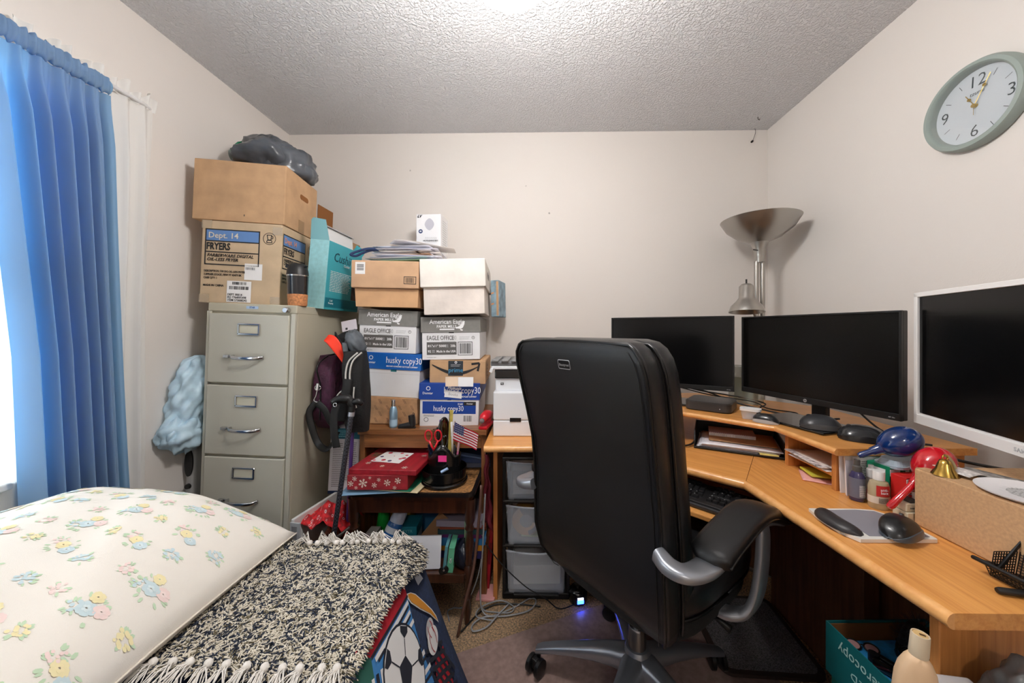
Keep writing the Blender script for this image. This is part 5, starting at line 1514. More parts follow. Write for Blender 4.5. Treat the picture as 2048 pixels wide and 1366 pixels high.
part('top_panel', MB().prism(dl([(0.2755, 1.4735), (0.6625, 1.1335), (1.1295, 1.79), F2, (0.2755, 1.98)]), DZ - DT_, DZ), WD, desk)
part('top_panel', MB().prism(dl([(0.6635, 1.1325), D_, E_, F1, (1.1305, 1.789)]), DZ - DT_, DZ), WY, desk)
def edge(p, q, z=DZ, th=DT_, name='edge_trim', root=None, r=None):
    p, q = Vector((p[0] - ox, p[1] - oy, z - th / 2)), Vector((q[0] - ox, q[1] - oy, z - th / 2))
    return part(name, MB().tube([p, q], (r or th / 2), 14), WE, root or desk, smooth=True, auto=50)
edge(A_, B_); edge(B_, C_); edge(C_, D_)
# supports
def board(x0, x1, y0, y1, z0, z1, m, name):
    return part(name, MB().box(((x0 + x1) / 2 - ox, (y0 + y1) / 2 - oy, (z0 + z1) / 2), (x1 - x0, y1 - y0, z1 - z0), bev=0.0015, seg=1), m, desk)
board(-0.193, -0.174, 1.600, 1.97, 0.0, DZ - DT_, WZ, 'side_panel')
board(0.748, 1.29, 0.672, 0.690, 0.0, DZ - DT_, WZ, 'side_panel')
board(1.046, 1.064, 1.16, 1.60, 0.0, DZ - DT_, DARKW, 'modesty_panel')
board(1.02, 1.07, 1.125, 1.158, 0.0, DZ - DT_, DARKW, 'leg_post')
board(1.088, 1.106, 0.70, 1.19, 0.0, DZ - DT_, DARKW, 'modesty_panel')  # board added to hide the lit wall and keep this gap dark
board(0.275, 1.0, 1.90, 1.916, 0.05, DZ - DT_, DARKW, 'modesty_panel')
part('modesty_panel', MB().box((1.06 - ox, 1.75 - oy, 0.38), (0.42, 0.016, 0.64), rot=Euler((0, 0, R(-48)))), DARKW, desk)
# keyboard tray
kt = part('keyboard_tray', MB().box((0, 0, 0), (0.50, 0.28, 0.018), bev=0.004), WX, desk)
kt.location = (0.505 - ox, 1.300 - oy, 0.640); kt.rotation_euler = (0, 0, R(-44))
# raised shelf
HZ, HT = 0.875, 0.020
hp_ = [(0.36, 1.522), (0.612, 1.508), (0.853, 1.280), (0.866, 1.035), (1.27, 1.045), (1.27, 1.59), (0.95, 1.95), (0.36, 1.95)]
part('raised_shelf', MB().prism(dl(hp_), HZ - HT, HZ), WD, desk)
for p, q in zip(hp_[:3], hp_[1:4]):
    edge(p, q, HZ, HT, 'shelf_edge')
board(0.886, 1.26, 1.066, 1.082, DZ, HZ - HT, WZ, 'shelf_divider')
board(0.884, 1.24, 1.262, 1.278, DZ, HZ - HT, WZ, 'shelf_divider')
board(0.890, 1.24, 1.083, 1.261, DZ + 0.036, DZ + 0.046, WY, 'middle_shelf')
board(0.556, 0.572, 1.512, 1.93, DZ, HZ - HT, WZ, 'shelf_divider')
board(0.366, 0.382, 1.535, 1.93, DZ, HZ - HT, WZ, 'shelf_divider')

# ------------------------------------------------------------------ laser printer
pr_ = thing('printer', 'white laser printer with grey ribbed top on the left wing of the desk', 'printer', (-0.192, 1.588, DZ + 0.001))
PWH = mat('printer_white', (226, 228, 232), 0.4)
PGR = mat('printer_grey', (106, 106, 108), 0.5)
PW_ = 0.40
part('base', MB().box((PW_ / 2, 0.17, 0.035), (PW_, 0.34, 0.070), bev=0.004), PWH, pr_)
part('front_door', MB().box((PW_ / 2, 0.165, 0.135), (PW_, 0.33, 0.128), bev=0.006), PWH, pr_)
part('body', MB().box((PW_ / 2 + 0.003, 0.18, 0.228), (PW_ - 0.008, 0.31, 0.060), bev=0.004), PWH, pr_)
part('control_panel', MB().box((PW_ / 2 + 0.003, 0.15, 0.277), (PW_ - 0.004, 0.27, 0.040), bev=0.004), GB, pr_)
part('scanner', MB().box((PW_ / 2 - 0.003, 0.17, 0.306), (PW_ + 0.012, 0.32, 0.016), bev=0.004), PWH, pr_)
part('feeder_tray', MB().box((PW_ / 2 - 0.006, 0.17, 0.324), (PW_ + 0.014, 0.32, 0.022), bev=0.005), PGR, pr_)
for i in range(9):
    part('rib', MB().box((0.008 + i * 0.045, 0.10, 0.338), (0.032, 0.20, 0.010), bev=0.003), mat('printer_grey_pale', (136, 136, 136), 0.5), pr_)
part('release_tab', MB().box((0.100, -0.0015, 0.074), (0.05, 0.004, 0.018), bev=0.001), GB, pr_)
part('badge', MB().box((0.038, 0.0245, 0.232), (0.014, 0.002, 0.010)), GB, pr_)
text('hp', 0.009, (0.038, 0.0232, 0.233), 'front', PRW, pr_)
part('hinge_tab', MB().box((-0.008, 0.0, 0.296), (0.012, 0.02, 0.018), rot=Euler((0, R(20), 0))), PWH, pr_)

# ------------------------------------------------------------------ screens
SCRN = mat('screen_black', (7, 7, 8), 0.18, spec=0.35)
BEZ = mat('bezel_black', (20, 20, 21), 0.4)
def monitor(label, p0, p1, z0, z1, bez, m_b, m_s, base=None, name='monitor', tilt=0, chin=0.02, sidebez=0.006):
    p0, p1 = Vector((*p0, 0)), Vector((*p1, 0))
    w = (p1 - p0).length
    yaw = math.atan2(p1.y - p0.y, p1.x - p0.x)
    t = thing(name, label, 'monitor', ((p0.x + p1.x) / 2, (p0.y + p1.y) / 2, z0), (R(tilt), 0, yaw))
    h = z1 - z0
    part('housing', MB().box((0, 0.016, h / 2), (w, 0.022, h), bev=0.003), m_b, t)
    part('rear_bulge', MB().box((0, 0.036, h * 0.45), (w * 0.6, 0.025, h * 0.55), bev=0.01), m_b, t)
    part('screen', MB().box((0, 0.0045, h / 2 + chin / 2 - 0.002), (w - 2 * sidebez, 0.003, h - chin - sidebez)), m_s, t)
    b = MB()
    part('bezel', b.box((0, 0.002, chin / 2), (w, 0.010, chin), bev=0.001, seg=1), m_b, t)
    part('bezel', MB().box((0, 0.002, h - sidebez / 2), (w, 0.010, sidebez), bev=0.001, seg=1), m_b, t)
    for s in (-1, 1):
        part('bezel', MB().box((s * (w / 2 - sidebez / 2), 0.002, h / 2), (sidebez, 0.010, h - 0.004), bev=0.001, seg=1), m_b, t)
    return t, w, h
m1, w_, h_ = monitor('black monitor on the left, facing out from behind the tall chair', (0.387, 1.827), (0.868, 1.569), 0.946, 1.280, 0.006, BEZ, SCRN)
zf = HZ - 0.946
part('neck', MB().box((0, 0.045, -0.005), (0.050, 0.022, 0.13), bev=0.003), BEZ, m1)
part('stand_base', MB().box((0.02, 0.01, zf + 0.006), (0.26, 0.17, 0.010), bev=0.003), GB, m1)
part('badge', MB().lathe([(0, 0), (0.006, 0), (0.006, 0.001), (0, 0.001)], 20, Matrix.Translation((0, -0.003, 0.010)) @ Matrix.Rotation(R(90), 4, 'X')), mat('badge_silver', (200, 200, 202), 0.3, 0.6), m1)
text('hp', 0.008, (0, -0.0045, 0.011), 'front', INK, m1, shear=0.2)
text('HP 24o', 0.005, (w_ / 2 - 0.022, -0.0034, 0.008), 'front', LGREYI, m1)
m2, w_, h_ = monitor('black monitor on the right, turned towards the room, with a silver round badge', (0.903, 1.574), (1.062, 1.050), 0.950, 1.274, 0.006, BEZ, mat('screen_black_warm', (11, 10, 9), 0.25, spec=0.3))
zf = HZ - 0.950
part('neck', MB().box((0.02, 0.045, -0.008), (0.050, 0.022, 0.13), bev=0.003), BEZ, m2)
part('stand_base', MB().box((0.0, -0.005, zf + 0.005), (0.26, 0.19, 0.008), bev=0.003), GB, m2)
part('badge', MB().lathe([(0, 0), (0.006, 0), (0.006, 0.001), (0, 0.001)], 20, Matrix.Translation((0, -0.003, 0.010)) @ Matrix.Rotation(R(90), 4, 'X')), mat('badge_silver', (200, 200, 202)), m2)
text('hp', 0.008, (0, -0.0045, 0.011), 'front', INK, m2, shear=0.2)
text('HP 24o', 0.005, (w_ / 2 - 0.022, -0.0034, 0.008), 'front', LGREYI, m2)
BBH0 = 0.136
WHB = mat('bezel_white', (228, 226, 224), 0.3)
u_ = Vector((1.003 - 1.082, 0.749 - 1.034)).normalized() * 0.62
m3, w_, h_ = monitor('large monitor with a white frame beside the right wall', (1.082, 1.034), (1.082 + u_.x, 1.034 + u_.y), 0.953, 1.322, 0.012, WHB, SCRN, chin=0.026, sidebez=0.013)
text('SAMSUNG', 0.012, (0.0, -0.0036, 0.013), 'front', LGREYI, m3, bold=0.02, space=1.1)
zf = DZ + BBH0 + 0.0045 - 0.953
SILV = mat('stand_silver', (130, 132, 136), 0.4, 0.5)
part('neck', MB().loft([[(-0.03, 0.03, 0.02), (0.13, 0.03, 0.02), (0.13, 0.05, 0.02), (-0.03, 0.05, 0.02)], [(0.03, 0.070, zf + 0.012), (0.10, 0.070, zf + 0.012), (0.10, 0.085, zf + 0.012), (0.03, 0.085, zf + 0.012)]]), SILV, m3)
part('stand_base', MB().box((0.07, 0.085, zf + 0.006), (0.22, 0.09, 0.010), bev=0.004), mat('stand_grey', (70, 70, 72), 0.25), m3)

# ------------------------------------------------------------------ on the raised shelf
DGREY = mat('dark_grey_plastic', (52, 50, 50), 0.4)
mm = thing('set_top_box', 'flat dark grey rounded computer box on the raised shelf below the left monitor', 'computer', (0.765, 1.565, HZ + 0.001), (0, 0, R(-38)))
part('body', MB().prism([(x, y - 0.085) for x, y in rrect(0.178, 0.170, 0.03, 6)], 0.003, 0.036), mat('slate_plastic', (58, 55, 54), 0.38), mm)
part('lid', MB().prism([(x, y - 0.083) for x, y in rrect(0.172, 0.166, 0.03, 6)], 0.036, 0.039), mat('slate_plastic_lid', (64, 61, 60), 0.32), mm)
part('foot', MB().prism([(x, y - 0.07) for x, y in rrect(0.15, 0.14, 0.03, 6)], 0.0, 0.003), BLACK, mm)
part('indicator', MB().box((0.05, -0.0855, 0.016), (0.003, 0.001, 0.003)), PRW, mm)
tub = thing('plastic_tub', 'small clear plastic tub with white lid on the raised shelf', 'container', (*(0.8239, 1.3792, 0.8750)[:2], HZ + 0.001), (0, 0, R(-38)))
CLR = mat('clear_plastic', (226, 226, 228), 0.12, alpha=0.45)
part('body', MB().loft([[Vector((x * 0.82, y * 0.82 , 0)) for x, y in [(a, b - 0.022) for a, b in rrect(0.064, 0.044, 0.012, 4)]], [Vector((x, y, 0.032)) for x, y in [(a, b - 0.022) for a, b in rrect(0.064, 0.044, 0.012, 4)]]]), CLR, tub)
part('lid', MB().prism([(a, b - 0.024) for a, b in rrect(0.070, 0.048, 0.012, 4)], 0.032, 0.041), mat('tub_lid_white', (236, 236, 236), 0.4), tub)
part('contents', MB().lathe([(0.0, 0.002), (0.014, 0.002), (0.012, 0.020), (0.0, 0.022)], 16), mat('earbud_white', (210, 210, 212), 0.3), tub, smooth=True)

def mouse(label, loc, yaw, L, W, H, mtop, mside, seed=0, twist=0.0, group=None):
    t = thing('computer_mouse', label, 'mouse', loc, (0, 0, R(yaw)), group)
    def sec(v, shrink=1.0, zs=1.0, z0=0.0):
        y = (v - 0.5) * L
        w = W / 2 * (max(0.0, 1 - abs(2 * v - 1) ** 3.2)) ** 0.5 * (0.92 + 0.16 * v)
        h = H * (max(0.0, 1 - abs(1.9 * (v - 0.52)) ** 2.6)) ** 0.6
        return y, w * shrink, z0 + h * zs
    def surf(u, v):
        vv = 0.004 + 0.992 * v
        y, w, h = sec(vv)
        a = math.pi * u
        c, s = math.cos(a), math.sin(a)
        return (w * math.copysign(abs(c) ** 0.75, c) + twist * s * h, y, max(0.0, h * s ** 0.7 if s > 0 else 0))
    part('shell', MB().grid(surf, 20, 24), mtop, t, smooth=True)
    def skirt(u, v):
        vv = 0.004 + 0.992 * v
        y, w, h = sec(vv)
        a = math.pi * u
        c, s = math.cos(a), math.sin(a)
        k = 1.03
        lim = h * 0.42
        return (w * k * math.copysign(abs(c) ** 0.75, c) + twist * 0.3 * s * h, y * 1.01, min(lim, max(0.0, h * (s ** 0.7 if s > 0 else 0))))
    part('side_skirt', MB().grid(skirt, 20, 24), mside, t, smooth=True, auto=40)
    part('scroll_wheel', MB().lathe([(0, -0.003), (0.008, -0.003), (0.008, 0.003), (0, 0.003)], 14, Matrix.Translation((twist * H * 0.8, L * 0.27, H * 0.80)) @ Matrix.Rotation(R(90), 4, 'Y')), DGREY, t)
    part('button_seam', MB().box((twist * H * 0.8, L * 0.38, H * 0.62), (0.0012, L * 0.16, 0.003), rot=Euler((R(-35), 0, 0))), BLACK, t)
    return t
MBK = mat('mouse_black', (30, 30, 32), 0.3, coat=0.3)
MGR = mat('mouse_grey', (64, 64, 66), 0.4)
mouse('small black mouse with pale base on the raised shelf beside the clear tub', (*(0.8498, 1.3278, 0.8750)[:2], HZ + 0.001), 40, 0.085, 0.056, 0.032, MBK, mat('mouse_pale', (176, 172, 170), 0.4))
mouse('dark grey sculpted mouse on the black stand plate of the right monitor', (*(0.9640, 1.2189, 0.8750)[:2], HZ + 0.0105), 62, 0.115, 0.074, 0.042, mat('mouse_charcoal', (48, 49, 52), 0.35), MGR, twist=0.3)
mouse('large black mouse at the right end of the raised shelf', (*(1.0136, 1.1160, 0.8750)[:2], HZ + 0.001), 58, 0.125, 0.076, 0.044, mat('mouse_gloss', (36, 37, 40), 0.22, coat=0.4), MBK, twist=0.25)
usb = thing('usb_stick', 'tiny black and silver usb stick beside the large black mouse', 'usb stick', (*(1.0427, 1.1018, 0.8750)[:2], HZ + 0.001), (0, 0, R(-20)))
part('body', MB().box((-0.008, 0, 0.004), (0.018, 0.012, 0.007), bev=0.001), BLACK, usb)
part('plug', MB().box((0.008, 0, 0.004), (0.014, 0.010, 0.004)), mat('steel', (170, 170, 172), 0.3, 1.0), usb)
def cable(label, pts, r, m, loc=None, name='cable', n=8):
    p0 = Vector(pts[0])
    return single(name, MB().tube(curve([Vector(p) - p0 for p in pts], n), r, 8), m, label, 'cable', p0, smooth=True)
CB = mat('cable_black', (24, 24, 25), 0.45)
hz = HZ + 0.004
cable('black power cable looping behind the clear tub to the right monitor', [(0.72, 1.70, 0.95), (0.80, 1.66, hz + 0.05), (0.90, 1.60, hz + 0.012), (0.99, 1.45, hz), (1.05, 1.36, hz), (1.12, 1.33, hz + 0.01)], 0.0035, CB)
cable('thin black cable curling on the raised shelf between the monitors', [(0.70, 1.72, 0.94), (0.83, 1.70, hz + 0.03), (0.96, 1.60, hz + 0.02), (1.00, 1.55, hz), (1.06, 1.47, hz), (1.02, 1.42, hz), (0.98, 1.42, hz)], 0.0025, CB)
cable('black video cable with plug behind the dark computer box', [(0.69, 1.74, 0.95), (0.78, 1.70, 0.93), (0.88, 1.69, 0.915), (0.98, 1.66, 0.90), (1.02, 1.60, hz + 0.01), (0.98, 1.57, hz)], 0.003, CB)
cable('black cable behind the right monitor near the blue maraca', [(1.06, 1.22, 0.97), (1.10, 1.16, 0.90), (1.13, 1.10, hz), (1.16, 1.06, hz)], 0.003, CB)
cable('black cord along the wall below the white framed monitor', [(1.05, 1.03, 0.885), (1.16, 0.98, 0.86), (1.25, 0.94, 0.85), (1.30, 0.90, 0.86), (1.31, 0.80, 0.89)], 0.004, CB)
cable('dark usb cable with plugs on the desk beside the black file tray', [(0.555, 1.46, DZ + 0.006), (0.60, 1.45, DZ + 0.008), (0.64, 1.47, DZ + 0.010), (0.67, 1.50, DZ + 0.02)], 0.004, CB)
# clear file holder between the two monitors
fh = thing('file_holder', 'clear greenish acrylic file holder standing behind the two black monitors', 'holder', (0.995, 1.70, HZ + 0.001), (0, 0, R(-45)))
ACR = mat('acrylic_clear', (206, 216, 208), 0.08, alpha=0.35)
for x in (-0.06, 0.06):
    part('side', MB().box((x, 0, 0.085), (0.003, 0.10, 0.17)), ACR, fh)
part('front', MB().box((0, -0.05, 0.085), (0.117, 0.003, 0.17)), ACR, fh)
part('back', MB().box((0, 0.05, 0.085), (0.117, 0.003, 0.17)), ACR, fh)
part('bottom', MB().box((0, 0, 0.0015), (0.117, 0.096, 0.003)), ACR, fh)
part('green_slip', MB().box((-0.01, 0.0, 0.06), (0.08, 0.004, 0.11)), mat('slip_green', (128, 140, 116), 0.6), fh)

# ------------------------------------------------------------------ papers below the raised shelf
ft = thing('file_tray', 'black letter tray of papers on the desk below the raised shelf', 'tray', (0.774, 1.379, DZ + 0.001), (0, 0, R(-26)))
FW3, FD3 = 0.30, 0.24
part('base', MB().box((0, FD3 / 2, 0.003), (FW3, FD3, 0.005), bev=0.001), BLACK, ft)
part('left_wall', MB().prism([(0, 0.0), (FD3, 0.0), (FD3, 0.062), (0.04, 0.062), (0.0, 0.03)], -0.002, 0.002, Matrix.Translation((-FW3 / 2, 0, 0)) @ Matrix.Rotation(R(90), 4, 'Z') @ Matrix.Rotation(R(90), 4, 'X')), BLACK, ft)
part('right_wall', MB().box((FW3 / 2, FD3 / 2, 0.03), (0.004, FD3, 0.06)), BLACK, ft)
part('back_wall_panel', MB().box((0, FD3, 0.03), (FW3, 0.004, 0.06)), BLACK, ft)
part('front_lip', MB().tube([(-FW3 / 2, 0, 0.006), (FW3 / 2, 0, 0.006)], 0.004, 8), BLACK, ft, smooth=True, auto=40)
def local(root, x, y, z):
    return root.matrix_basis @ Vector((x, y, z))
rz = -26
def flat_at(name, w, d, h, m, label, cat, root, x, y, z, yaw, group=None, lift=None, seed=0):
    p = local(root, x, y, z)
    if lift:
        return single(name, sheet(w, d, seed, lift, h), m, label, cat, p, (0, 0, root.rotation_euler.z + R(yaw)), group, smooth=True)
    return single(name, MB().box((0, 0, h / 2), (w, d, h), bev=min(0.0006, h / 3), seg=1), m, label, cat, p, (0, 0, root.rotation_euler.z + R(yaw)), group)
zz = 0.0062
labs = ['white sheet at the very bottom of the black letter tray', 'lilac tinted sheet low in the black letter tray', 'white sheet with curled corner in the black letter tray', 'second lilac sheet in the middle of the black letter tray', 'white sheet just below the brown clipboard card']
for i in range(5):
    flat_at('loose_paper', 0.27, 0.205, 0.0012, PAPS[(0, 1, 0, 1, 0)[i]], labs[i], 'paper', ft, -0.005 + 0.004 * i, 0.115 + 0.003 * (i % 2) - 0.004 * i, zz, (-2, 1.5, -1, 2, 0)[i], lift=0.0025, seed=60 + i)
    zz += 0.0042
flat_at('sticky_note', 0.06, 0.05, 0.003, mat('note_yellow', (226, 214, 130), 0.6), 'yellow sticky notes at the right front of the black letter tray', 'note', ft, 0.10, 0.012, 0.012, 4)
flat_at('clipboard', 0.235, 0.17, 0.003, mat('card_brown', (170, 132, 94), 0.7), 'brown card board lying on the papers in the black letter tray', 'board', ft, 0.02, 0.125, zz + 0.001, -1)
sn = thing('spiral_notebook', 'pinkish spiral notebook on top of the black letter tray papers', 'notebook', local(ft, -0.015, 0.155, zz + 0.005), (0, 0, R(rz + 2)))
part('cover', MB().box((0, 0, 0.0135), (0.17, 0.10, 0.002)), mat('notebook_mauve', (176, 150, 156), 0.6), sn)
part('pages', MB().box((0, 0, 0.0062), (0.168, 0.098, 0.0124)), WHITEP, sn)
for i in range(22):
    part('ring', MB().tube([(-0.078 + i * 0.0074, -0.050 + 0.005 * math.cos(a), 0.008 + 0.007 * math.sin(a)) for a in [j * 2 * math.pi / 8 for j in range(9)]], 0.0008, 4), mat('ring_white', (230, 230, 235), 0.4), sn)
# cubby papers
cb = bpy.data.objects['corner_desk']
single('envelope', sheet(0.20, 0.14, 71, 0.010), PAPS[2], 'folded grey white envelope uppermost on the middle shelf', 'paper', (0.985, 1.17, DZ + 0.064), (R(0), R(-4), R(8)), smooth=True)
single('magazine', sheet(0.24, 0.16, 72, 0.006, 0.004), mat('photo_print', (176, 160, 160), 0.4, noise=(55, 0.55)), 'colour printed leaflet on the middle shelf below the envelope', 'leaflet', (0.985, 1.172, DZ + 0.0535), (0, R(2), R(-3)), smooth=True)
single('loose_paper', sheet(0.22, 0.15, 73, 0.002), PAPS[0], 'white sheet directly on the middle shelf under the colour leaflet', 'paper', (0.985, 1.175, DZ + 0.0475), (0, 0, R(4)), smooth=True)
single('sticky_note', MB().box((0, 0, 0.003), (0.08, 0.075, 0.006), bev=0.0005), mat('note_lime', (214, 220, 80), 0.6), 'lime yellow note block on the desk below the middle shelf', 'note', (0.925, 1.175, DZ + 0.0072), (0, R(3), R(-12)))
single('loose_paper', sheet(0.13, 0.10, 74, 0.003), mat('paper_pink', (236, 176, 170), 0.6), 'pink slip of paper under the lime yellow note block', 'paper', (0.925, 1.150, DZ + 0.002), (0, 0, R(-30)), smooth=True)

# papers standing against the end of the raised shelf
for i, (x, y, w, h, m_, lab) in enumerate((
        (0.945, 1.052, 0.11, 0.118, PAPS[0], 'white sheets standing against the end panel of the raised shelf, rearmost'),
        (0.925, 1.044, 0.06, 0.112, PAPS[2], 'narrow folded letter standing in front of the rearmost white sheets'),
        (0.962, 1.038, 0.09, 0.110, WHITEP, 'printed letter standing beside the dark spray bottle'),
        (0.905, 1.036, 0.028, 0.100, PAPS[1], 'thin receipt standing at the corner of the raised shelf end panel'))):
    o = thing('letter', lab, 'paper', (x, y, DZ + 0.001), (R(-3), 0, R((-3, 4, -2, 6)[i])))
    part('sheet', MB().box((0, 0, h / 2), (w, 0.003, h)), m_, o)
    if i in (1, 2):
        part('fine_print', lines_mb(-w / 2 + 0.008, w / 2 - 0.01, 0.04, h - 0.012, 12, 0.0018, front(-0.002), 30 + i), GREYI, o)

def bottle(label, x, y, prof_body, m_body, prof_cap, m_cap, lab=None, n=24, name='bottle', sy=1.0, rot=0):
    t = thing(name, label, 'bottle', (x, y, DZ + 0.001), (0, 0, R(rot)))
    part('body', MB().lathe(prof_body, n, sy=sy), m_body, t, smooth=True, auto=40)
    part('cap', MB().lathe(prof_cap, n), m_cap, t, smooth=True, auto=40)
    if lab:
        r, z0, z1, m_ = lab
        part('label', MB().lathe([(r, z0), (r, z1)], n, caps=False, sy=sy), m_, t, smooth=True)
    return t
b1 = bottle('dark violet spray bottle with grey label by the end of the raised shelf', 0.900, 1.012, [(0, 0), (0.0165, 0), (0.018, 0.004), (0.018, 0.068), (0.011, 0.080), (0, 0.080)], mat('violet_glass', (56, 50, 88), 0.15, coat=0.4),
            [(0, 0.078), (0.0105, 0.078), (0.0105, 0.094), (0.007, 0.097), (0.007, 0.112), (0, 0.113)], mat('cap_grey', (80, 78, 76), 0.5), (0.0183, 0.010, 0.064, mat('label_slate', (104, 108, 126), 0.5)))
part('fine_print', lines_mb(-0.008, 0.009, 0.014, 0.046, 12, 0.0012, lambda x, z: (x, -math.sqrt(0.01855 ** 2 - x * x), z), 5), PRW, b1)
bottle('slim clear bottle with white pump behind the sanitizer', 0.938, 1.012, [(0, 0), (0.011, 0), (0.0125, 0.003), (0.0125, 0.058), (0.006, 0.066), (0, 0.066)], mat('clear_rosy', (206, 186, 186), 0.1, alpha=0.6),
       [(0, 0.064), (0.0095, 0.064), (0.0095, 0.086), (0.006, 0.090), (0.006, 0.098), (0, 0.099)], mat('cap_white', (232, 232, 230), 0.4), (0.0127, 0.006, 0.03, mat('label_rose', (190, 120, 120), 0.5)))
b2 = bottle('hand sanitizer bottle with white flip cap and red label', 0.918, 0.968, [(0, 0), (0.021, 0), (0.0235, 0.004), (0.0235, 0.058), (0.020, 0.070), (0.010, 0.076), (0, 0.076)], mat('gel_clear', (220, 206, 170), 0.08, alpha=0.55),
            [(0, 0.075), (0.0125, 0.075), (0.013, 0.096), (0.012, 0.098), (0, 0.098)], mat('cap_white', (232, 232, 230)), (0.0238, 0.016, 0.034, mat('label_cream', (214, 204, 190), 0.5)), sy=0.8, rot=-8)
lb2 = MB()
def cyl_pt(x, z, r=0.0242, sy=0.8):
    return (x, -math.sqrt(max(0, r * r - x * x)) * sy, z)
lb2.grid(lambda u, v: cyl_pt(-0.016 + 0.030 * u, 0.036 + 0.028 * v), 8, 2)
part('red_label', lb2, mat('label_red', (196, 46, 44), 0.5), b2, smooth=True)
text('anti-\nbact', 0.010, (-0.001, -0.0205, 0.050), 'front', PRW, b2, line=0.8)
part('fine_print', lines_mb(-0.012, 0.012, 0.018, 0.032, 6, 0.0012, lambda x, z: cyl_pt(x, z, 0.0245), 6), INK, b2)

gbx = thing('medicine_carton', 'green medicine carton standing behind the red one', 'box', (0.948, 1.020, DZ + 0.001), (0, 0, R(12)))
part('body', MB().box((0.05, -0.015, 0.052), (0.10, 0.055, 0.104), bev=0.0008, seg=1), mat('carton_green', (10, 128, 92), 0.45), gbx)
part('label', MB().box((-0.0006, -0.018, 0.086), (0.001, 0.03, 0.016)), PRW, gbx)
part('label', MB().box((0.018, -0.0432, 0.088), (0.034, 0.001, 0.018)), PRW, gbx)
part('white_edge', MB().box((0.06, -0.0434, 0.05), (0.012, 0.001, 0.10)), PRW, gbx)
rbx = thing('medicine_carton', 'red and silver medicine carton with large dark letters beside the sanitizer', 'box', (0.952, 0.930, DZ + 0.001), (0, 0, R(8)))
part('body', MB().box((0.045, 0.018, 0.047), (0.09, 0.036, 0.094), bev=0.0008, seg=1), mat('carton_red', (206, 36, 34), 0.45), rbx)
part('silver_panel', MB().box((0.058, -0.0004, 0.046), (0.062, 0.001, 0.072)), mat('carton_silver', (178, 172, 170), 0.35, 0.3), rbx)
text('Medi', 0.026, (0.030, -0.0012, 0.068), 'front', INK, rbx, 'LEFT', 0.0)
text('wo', 0.020, (0.032, -0.0012, 0.028), 'front', GREYI, rbx, 'LEFT')
part('label', MB().box((0.010, -0.0005, 0.083), (0.020, 0.001, 0.014)), PRW, rbx)
text('30', 0.014, (0.013, -0.0010, 0.038), 'front', PRW, rbx, bold=0.03)
part('fine_print', lines_mb(0.004, 0.023, 0.05, 0.07, 4, 0.0022, front(-0.0009), 8), PRW, rbx)
part('fine_print', lines_mb(0.005, 0.023, 0.022, 0.031, 2, 0.002, front(-0.0009), 9), PRW, rbx)
lid_ = thing('container_lid', 'pale blue clear plastic lid lying on the green carton', 'lid', (1.005, 1.000, DZ + 0.1062), (R(0), R(-4), R(10)))
part('rim', MB().prism([(a, b - 0.035) for a, b in rrect(0.10, 0.07, 0.02, 5)], 0, 0.006), mat('lid_pale_blue', (186, 202, 214), 0.15, alpha=0.75), lid_)
part('dome', MB().loft([[Vector((a, b - 0.031, 0.006)) for a, b in rrect(0.09, 0.062, 0.02, 5)], [Vector((a, b - 0.025, 0.018)) for a, b in rrect(0.075, 0.05, 0.016, 5)]]), mat('lid_pale_blue', (186, 202, 214)), lid_)
bge = thing('tape_dispenser', 'beige plastic dispenser between the red carton and the big brown box', 'dispenser', (0.917, 0.900, DZ + 0.001), (0, 0, R(4)))
bge.scale = (0.8, 0.9, 0.82)
BG = mat('beige_plastic', (206, 196, 172), 0.45)
part('base', MB().box((0.018, 0.012, 0.014), (0.036, 0.04, 0.028), bev=0.002), BG, bge)
part('body', MB().box((0.018, 0.014, 0.042), (0.034, 0.036, 0.026), bev=0.003), BG, bge)
part('window', MB().box((0.024, 0.012, 0.060), (0.020, 0.030, 0.012), bev=0.001), DGREY, bge)
text('Scotch', 0.006, (0.02, -0.0046, 0.040), 'front', INK, bge)
single('divider_card', MB().box((0, 0, 0.034), (0.008, 0.03, 0.068), bev=0.001), mat('ivory_plastic', (222, 218, 208), 0.5), 'ivory upright strip against the end of the big brown box', 'strip', (0.951, 0.897, DZ + 0.001), (0, 0, R(4)))

# maracas
def maraca(label, head, tip, rad, col, mname):
    h, t_ = Vector(head), Vector(tip)
    d = (h - t_)
    L = d.length; d.normalize()
    t = thing('maraca', label, 'maraca', t_)
    q = d.to_track_quat('Z', 'Y').to_matrix().to_4x4()
    m_ = mat(mname, col, 0.12, coat=0.8, noise=(18, 0.12))
    z0 = L
    prof = [(0.0, z0 - rad * 1.32)]
    for i in range(1, 20):
        a = math.pi * i / 20
        prof.append((rad * math.sin(a) * (1 - 0.06 * math.cos(a)), z0 - rad * 1.32 * math.cos(a)))
    prof.append((0.0, z0 + rad * 1.32))
    part('head', MB().lathe(prof, 36, q), m_, t, smooth=True)
    zc_ = z0 - rad * 1.22
    part('collar', MB().lathe([(0.0, zc_ - 0.022), (0.0105, zc_ - 0.022), (0.012, zc_ - 0.004), (0.016, zc_ + 0.004), (0, zc_ + 0.006)], 20, q), m_, t, smooth=True, auto=50)
    part('handle', MB().lathe([(0, 0), (0.006, 0.001), (0.0085, 0.008), (0.0075, zc_ * 0.5), (0.0085, zc_ - 0.02), (0, zc_ - 0.02)], 20, q), m_, t, smooth=True, auto=50)
    return t
maraca('glossy blue maraca resting above the papers at the end of the raised shelf', (0.9897, 0.9850, 0.9114), (0.9026, 1.0120, 0.8631), 0.0385, (8, 42, 100), 'gloss_blue')
maraca('glossy red maraca leaning behind the big brown box', (0.9914, 0.9050, 0.8791), (0.8823, 0.9050, 0.7707), 0.0375, (190, 12, 28), 'gloss_red')

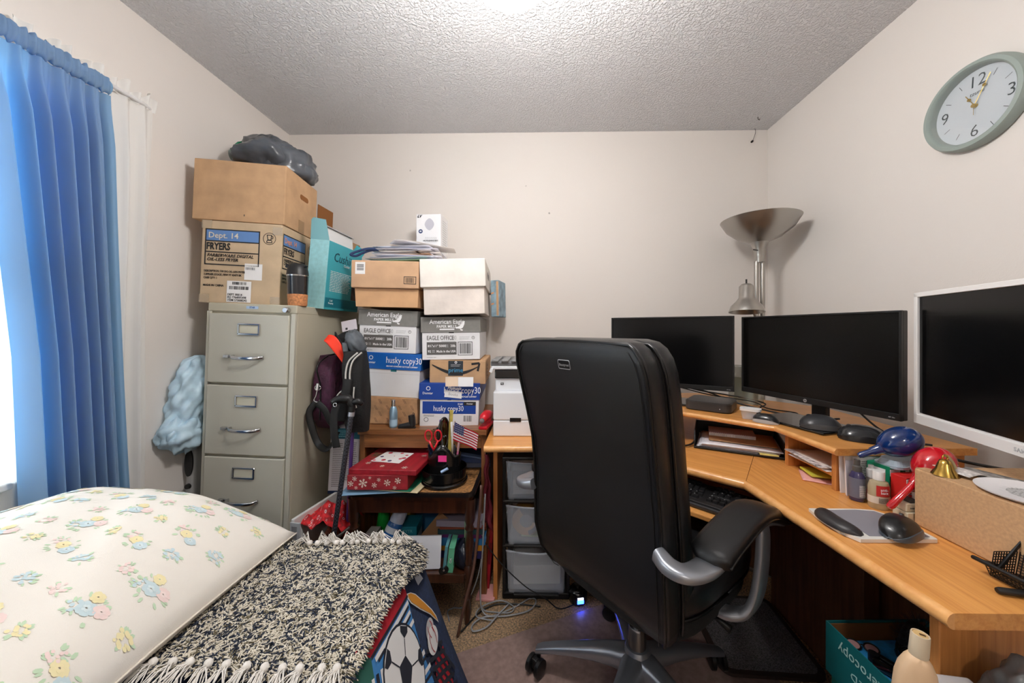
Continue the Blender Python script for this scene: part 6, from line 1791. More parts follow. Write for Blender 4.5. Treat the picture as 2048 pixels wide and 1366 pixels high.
# ------------------------------------------------------------------ big brown box and what lies on it
bb_ = thing('cardboard_box', 'long plain brown box on the right wing of the desk under the bell', 'box', (0.930, 0.470, DZ + 0.001), (0, 0, R(0)))
BBH = 0.136
part('body', MB().box((0.13, 0.21, BBH / 2), (0.26, 0.42, BBH), bev=0.0025), mat('brown_board_smooth', (194, 156, 116), 0.75, noise=(160, 0.05)), bb_)
part('flap', MB().box((0.13, 0.21, BBH + 0.001), (0.256, 0.416, 0.002)), mat('brown_board_smooth', (194, 156, 116)), bb_)
BRASS = mat('brass', (206, 166, 84), 0.22, 1.0)
bl = thing('bell', 'small brass hand bell on the big brown box', 'bell', (0.951, 0.843, DZ + BBH + 0.0035), (0, 0, 0))
part('body', MB().lathe([(0.0235, 0), (0.022, 0.003), (0.016, 0.014), (0.0125, 0.026), (0.009, 0.034), (0.0, 0.036)], 28), BRASS, bl, smooth=True)
part('loop', MB().tube([(0.006 * math.cos(a), 0, 0.040 + 0.006 * math.sin(a)) for a in [i * 2 * math.pi / 14 for i in range(15)]], 0.0018, 6), BRASS, bl, smooth=True)
part('ribbon', MB().tube(curve([(0, 0, 0.044), (0.012, 0.004, 0.040), (0.024, 0.006, 0.028), (0.03, 0.004, 0.012)], 5), 0.004, 6, squash=(0.25, 1)), mat('ribbon_gold', (196, 176, 130), 0.5), bl, smooth=True)
single('loose_paper', sheet(0.075, 0.06, 81, 0.012), mat('paper_speckle', (214, 210, 208), 0.6, noise=(150, 0.15)), 'small crumpled printed slip beside the brass bell', 'paper', (0.993, 0.852, DZ + BBH + 0.006), (R(6), R(6), R(20)), smooth=True)
PS = 0.78
pl = thing('oval_plaque', 'white oval plate with grey printed centre on the big brown box', 'plate', (1.003, 0.730, DZ + BBH + 0.0032), (R(0), R(0), R(0)))
pl.scale = (PS, PS * 0.86, 1)
part('plate', MB().lathe([(0.0, 0.0), (0.082, 0.0), (0.100, 0.006), (0.101, 0.008), (0.082, 0.0045), (0.0, 0.003)], 48, sy=1.2), mat('plate_white', (234, 232, 234), 0.35), pl, smooth=True, auto=40)
part('printed_oval', MB().lathe([(0.0, 0.0034), (0.062, 0.0034), (0.062, 0.0038), (0.0, 0.004)], 40, sy=1.2), mat('print_mid_grey', (160, 160, 160), 0.5), pl)
pp = MB()
rr3 = random.Random(5)
for i in range(11):
    x = -0.05 + i * 0.010
    h2 = 0.062 * 1.15 * math.sqrt(max(0, 1 - (x / 0.062) ** 2))
    y = -h2 * 0.9
    while y < h2 * 0.8:
        l = rr3.uniform(0.006, 0.02)
        pp.quad((x, y, 0.0043), (x + 0.004, y, 0.0043), (x + 0.004, y + l, 0.0043), (x, y + l, 0.0043))
        y += l + 0.004
part('fine_print', pp, mat('ink_pale_grey', (226, 226, 226), 0.6), pl)['kind'] = 'stuff'
single('loose_paper', sheet(0.09, 0.06, 83, 0.004), mat('paper_dark_print', (120, 118, 116), 0.5, noise=(70, 0.4)), 'dark printed leaflet behind the white oval plate', 'leaflet', (1.045, 0.838, DZ + BBH + 0.004), (0, 0, R(-70)), smooth=True)

# ------------------------------------------------------------------ mouse pad with wrist rest and mouse
mp = thing('mouse_pad', 'grey and white mouse pad with black gel wrist rest on the desk edge', 'mouse pad', (0.800, 0.872, DZ + 0.001))
PADW = mat('pad_white', (222, 220, 214), 0.45)
padp = [(-0.085, 0.072), (-0.094, 0.03), (-0.092, -0.03), (-0.075, -0.066), (0.095, -0.064), (0.098, -0.058), (0.097, 0.03), (0.075, 0.066), (0.03, 0.072)]
part('base', MB().prism(padp, 0.0, 0.008), PADW, mp)
part('surface', MB().prism([(-0.040, 0.062), (-0.045, -0.054), (0.088, -0.055), (0.089, 0.026), (0.070, 0.058), (0.03, 0.064)], 0.008, 0.0092), mat('pad_grey', (136, 134, 142), 0.6), mp)
def rest(u, v):
    y = 0.062 - 0.118 * v
    bow = -0.066 - 0.012 * math.sin(math.pi * v)
    k = (1 - abs(2 * v - 1) ** 4) ** 0.5 if 0 < v < 1 else 0.02
    a = math.pi * u
    return (bow + 0.024 * math.cos(a) * k, y, 0.008 + 0.017 * math.sin(a) * k)
part('wrist_rest', MB().grid(rest, 14, 24), mat('gel_black', (42, 40, 42), 0.42), mp, smooth=True)
part('badge', MB().lathe([(0, 0), (0.010, 0), (0.009, 0.001), (0, 0.0012)], 20, Matrix.Translation((-0.0905, -0.036, 0.0045)) @ Matrix.Rotation(R(-90), 4, 'Y') @ Matrix.Rotation(R(0), 4, 'X'), sx=0.35), mat('badge_grey', (150, 152, 150), 0.4), mp)
mouse('black mouse with slate side wave on the grey mouse pad', (0.832, 0.826, DZ + 0.0112), -62, 0.105, 0.062, 0.036, mat('mouse_ink', (18, 18, 20), 0.34, coat=0.15), mat('mouse_slate', (66, 76, 86), 0.3), twist=-0.25)

# ------------------------------------------------------------------ black mesh letter holder at the front
mh = thing('mesh_organizer', 'black wire mesh letter holder on the front right of the desk', 'organizer', (0.875, 0.700, DZ + 0.001), (0, 0, R(4)))
WIRE = mat('wire_black', (26, 26, 28), 0.45, 0.3)
def mesh_panel(o, ex, ey, nx, ny, w=0.0012):
    k = MB()
    o, ex, ey = Vector(o), Vector(ex), Vector(ey)
    n = ex.cross(ey).normalized() * 0.0006
    for i in range(nx + 1):
        a = o + ex * (i / nx); s = ex.normalized() * w / 2
        k.loft([[a - s - n, a + s - n, a + s + n, a - s + n], [a + ey - s - n, a + ey + s - n, a + ey + s + n, a + ey - s + n]])
    for j in range(ny + 1):
        a = o + ey * (j / ny); s = ey.normalized() * w / 2
        k.loft([[a - s - n, a + s - n, a + s + n, a - s + n], [a + ex - s - n, a + ex + s - n, a + ex + s + n, a + ex - s + n]])
    return k
L_ = 0.24
# base tray
part('mesh_base', mesh_panel((0, 0, 0.003), (0.10, 0, 0), (0, -L_, 0), 20, 44), WIRE, mh)['kind'] = 'stuff'
part('mesh_front', mesh_panel((0, 0, 0.003), (-0.012, 0, 0.024), (0, -L_, 0), 5, 44), WIRE, mh)['kind'] = 'stuff'
part('mesh_back', mesh_panel((0.045, -0.005, 0.003), (0.015, 0, 0.066), (0, -L_ + 0.01, 0), 13, 44), WIRE, mh)['kind'] = 'stuff'
part('mesh_end', mesh_panel((0.0, 0, 0.003), (0.045, -0.002, 0), (0.008, 0, 0.045), 9, 9), WIRE, mh)['kind'] = 'stuff'
part('rim', MB().tube(curve([(0.02, 0.004, 0.018), (-0.004, 0.008, 0.024), (-0.013, -0.004, 0.028), (-0.013, -L_, 0.028)], 6), 0.004, 8), WIRE, mh, smooth=True)
part('rim', MB().tube([(0.012, 0.0, 0.010), (0.060, -0.005, 0.070), (0.060, -L_ + 0.005, 0.070)], 0.004, 8), WIRE, mh, smooth=True, auto=40)
part('rim', MB().tube([(0.060, -0.005, 0.070), (0.09, -0.08, 0.005)], 0.0035, 8), WIRE, mh, smooth=True, auto=40)
stick('pen', 'black pen end lying at the front edge beside the mesh holder', 'pen', (0.830, 0.655, DZ + 0.007), (0.97, 0.625, DZ + 0.007), 0.006, BLACK)

# ------------------------------------------------------------------ keyboard on its tray
kb = thing('keyboard', 'black full size keyboard on the pull-out tray of the desk', 'keyboard', (0.522, 1.240, 0.6525), (R(2), 0, R(-44)))
KBM = mat('keyboard_black', (24, 24, 26), 0.4)
part('case', MB().box((0, 0, 0.009), (0.445, 0.150, 0.018), bev=0.004), KBM, kb)
part('palm_edge', MB().box((0, -0.078, 0.007), (0.445, 0.014, 0.012), bev=0.004), mat('keyboard_edge', (44, 44, 46), 0.35), kb)
KEY = mat('key_black', (30, 30, 32), 0.35)
kme = {}
def key(x, y, w, d=0.0155):
    k_ = round(w, 4)
    if k_ not in kme:
        o = part('key', MB().loft([[(-w / 2, -d / 2, 0), (w / 2, -d / 2, 0), (w / 2, d / 2, 0), (-w / 2, d / 2, 0)], [(-w / 2 + 0.002, -d / 2 + 0.0018, 0.007), (w / 2 - 0.002, -d / 2 + 0.0018, 0.007), (w / 2 - 0.002, d / 2 - 0.001, 0.007), (-w / 2 + 0.002, d / 2 - 0.001, 0.007)]]), KEY, kb)
        kme[k_] = o
    else:
        o = kme[k_].copy(); C.objects.link(o); o.parent = kb
    o.location = (x, y, 0.018)
P_ = 0.0188
for r_ in range(6):
    y = 0.058 - r_ * 0.0195 - (0.004 if r_ else 0)
    if r_ == 5:
        xs = -0.212
        for w in (1.3, 1.2, 1.2, 5.6, 1.2, 1.2, 1.3, 1.3):
            key(xs + w * P_ / 2, y, w * P_ - 0.0022); xs += w * P_
    else:
        for c_ in range(14 if r_ else 13):
            key(-0.203 + c_ * P_ + r_ * 0.003, y, P_ - 0.0022)
    for c_ in range(3):
        if r_ != 3:
            key(0.088 + c_ * P_, y, P_ - 0.0022)
    for c_ in range(4):
        if r_:
            key(0.153 + c_ * P_, y, P_ - 0.0022)
kl = MB()
rr4 = random.Random(2)
for i in range(95):
    x = rr4.choice([-0.206 + c * P_ for c in range(14)] + [0.086 + c * P_ for c in range(3)] + [0.151 + c * P_ for c in range(4)]); y = 0.060 - rr4.randrange(6) * 0.0195
    kl.quad((x, y, 0.0254), (x + 0.0035, y, 0.0254), (x + 0.0035, y + 0.003, 0.0254), (x, y + 0.003, 0.0254))
part('key_lettering', kl, LGREYI, kb)['kind'] = 'stuff'

# ------------------------------------------------------------------ floor lamp in the corner
lpx = (1.1821, 1.9000, 1.7731)
fl_ = thing('floor_lamp', 'brushed steel torchiere floor lamp with side reading lamp in the corner', 'lamp', (lpx[0], 1.90, 0.0), (0, 0, R(0)))
BRU = mat('brushed_steel', (176, 172, 166), 0.32, 1.0, bump=(30, 0.03), stretch=(1, 1, 14))
part('base', MB().lathe([(0, 0), (0.135, 0), (0.135, 0.012), (0.125, 0.022), (0.02, 0.034), (0, 0.034)], 40), BRU, fl_, smooth=True, auto=40)
part('pole', MB().cyl((-0.016, 0, 0.03), (-0.016, 0, 1.58), 0.0115, n=20), BRU, fl_, smooth=True, auto=40)
part('pole', MB().cyl((0.016, 0.0, 0.03), (0.016, 0.0, 1.58), 0.0115, n=20), BRU, fl_, smooth=True, auto=40)
bw = part('bowl', MB().lathe([(0.022, 1.672), (0.10, 1.705), (0.155, 1.75), (0.185, 1.800), (0.182, 1.802), (0.15, 1.755), (0.095, 1.712), (0.0, 1.68)], 48), BRU, fl_, smooth=True, auto=60)
part('socket_cup', MB().lathe([(0.0, 1.575), (0.020, 1.575), (0.024, 1.61), (0.030, 1.65), (0.046, 1.690), (0.0, 1.690)], 28), BRU, fl_, smooth=True, auto=50)
part('switch', MB().cyl((-0.022, -0.02, 1.635), (-0.050, -0.03, 1.636), 0.003, n=8), BLACK, fl_)
hd = Vector((1.0555, 1.8000, 1.3880)) - Vector((lpx[0], 1.90, 0.0))
aim = Vector((-0.05, -0.10, -1)).normalized()
Q = Matrix.Translation(hd) @ aim.to_track_quat('Z', 'Y').to_matrix().to_4x4()
rs = part('reading_shade', MB().lathe([(0.0, -0.062), (0.022, -0.060), (0.033, -0.048), (0.034, 0.010), (0.048, 0.028), (0.070, 0.052), (0.080, 0.082), (0.078, 0.083), (0.067, 0.055), (0.044, 0.030), (0.0, 0.02)], 36, Q), BRU, fl_, smooth=True, auto=60)
part('bulb', MB().lathe([(0, 0.02), (0.016, 0.025), (0.028, 0.045), (0.026, 0.062), (0.0, 0.074)], 20, Q), mat('bulb_frost', (206, 204, 198), 0.25), rs, smooth=True)
part('switch_knob', MB().lathe([(0, -0.085), (0.004, -0.085), (0.004, -0.062), (0, -0.062)], 10, Q), BLACK, rs)
part('gooseneck', MB().tube(curve([Vector((-0.016, 0.0, 1.18)), Vector((-0.018, -0.02, 1.24)), hd + Vector((0.05, 0.04, -0.05)), hd + Vector((0.03, 0.02, 0.0))], 8), 0.007, 10), BRU, fl_, smooth=True)

# ------------------------------------------------------------------ wall clock
ck2 = thing('wall_clock', 'round white wall clock with grey green frame on the right wall', 'clock', (1.414, 1.1607, 1.934), (0, 0, 0))
MC = Matrix.Rotation(R(-90), 4, 'Y') @ Matrix.Rotation(R(90), 4, 'Z')   # face looks along -X
def cm(x, y, z=0):
    """clock face coordinates: x to the right, y up, z out of the wall"""
    return (-z, -x, y)
def clathe(prof, n=64):
    k = MB()
    rings = [[Vector(cm(max(r, 0.0002) * math.cos(2 * math.pi * j / n), max(r, 0.0002) * math.sin(2 * math.pi * j / n), z)) for j in range(n)] for r, z in prof]
    return k.loft(rings, caps=False)
FRM = mat('frame_sage', (150, 162, 156), 0.45)
part('frame', clathe([(0.112, 0.006), (0.114, 0.030), (0.120, 0.036), (0.130, 0.034), (0.136, 0.022), (0.136, 0.004), (0.112, 0.004)]), FRM, ck2, smooth=True, auto=50)
part('face', clathe([(0.0, 0.0075), (0.113, 0.0075), (0.113, 0.0045), (0.0, 0.0045)]), mat('dial_white', (214, 222, 228), 0.5), ck2)
CI = mat('dial_ink', (52, 66, 70), 0.6)
CF = Euler((R(90), 0, R(-90)))
def ctext(s, size, x, y, m_, **kw):
    return text(s, size, cm(x, y, 0.0082), CF, m_, ck2, **kw)
tw = R(-3)
def crot(x, y):
    return (x * math.cos(tw) - y * math.sin(tw), x * math.sin(tw) + y * math.cos(tw))
for s, x, y in (('12', 0.0, 0.076), ('3', 0.086, 0.0), ('6', 0.0, -0.080), ('9', -0.086, 0.0)):
    X_, Y_ = crot(x, y)
    ctext(s, 0.052, X_, Y_, CI, bold=-0.012, rotz=tw, sx=0.95)
ctext('tzumi', 0.017, *crot(0.0, 0.040), CI, bold=-0.01, rotz=tw, shear=0.2)
for h in (1, 2, 4, 5, 7, 8, 10, 11):
    a = R(90 - 30 * h)
    k = MB()
    for r0, r1 in ((0.080, 0.098),):
        c_, s_ = math.cos(a), math.sin(a)
        nx, ny = -s_ * 0.0008, c_ * 0.0008
        q_ = [crot(r0 * c_ + nx, r0 * s_ + ny), crot(r0 * c_ - nx, r0 * s_ - ny), crot(r1 * c_ - nx, r1 * s_ - ny), crot(r1 * c_ + nx, r1 * s_ + ny)]
        k.quad(*[cm(*p, 0.0082) for p in q_])
    part('hour_mark', k, CI, ck2)
GOLD = mat('hand_gold', (190, 160, 84), 0.3, 0.8)
def hand(name, ang, L, w, z, tail=0.0, bead=None):
    a = R(90 - ang); c_, s_ = math.cos(a), math.sin(a)
    k = MB()
    k.tube([cm(-c_ * tail, -s_ * tail, z), cm(c_ * L, s_ * L, z)], w, 6)
    o = part(name, k, GOLD, ck2)
    if bead:
        part('bead', MB().cyl(cm(c_ * bead, s_ * bead, z - 0.001), cm(c_ * bead, s_ * bead, z + 0.002), 0.0045, n=14), GOLD, o)
hand('hour_hand', 331, 0.050, 0.0011, 0.012, 0.0, 0.030)
hand('minute_hand', 28, 0.088, 0.0011, 0.014, 0.0, 0.056)
hand('second_hand', 180, 0.030, 0.0006, 0.016, 0.0)
part('hub', MB().cyl(cm(0, 0, 0.008), cm(0, 0, 0.018), 0.006, n=18), GOLD, ck2, smooth=True, auto=40)
cg = bpy.data.materials['window_glass']
part('glass', clathe([(0.0, 0.0285), (0.1135, 0.0285), (0.1135, 0.0265), (0.0, 0.0265)]), cg, ck2)

# ------------------------------------------------------------------ executive chair
LEA = mat('black_leather', (24, 24, 26), 0.36, bump=(900, 0.12), spec=0.5)
LEA2 = mat('black_leather_side', (27, 27, 29), 0.33, bump=(900, 0.12), spec=0.5)
MESHF = mat('black_mesh_cloth', (14, 14, 15), 0.8, bump=(1500, 0.5))
SIL = mat('chair_silver', (168, 172, 180), 0.34, 0.75)
SILB = mat('base_silver', (158, 164, 174), 0.3, 0.8)
ch = thing('office_chair', 'tall black leather office chair with silver arms and five-star base', 'chair', (0.33, 1.164, 0.003), (0, 0, R(-52)))
def sel(w, t, e=0.32, n=40):
    pts = []
    for i in range(n):
        a = 2 * math.pi * i / n
        c, s = math.cos(a), math.sin(a)
        pts.append((w * math.copysign(abs(c) ** e, c), t * math.copysign(abs(s) ** e, s)))
    return pts
prof = [  # z, half width, rear y
    (0.395, 0.150, -0.110), (0.405, 0.190, -0.150), (0.43, 0.222, -0.185), (0.48, 0.243, -0.215), (0.56, 0.252, -0.232), (0.66, 0.250, -0.236), (0.76, 0.246, -0.240), (0.86, 0.244, -0.252),
    (0.96, 0.249, -0.273), (1.05, 0.254, -0.294), (1.11, 0.254, -0.308), (1.145, 0.246, -0.315), (1.168, 0.230, -0.316), (1.183, 0.205, -0.312), (1.190, 0.170, -0.304)]
def spline(k, z):
    for a, b in zip(prof[:-1], prof[1:]):
        if a[0] <= z <= b[0]:
            t = (z - a[0]) / (b[0] - a[0])
            return lerp(a[k], b[k], t)
    return prof[0][k] if z < prof[0][0] else prof[-1][k]
def shell(y0, th, wk, zs, m, name, e=0.3, ends=True):
    rings = []
    n = len(zs)
    for i, z in enumerate(zs):
        w, y = spline(1, z), spline(2, z)
        t = th
        if ends:
            k = min(1, (i + 0.6) / 3.0, (n - 1 - i + 0.6) / 3.0)
            t = th * (0.55 + 0.45 * k)
        rings.append([(x * wk, y + y0 + th / 2 + yy, z) for x, yy in sel(w, t / 2, e)])
    return part(name, MB().loft(rings), m, ch, smooth=True, auto=60)
zs = [p[0] for p in prof]
zf_ = []
for a, b in zip(zs[:-1], zs[1:]):
    zf_ += [lerp(a, b, t) for t in (0, 0.34, 0.67)]
zf_.append(zs[-1])
shell(0.0, 0.062, 1.0, zf_, LEA, 'back_shell', 0.24)
shell(0.060, 0.018, 0.97, zf_[2:-1], MESHF, 'mesh_gusset', 0.3)
shell(0.074, 0.075, 0.985, zf_[4:], LEA2, 'back_cushion', 0.45)
pip = []
zp = [z for z in zf_ if 0.42 < z < 1.18]
for z in zp:
    pip.append((spline(1, z) * 0.965, spline(2, z) + 0.002, z))
top_arc = []
for i in range(1, 8):
    t = i / 8
    top_arc.append((lerp(pip[-1][0], -pip[-1][0], t), pip[-1][1] + 0.002, pip[-1][2] + 0.006 * math.sin(math.pi * t)))
full = pip + top_arc + [(-x, y, z) for x, y, z in reversed(pip)]
part('piping', MB().tube(full, 0.0042, 8), mat('piping_black', (16, 16, 17), 0.3), ch, smooth=True)
part('stitching', MB().tube([(x * 0.93, y - 0.0015, z - 0.008) for x, y, z in full], 0.0012, 5), BLACK, ch, smooth=True)
part('piping', MB().tube([(x / 0.965 * 1.005, y + 0.062, z) for x, y, z in full], 0.0042, 8), mat('piping_black', (16, 16, 17)), ch, smooth=True)
bz_ = 1.118
by_ = spline(2, bz_) - 0.0008
rx = Euler((R(90) - math.atan2(0.016, 0.07), 0, 0))
k = MB()
for i in range(1):
    pts = [(x, 0, z) for x, z in [(a, b - 0.0125) for a, b in rrect(0.046, 0.025, 0.004, 4)]]
    k.tube([Vector(p) for p in pts] + [Vector(pts[0])], 0.0012, 6, caps=False)
bd_ = part('badge', k, mat('badge_silver', (200, 200, 202)), ch)
bd_.location = (-0.012, by_ - 0.001, bz_); bd_.rotation_euler = (R(13), 0, 0)
pl_ = part('badge_plate', MB().prism([(a, b - 0.0125) for a, b in rrect(0.046, 0.025, 0.004, 4)], -0.0006, 0.0006, Matrix.Rotation(R(90), 4, 'X')), mat('badge_black', (20, 20, 22), 0.3), ch)
pl_.location = bd_.location; pl_.rotation_euler = bd_.rotation_euler
text('Beautyrest', 0.0105, (-0.012, by_ - 0.0022, bz_ - 0.001), Euler((R(103), 0, 0)), mat('badge_silver', (200, 200, 202)), ch, shear=0.25, sx=0.85)

# seat
def cushion(name, w, d, z0, z1, yc, m, e=0.5, n=9):
    rings = []
    for i in range(n):
        v = i / (n - 1)
        s = (1 - abs(2 * v - 1) ** 3) ** 0.5 if 0 < v < 1 else 0.0
        k = 0.86 + 0.14 * s
        rings.append([(x * k, yc + y * k, lerp(z0, z1, v) + (0.012 * (1 - (2 * x / w) ** 2) * (v > 0.6))) for x, y in sel(w / 2, d / 2, e)])
    return part(name, MB().loft(rings), m, ch, smooth=True, auto=70)
cushion('seat', 0.53, 0.52, 0.475, 0.575, 0.055, LEA2)
cushion('seat_base', 0.50, 0.49, 0.415, 0.480, 0.045, MESHF)
part('seat_piping', MB().tube([(x * 0.985, 0.055 + y * 0.985, 0.525) for x, y in sel(0.265, 0.26, 0.5, 48)] + [(0.261, 0.055, 0.525)], 0.004, 8), mat('piping_black', (16, 16, 17)), ch, smooth=True)
part('seat_piping', MB().tube([(x * 0.97, 0.055 + y * 0.97, 0.482) for x, y in sel(0.265, 0.26, 0.5, 48)] + [(0.257, 0.055, 0.482)], 0.004, 8), mat('piping_black', (16, 16, 17)), ch, smooth=True)
part('tilt_mechanism', MB().box((0, 0.02, 0.392), (0.20, 0.24, 0.045), bev=0.008), BLACK, ch)
part('tilt_lever', MB().tube([(0.09, 0.06, 0.388), (0.22, 0.07, 0.382), (0.26, 0.07, 0.375)], [0.006, 0.006, 0.011], 8), BLACK, ch, smooth=True)

# arms
def ribbon(pts, w, t, n=12):
    return MB().tube(curve(pts, 7), 1.0, n, squash=(w, t))
for s in (-1, 1):
    pad = [(s * 0.312, -0.175, 0.688), (s * 0.314, -0.11, 0.710), (s * 0.316, -0.01, 0.731), (s * 0.316, 0.07, 0.730), (s * 0.315, 0.16, 0.700), (s * 0.312, 0.245, 0.660)]
    c_ = curve(pad, 7)
    nn = len(c_)
    rings = []
    mb = MB()
    for i, p in enumerate(c_):
        u = i / (nn - 1)
        k = min(1.0, (u / 0.07 + 0.25), ((1 - u) / 0.09 + 0.3)) ** 0.6
        tdir = (c_[min(nn - 1, i + 1)] - c_[max(0, i - 1)]).normalized()
        up = Vector((1, 0, 0)).cross(tdir).normalized()
        if up.z < 0: up = -up
        rings.append([p + Vector((1, 0, 0)) * (0.046 * k * x) + up * (0.021 * k * y) for x, y in sel(1, 1, 0.62, 28)])
    part('arm_pad', mb.loft(rings), LEA, ch, smooth=True, auto=70)
    part('pad_piping', MB().tube([p + Vector((s * 0.046, 0, -0.006)) for p in c_[2:-2]], 0.003, 6), mat('piping_black', (16, 16, 17)), ch, smooth=True)
    rail = [(s * 0.236, -0.245, 0.694), (s * 0.272, -0.254, 0.686), (s * 0.303, -0.238, 0.682), (s * 0.315, -0.18, 0.680), (s * 0.316, -0.09, 0.692), (s * 0.318, 0.02, 0.707), (s * 0.318, 0.11, 0.697), (s * 0.316, 0.21, 0.662)]
    cr = curve(rail, 7)
    rr5 = []
    m_n = len(cr)
    rings = []
    for i, p in enumerate(cr):
        u = i / (m_n - 1)
        hgt = lerp(0.018, 0.010, min(1, u * 2.2))
        wid = lerp(0.016, 0.030, min(1, u * 2.5))
        tdir = (cr[min(m_n - 1, i + 1)] - cr[max(0, i - 1)]).normalized()
        side = tdir.cross(Vector((0, 0, 1))).normalized()
        up = side.cross(tdir).normalized()
        rings.append([p + side * (wid * x) + up * (hgt * y) for x, y in sel(1, 1, 0.6, 20)])
    part('arm_rail', MB().loft(rings), SIL, ch, smooth=True, auto=60)
    part('arm_bolt', MB().cyl((s * 0.330, -0.185, 0.672), (s * 0.338, -0.186, 0.672), 0.008, n=16), BLACK, ch)
    leg = [(s * 0.318, 0.115, 0.690), (s * 0.322, 0.117, 0.65), (s * 0.322, 0.108, 0.57), (s * 0.316, 0.092, 0.495), (s * 0.300, 0.070, 0.452), (s * 0.27, 0.050, 0.437), (s * 0.235, 0.04, 0.434)]
    cl_ = curve(leg, 7)
    rings = []
    for i, p in enumerate(cl_):
        u = i / (len(cl_) - 1)
        tdir = (cl_[min(len(cl_) - 1, i + 1)] - cl_[max(0, i - 1)]).normalized()
        side = Vector((0, 1, 0))
        nrm = tdir.cross(side).normalized()
        wd = 0.022 + 0.010 * math.sin(math.pi * u)
        rings.append([p + side * (wd * x) + nrm * (0.013 * y) for x, y in sel(1, 1, 0.65, 20)])
    part('arm_support', MB().loft(rings), SIL, ch, smooth=True, auto=60)

# gas lift and five-star base
part('gas_lift', MB().cyl((0, 0, 0.17), (0, 0, 0.375), 0.014, n=20), CHROME, ch, smooth=True, auto=40)
part('lift_sleeve', MB().lathe([(0, 0.10), (0.028, 0.10), (0.028, 0.245), (0.024, 0.25), (0, 0.25)], 24), mat('sleeve_steel', (120, 118, 120), 0.3, 0.9), ch, smooth=True, auto=40)
part('hub', MB().lathe([(0, 0.085), (0.040, 0.085), (0.046, 0.10), (0.046, 0.165), (0.036, 0.185), (0, 0.188)], 28), SILB, ch, smooth=True, auto=50)
for i in range(5):
    a = R(214 + 72 * i)
    d = Vector((math.cos(a), math.sin(a), 0)); q_ = Vector((-math.sin(a), math.cos(a), 0))
    rings = []
    for r, zt_, zb_, w in ((0.03, 0.176, 0.105, 0.040), (0.08, 0.168, 0.108, 0.033), (0.14, 0.153, 0.106, 0.028), (0.21, 0.132, 0.098, 0.024), (0.28, 0.110, 0.084, 0.021), (0.325, 0.094, 0.070, 0.0195), (0.345, 0.084, 0.062, 0.015)):
        zc_, hh_ = (zt_ + zb_) / 2, (zt_ - zb_) / 2
        rings.append([d * r + q_ * (w * x) + Vector((0, 0, zc_ + hh_ * y)) for x, y in sel(1, 1, 0.7, 18)])
    part('base_leg', MB().loft(rings), SILB, ch, smooth=True, auto=60)
    cc = d * 0.336
    fd = Vector((math.cos(a + 1.2), math.sin(a + 1.2), 0)); sd = Vector((-fd.y, fd.x, 0))
    w0 = cc + fd * 0.018 + Vector((0, 0, 0.029))
    cs_ = MB()
    cas = part('caster', MB().box(tuple(w0 + Vector((0, 0, 0.010))), (0.022, 0.022, 0.034), rot=Matrix.Rotation(math.atan2(fd.y, fd.x), 4, 'Z'), bev=0.004), BLACK, ch)
    part('stem', MB().cyl(cc + Vector((0, 0, 0.045)), cc + Vector((0, 0, 0.078)), 0.007, n=12), BLACK, cas)
    for s in (-1, 1):
        part('wheel', MB().tube([w0 + sd * (s * 0.010), w0 + sd * (s * 0.013), w0 + sd * (s * 0.025), w0 + sd * (s * 0.028)], [0.025, 0.029, 0.029, 0.022], 24), mat('caster_black', (18, 18, 19), 0.35), cas, smooth=True, auto=40)

# ------------------------------------------------------------------ floor mats and things under the desk
MATM = mat('chair_mat_film', (168, 142, 134), 0.32, noise=(45, 0.08), alpha=0.72)
cmz = Matrix.Rotation(R(23), 4, 'Z')
cmat = single('chair_mat', MB().prism([(-0.62, -0.95), (0.42, -0.95), (0.42, -0.02), (0.40, 0.0), (-0.60, 0.0), (-0.62, -0.02)], 0.0005, 0.0025), MATM, 'brownish clear plastic mat on the carpet under the office chair', 'mat', (0.25, 1.560, 0.0), (0, 0, R(23)))
fmt = thing('foot_mat', 'dark grey textured mat with a rubber rim under the desk', 'mat', (0.845, 1.435, 0.003), (0, 0, R(-3)))
part('rim', MB().prism([(a, b - 0.19) for a, b in rrect(0.36, 0.38, 0.04, 6)], 0, 0.012), mat('rubber_brown', (70, 58, 54), 0.5), fmt)
part('pad', MB().prism([(a, b - 0.172) for a, b in rrect(0.32, 0.344, 0.03, 6)], 0.012, 0.0145), mat('mat_charcoal', (112, 110, 112), 0.9, noise=(300, 0.4), bump=(400, 0.6)), fmt)
fmt.location.z = 0.004

# three-drawer plastic cart
ct = thing('drawer_cart', 'black framed cart of three clear plastic drawers beside the office chair', 'drawer unit', (0.0, 1.60, 0.002))
CWD, CDP, CHT = 0.305, 0.34, 0.64
MILK = mat('drawer_plastic', (206, 214, 226), 0.22, alpha=0.34)
FRB = mat('cart_black', (20, 20, 21), 0.4)
def cart_frame(z, h):
    return MB().box((0, CDP / 2, z), (CWD, CDP, h), bev=0.006)
part('foot_frame', cart_frame(0.016, 0.032), FRB, ct)
part('shelf_frame', cart_frame(0.240, 0.016), FRB, ct)
part('shelf_frame', cart_frame(0.440, 0.016), FRB, ct)
part('top_frame', cart_frame(0.634, 0.016), FRB, ct)
for sx in (-1, 1):
    for y in (0.012, CDP - 0.012):
        part('post', MB().box((sx * (CWD / 2 - 0.008), y, CHT / 2), (0.014, 0.022, CHT - 0.02), bev=0.003), FRB, ct)
cols = []
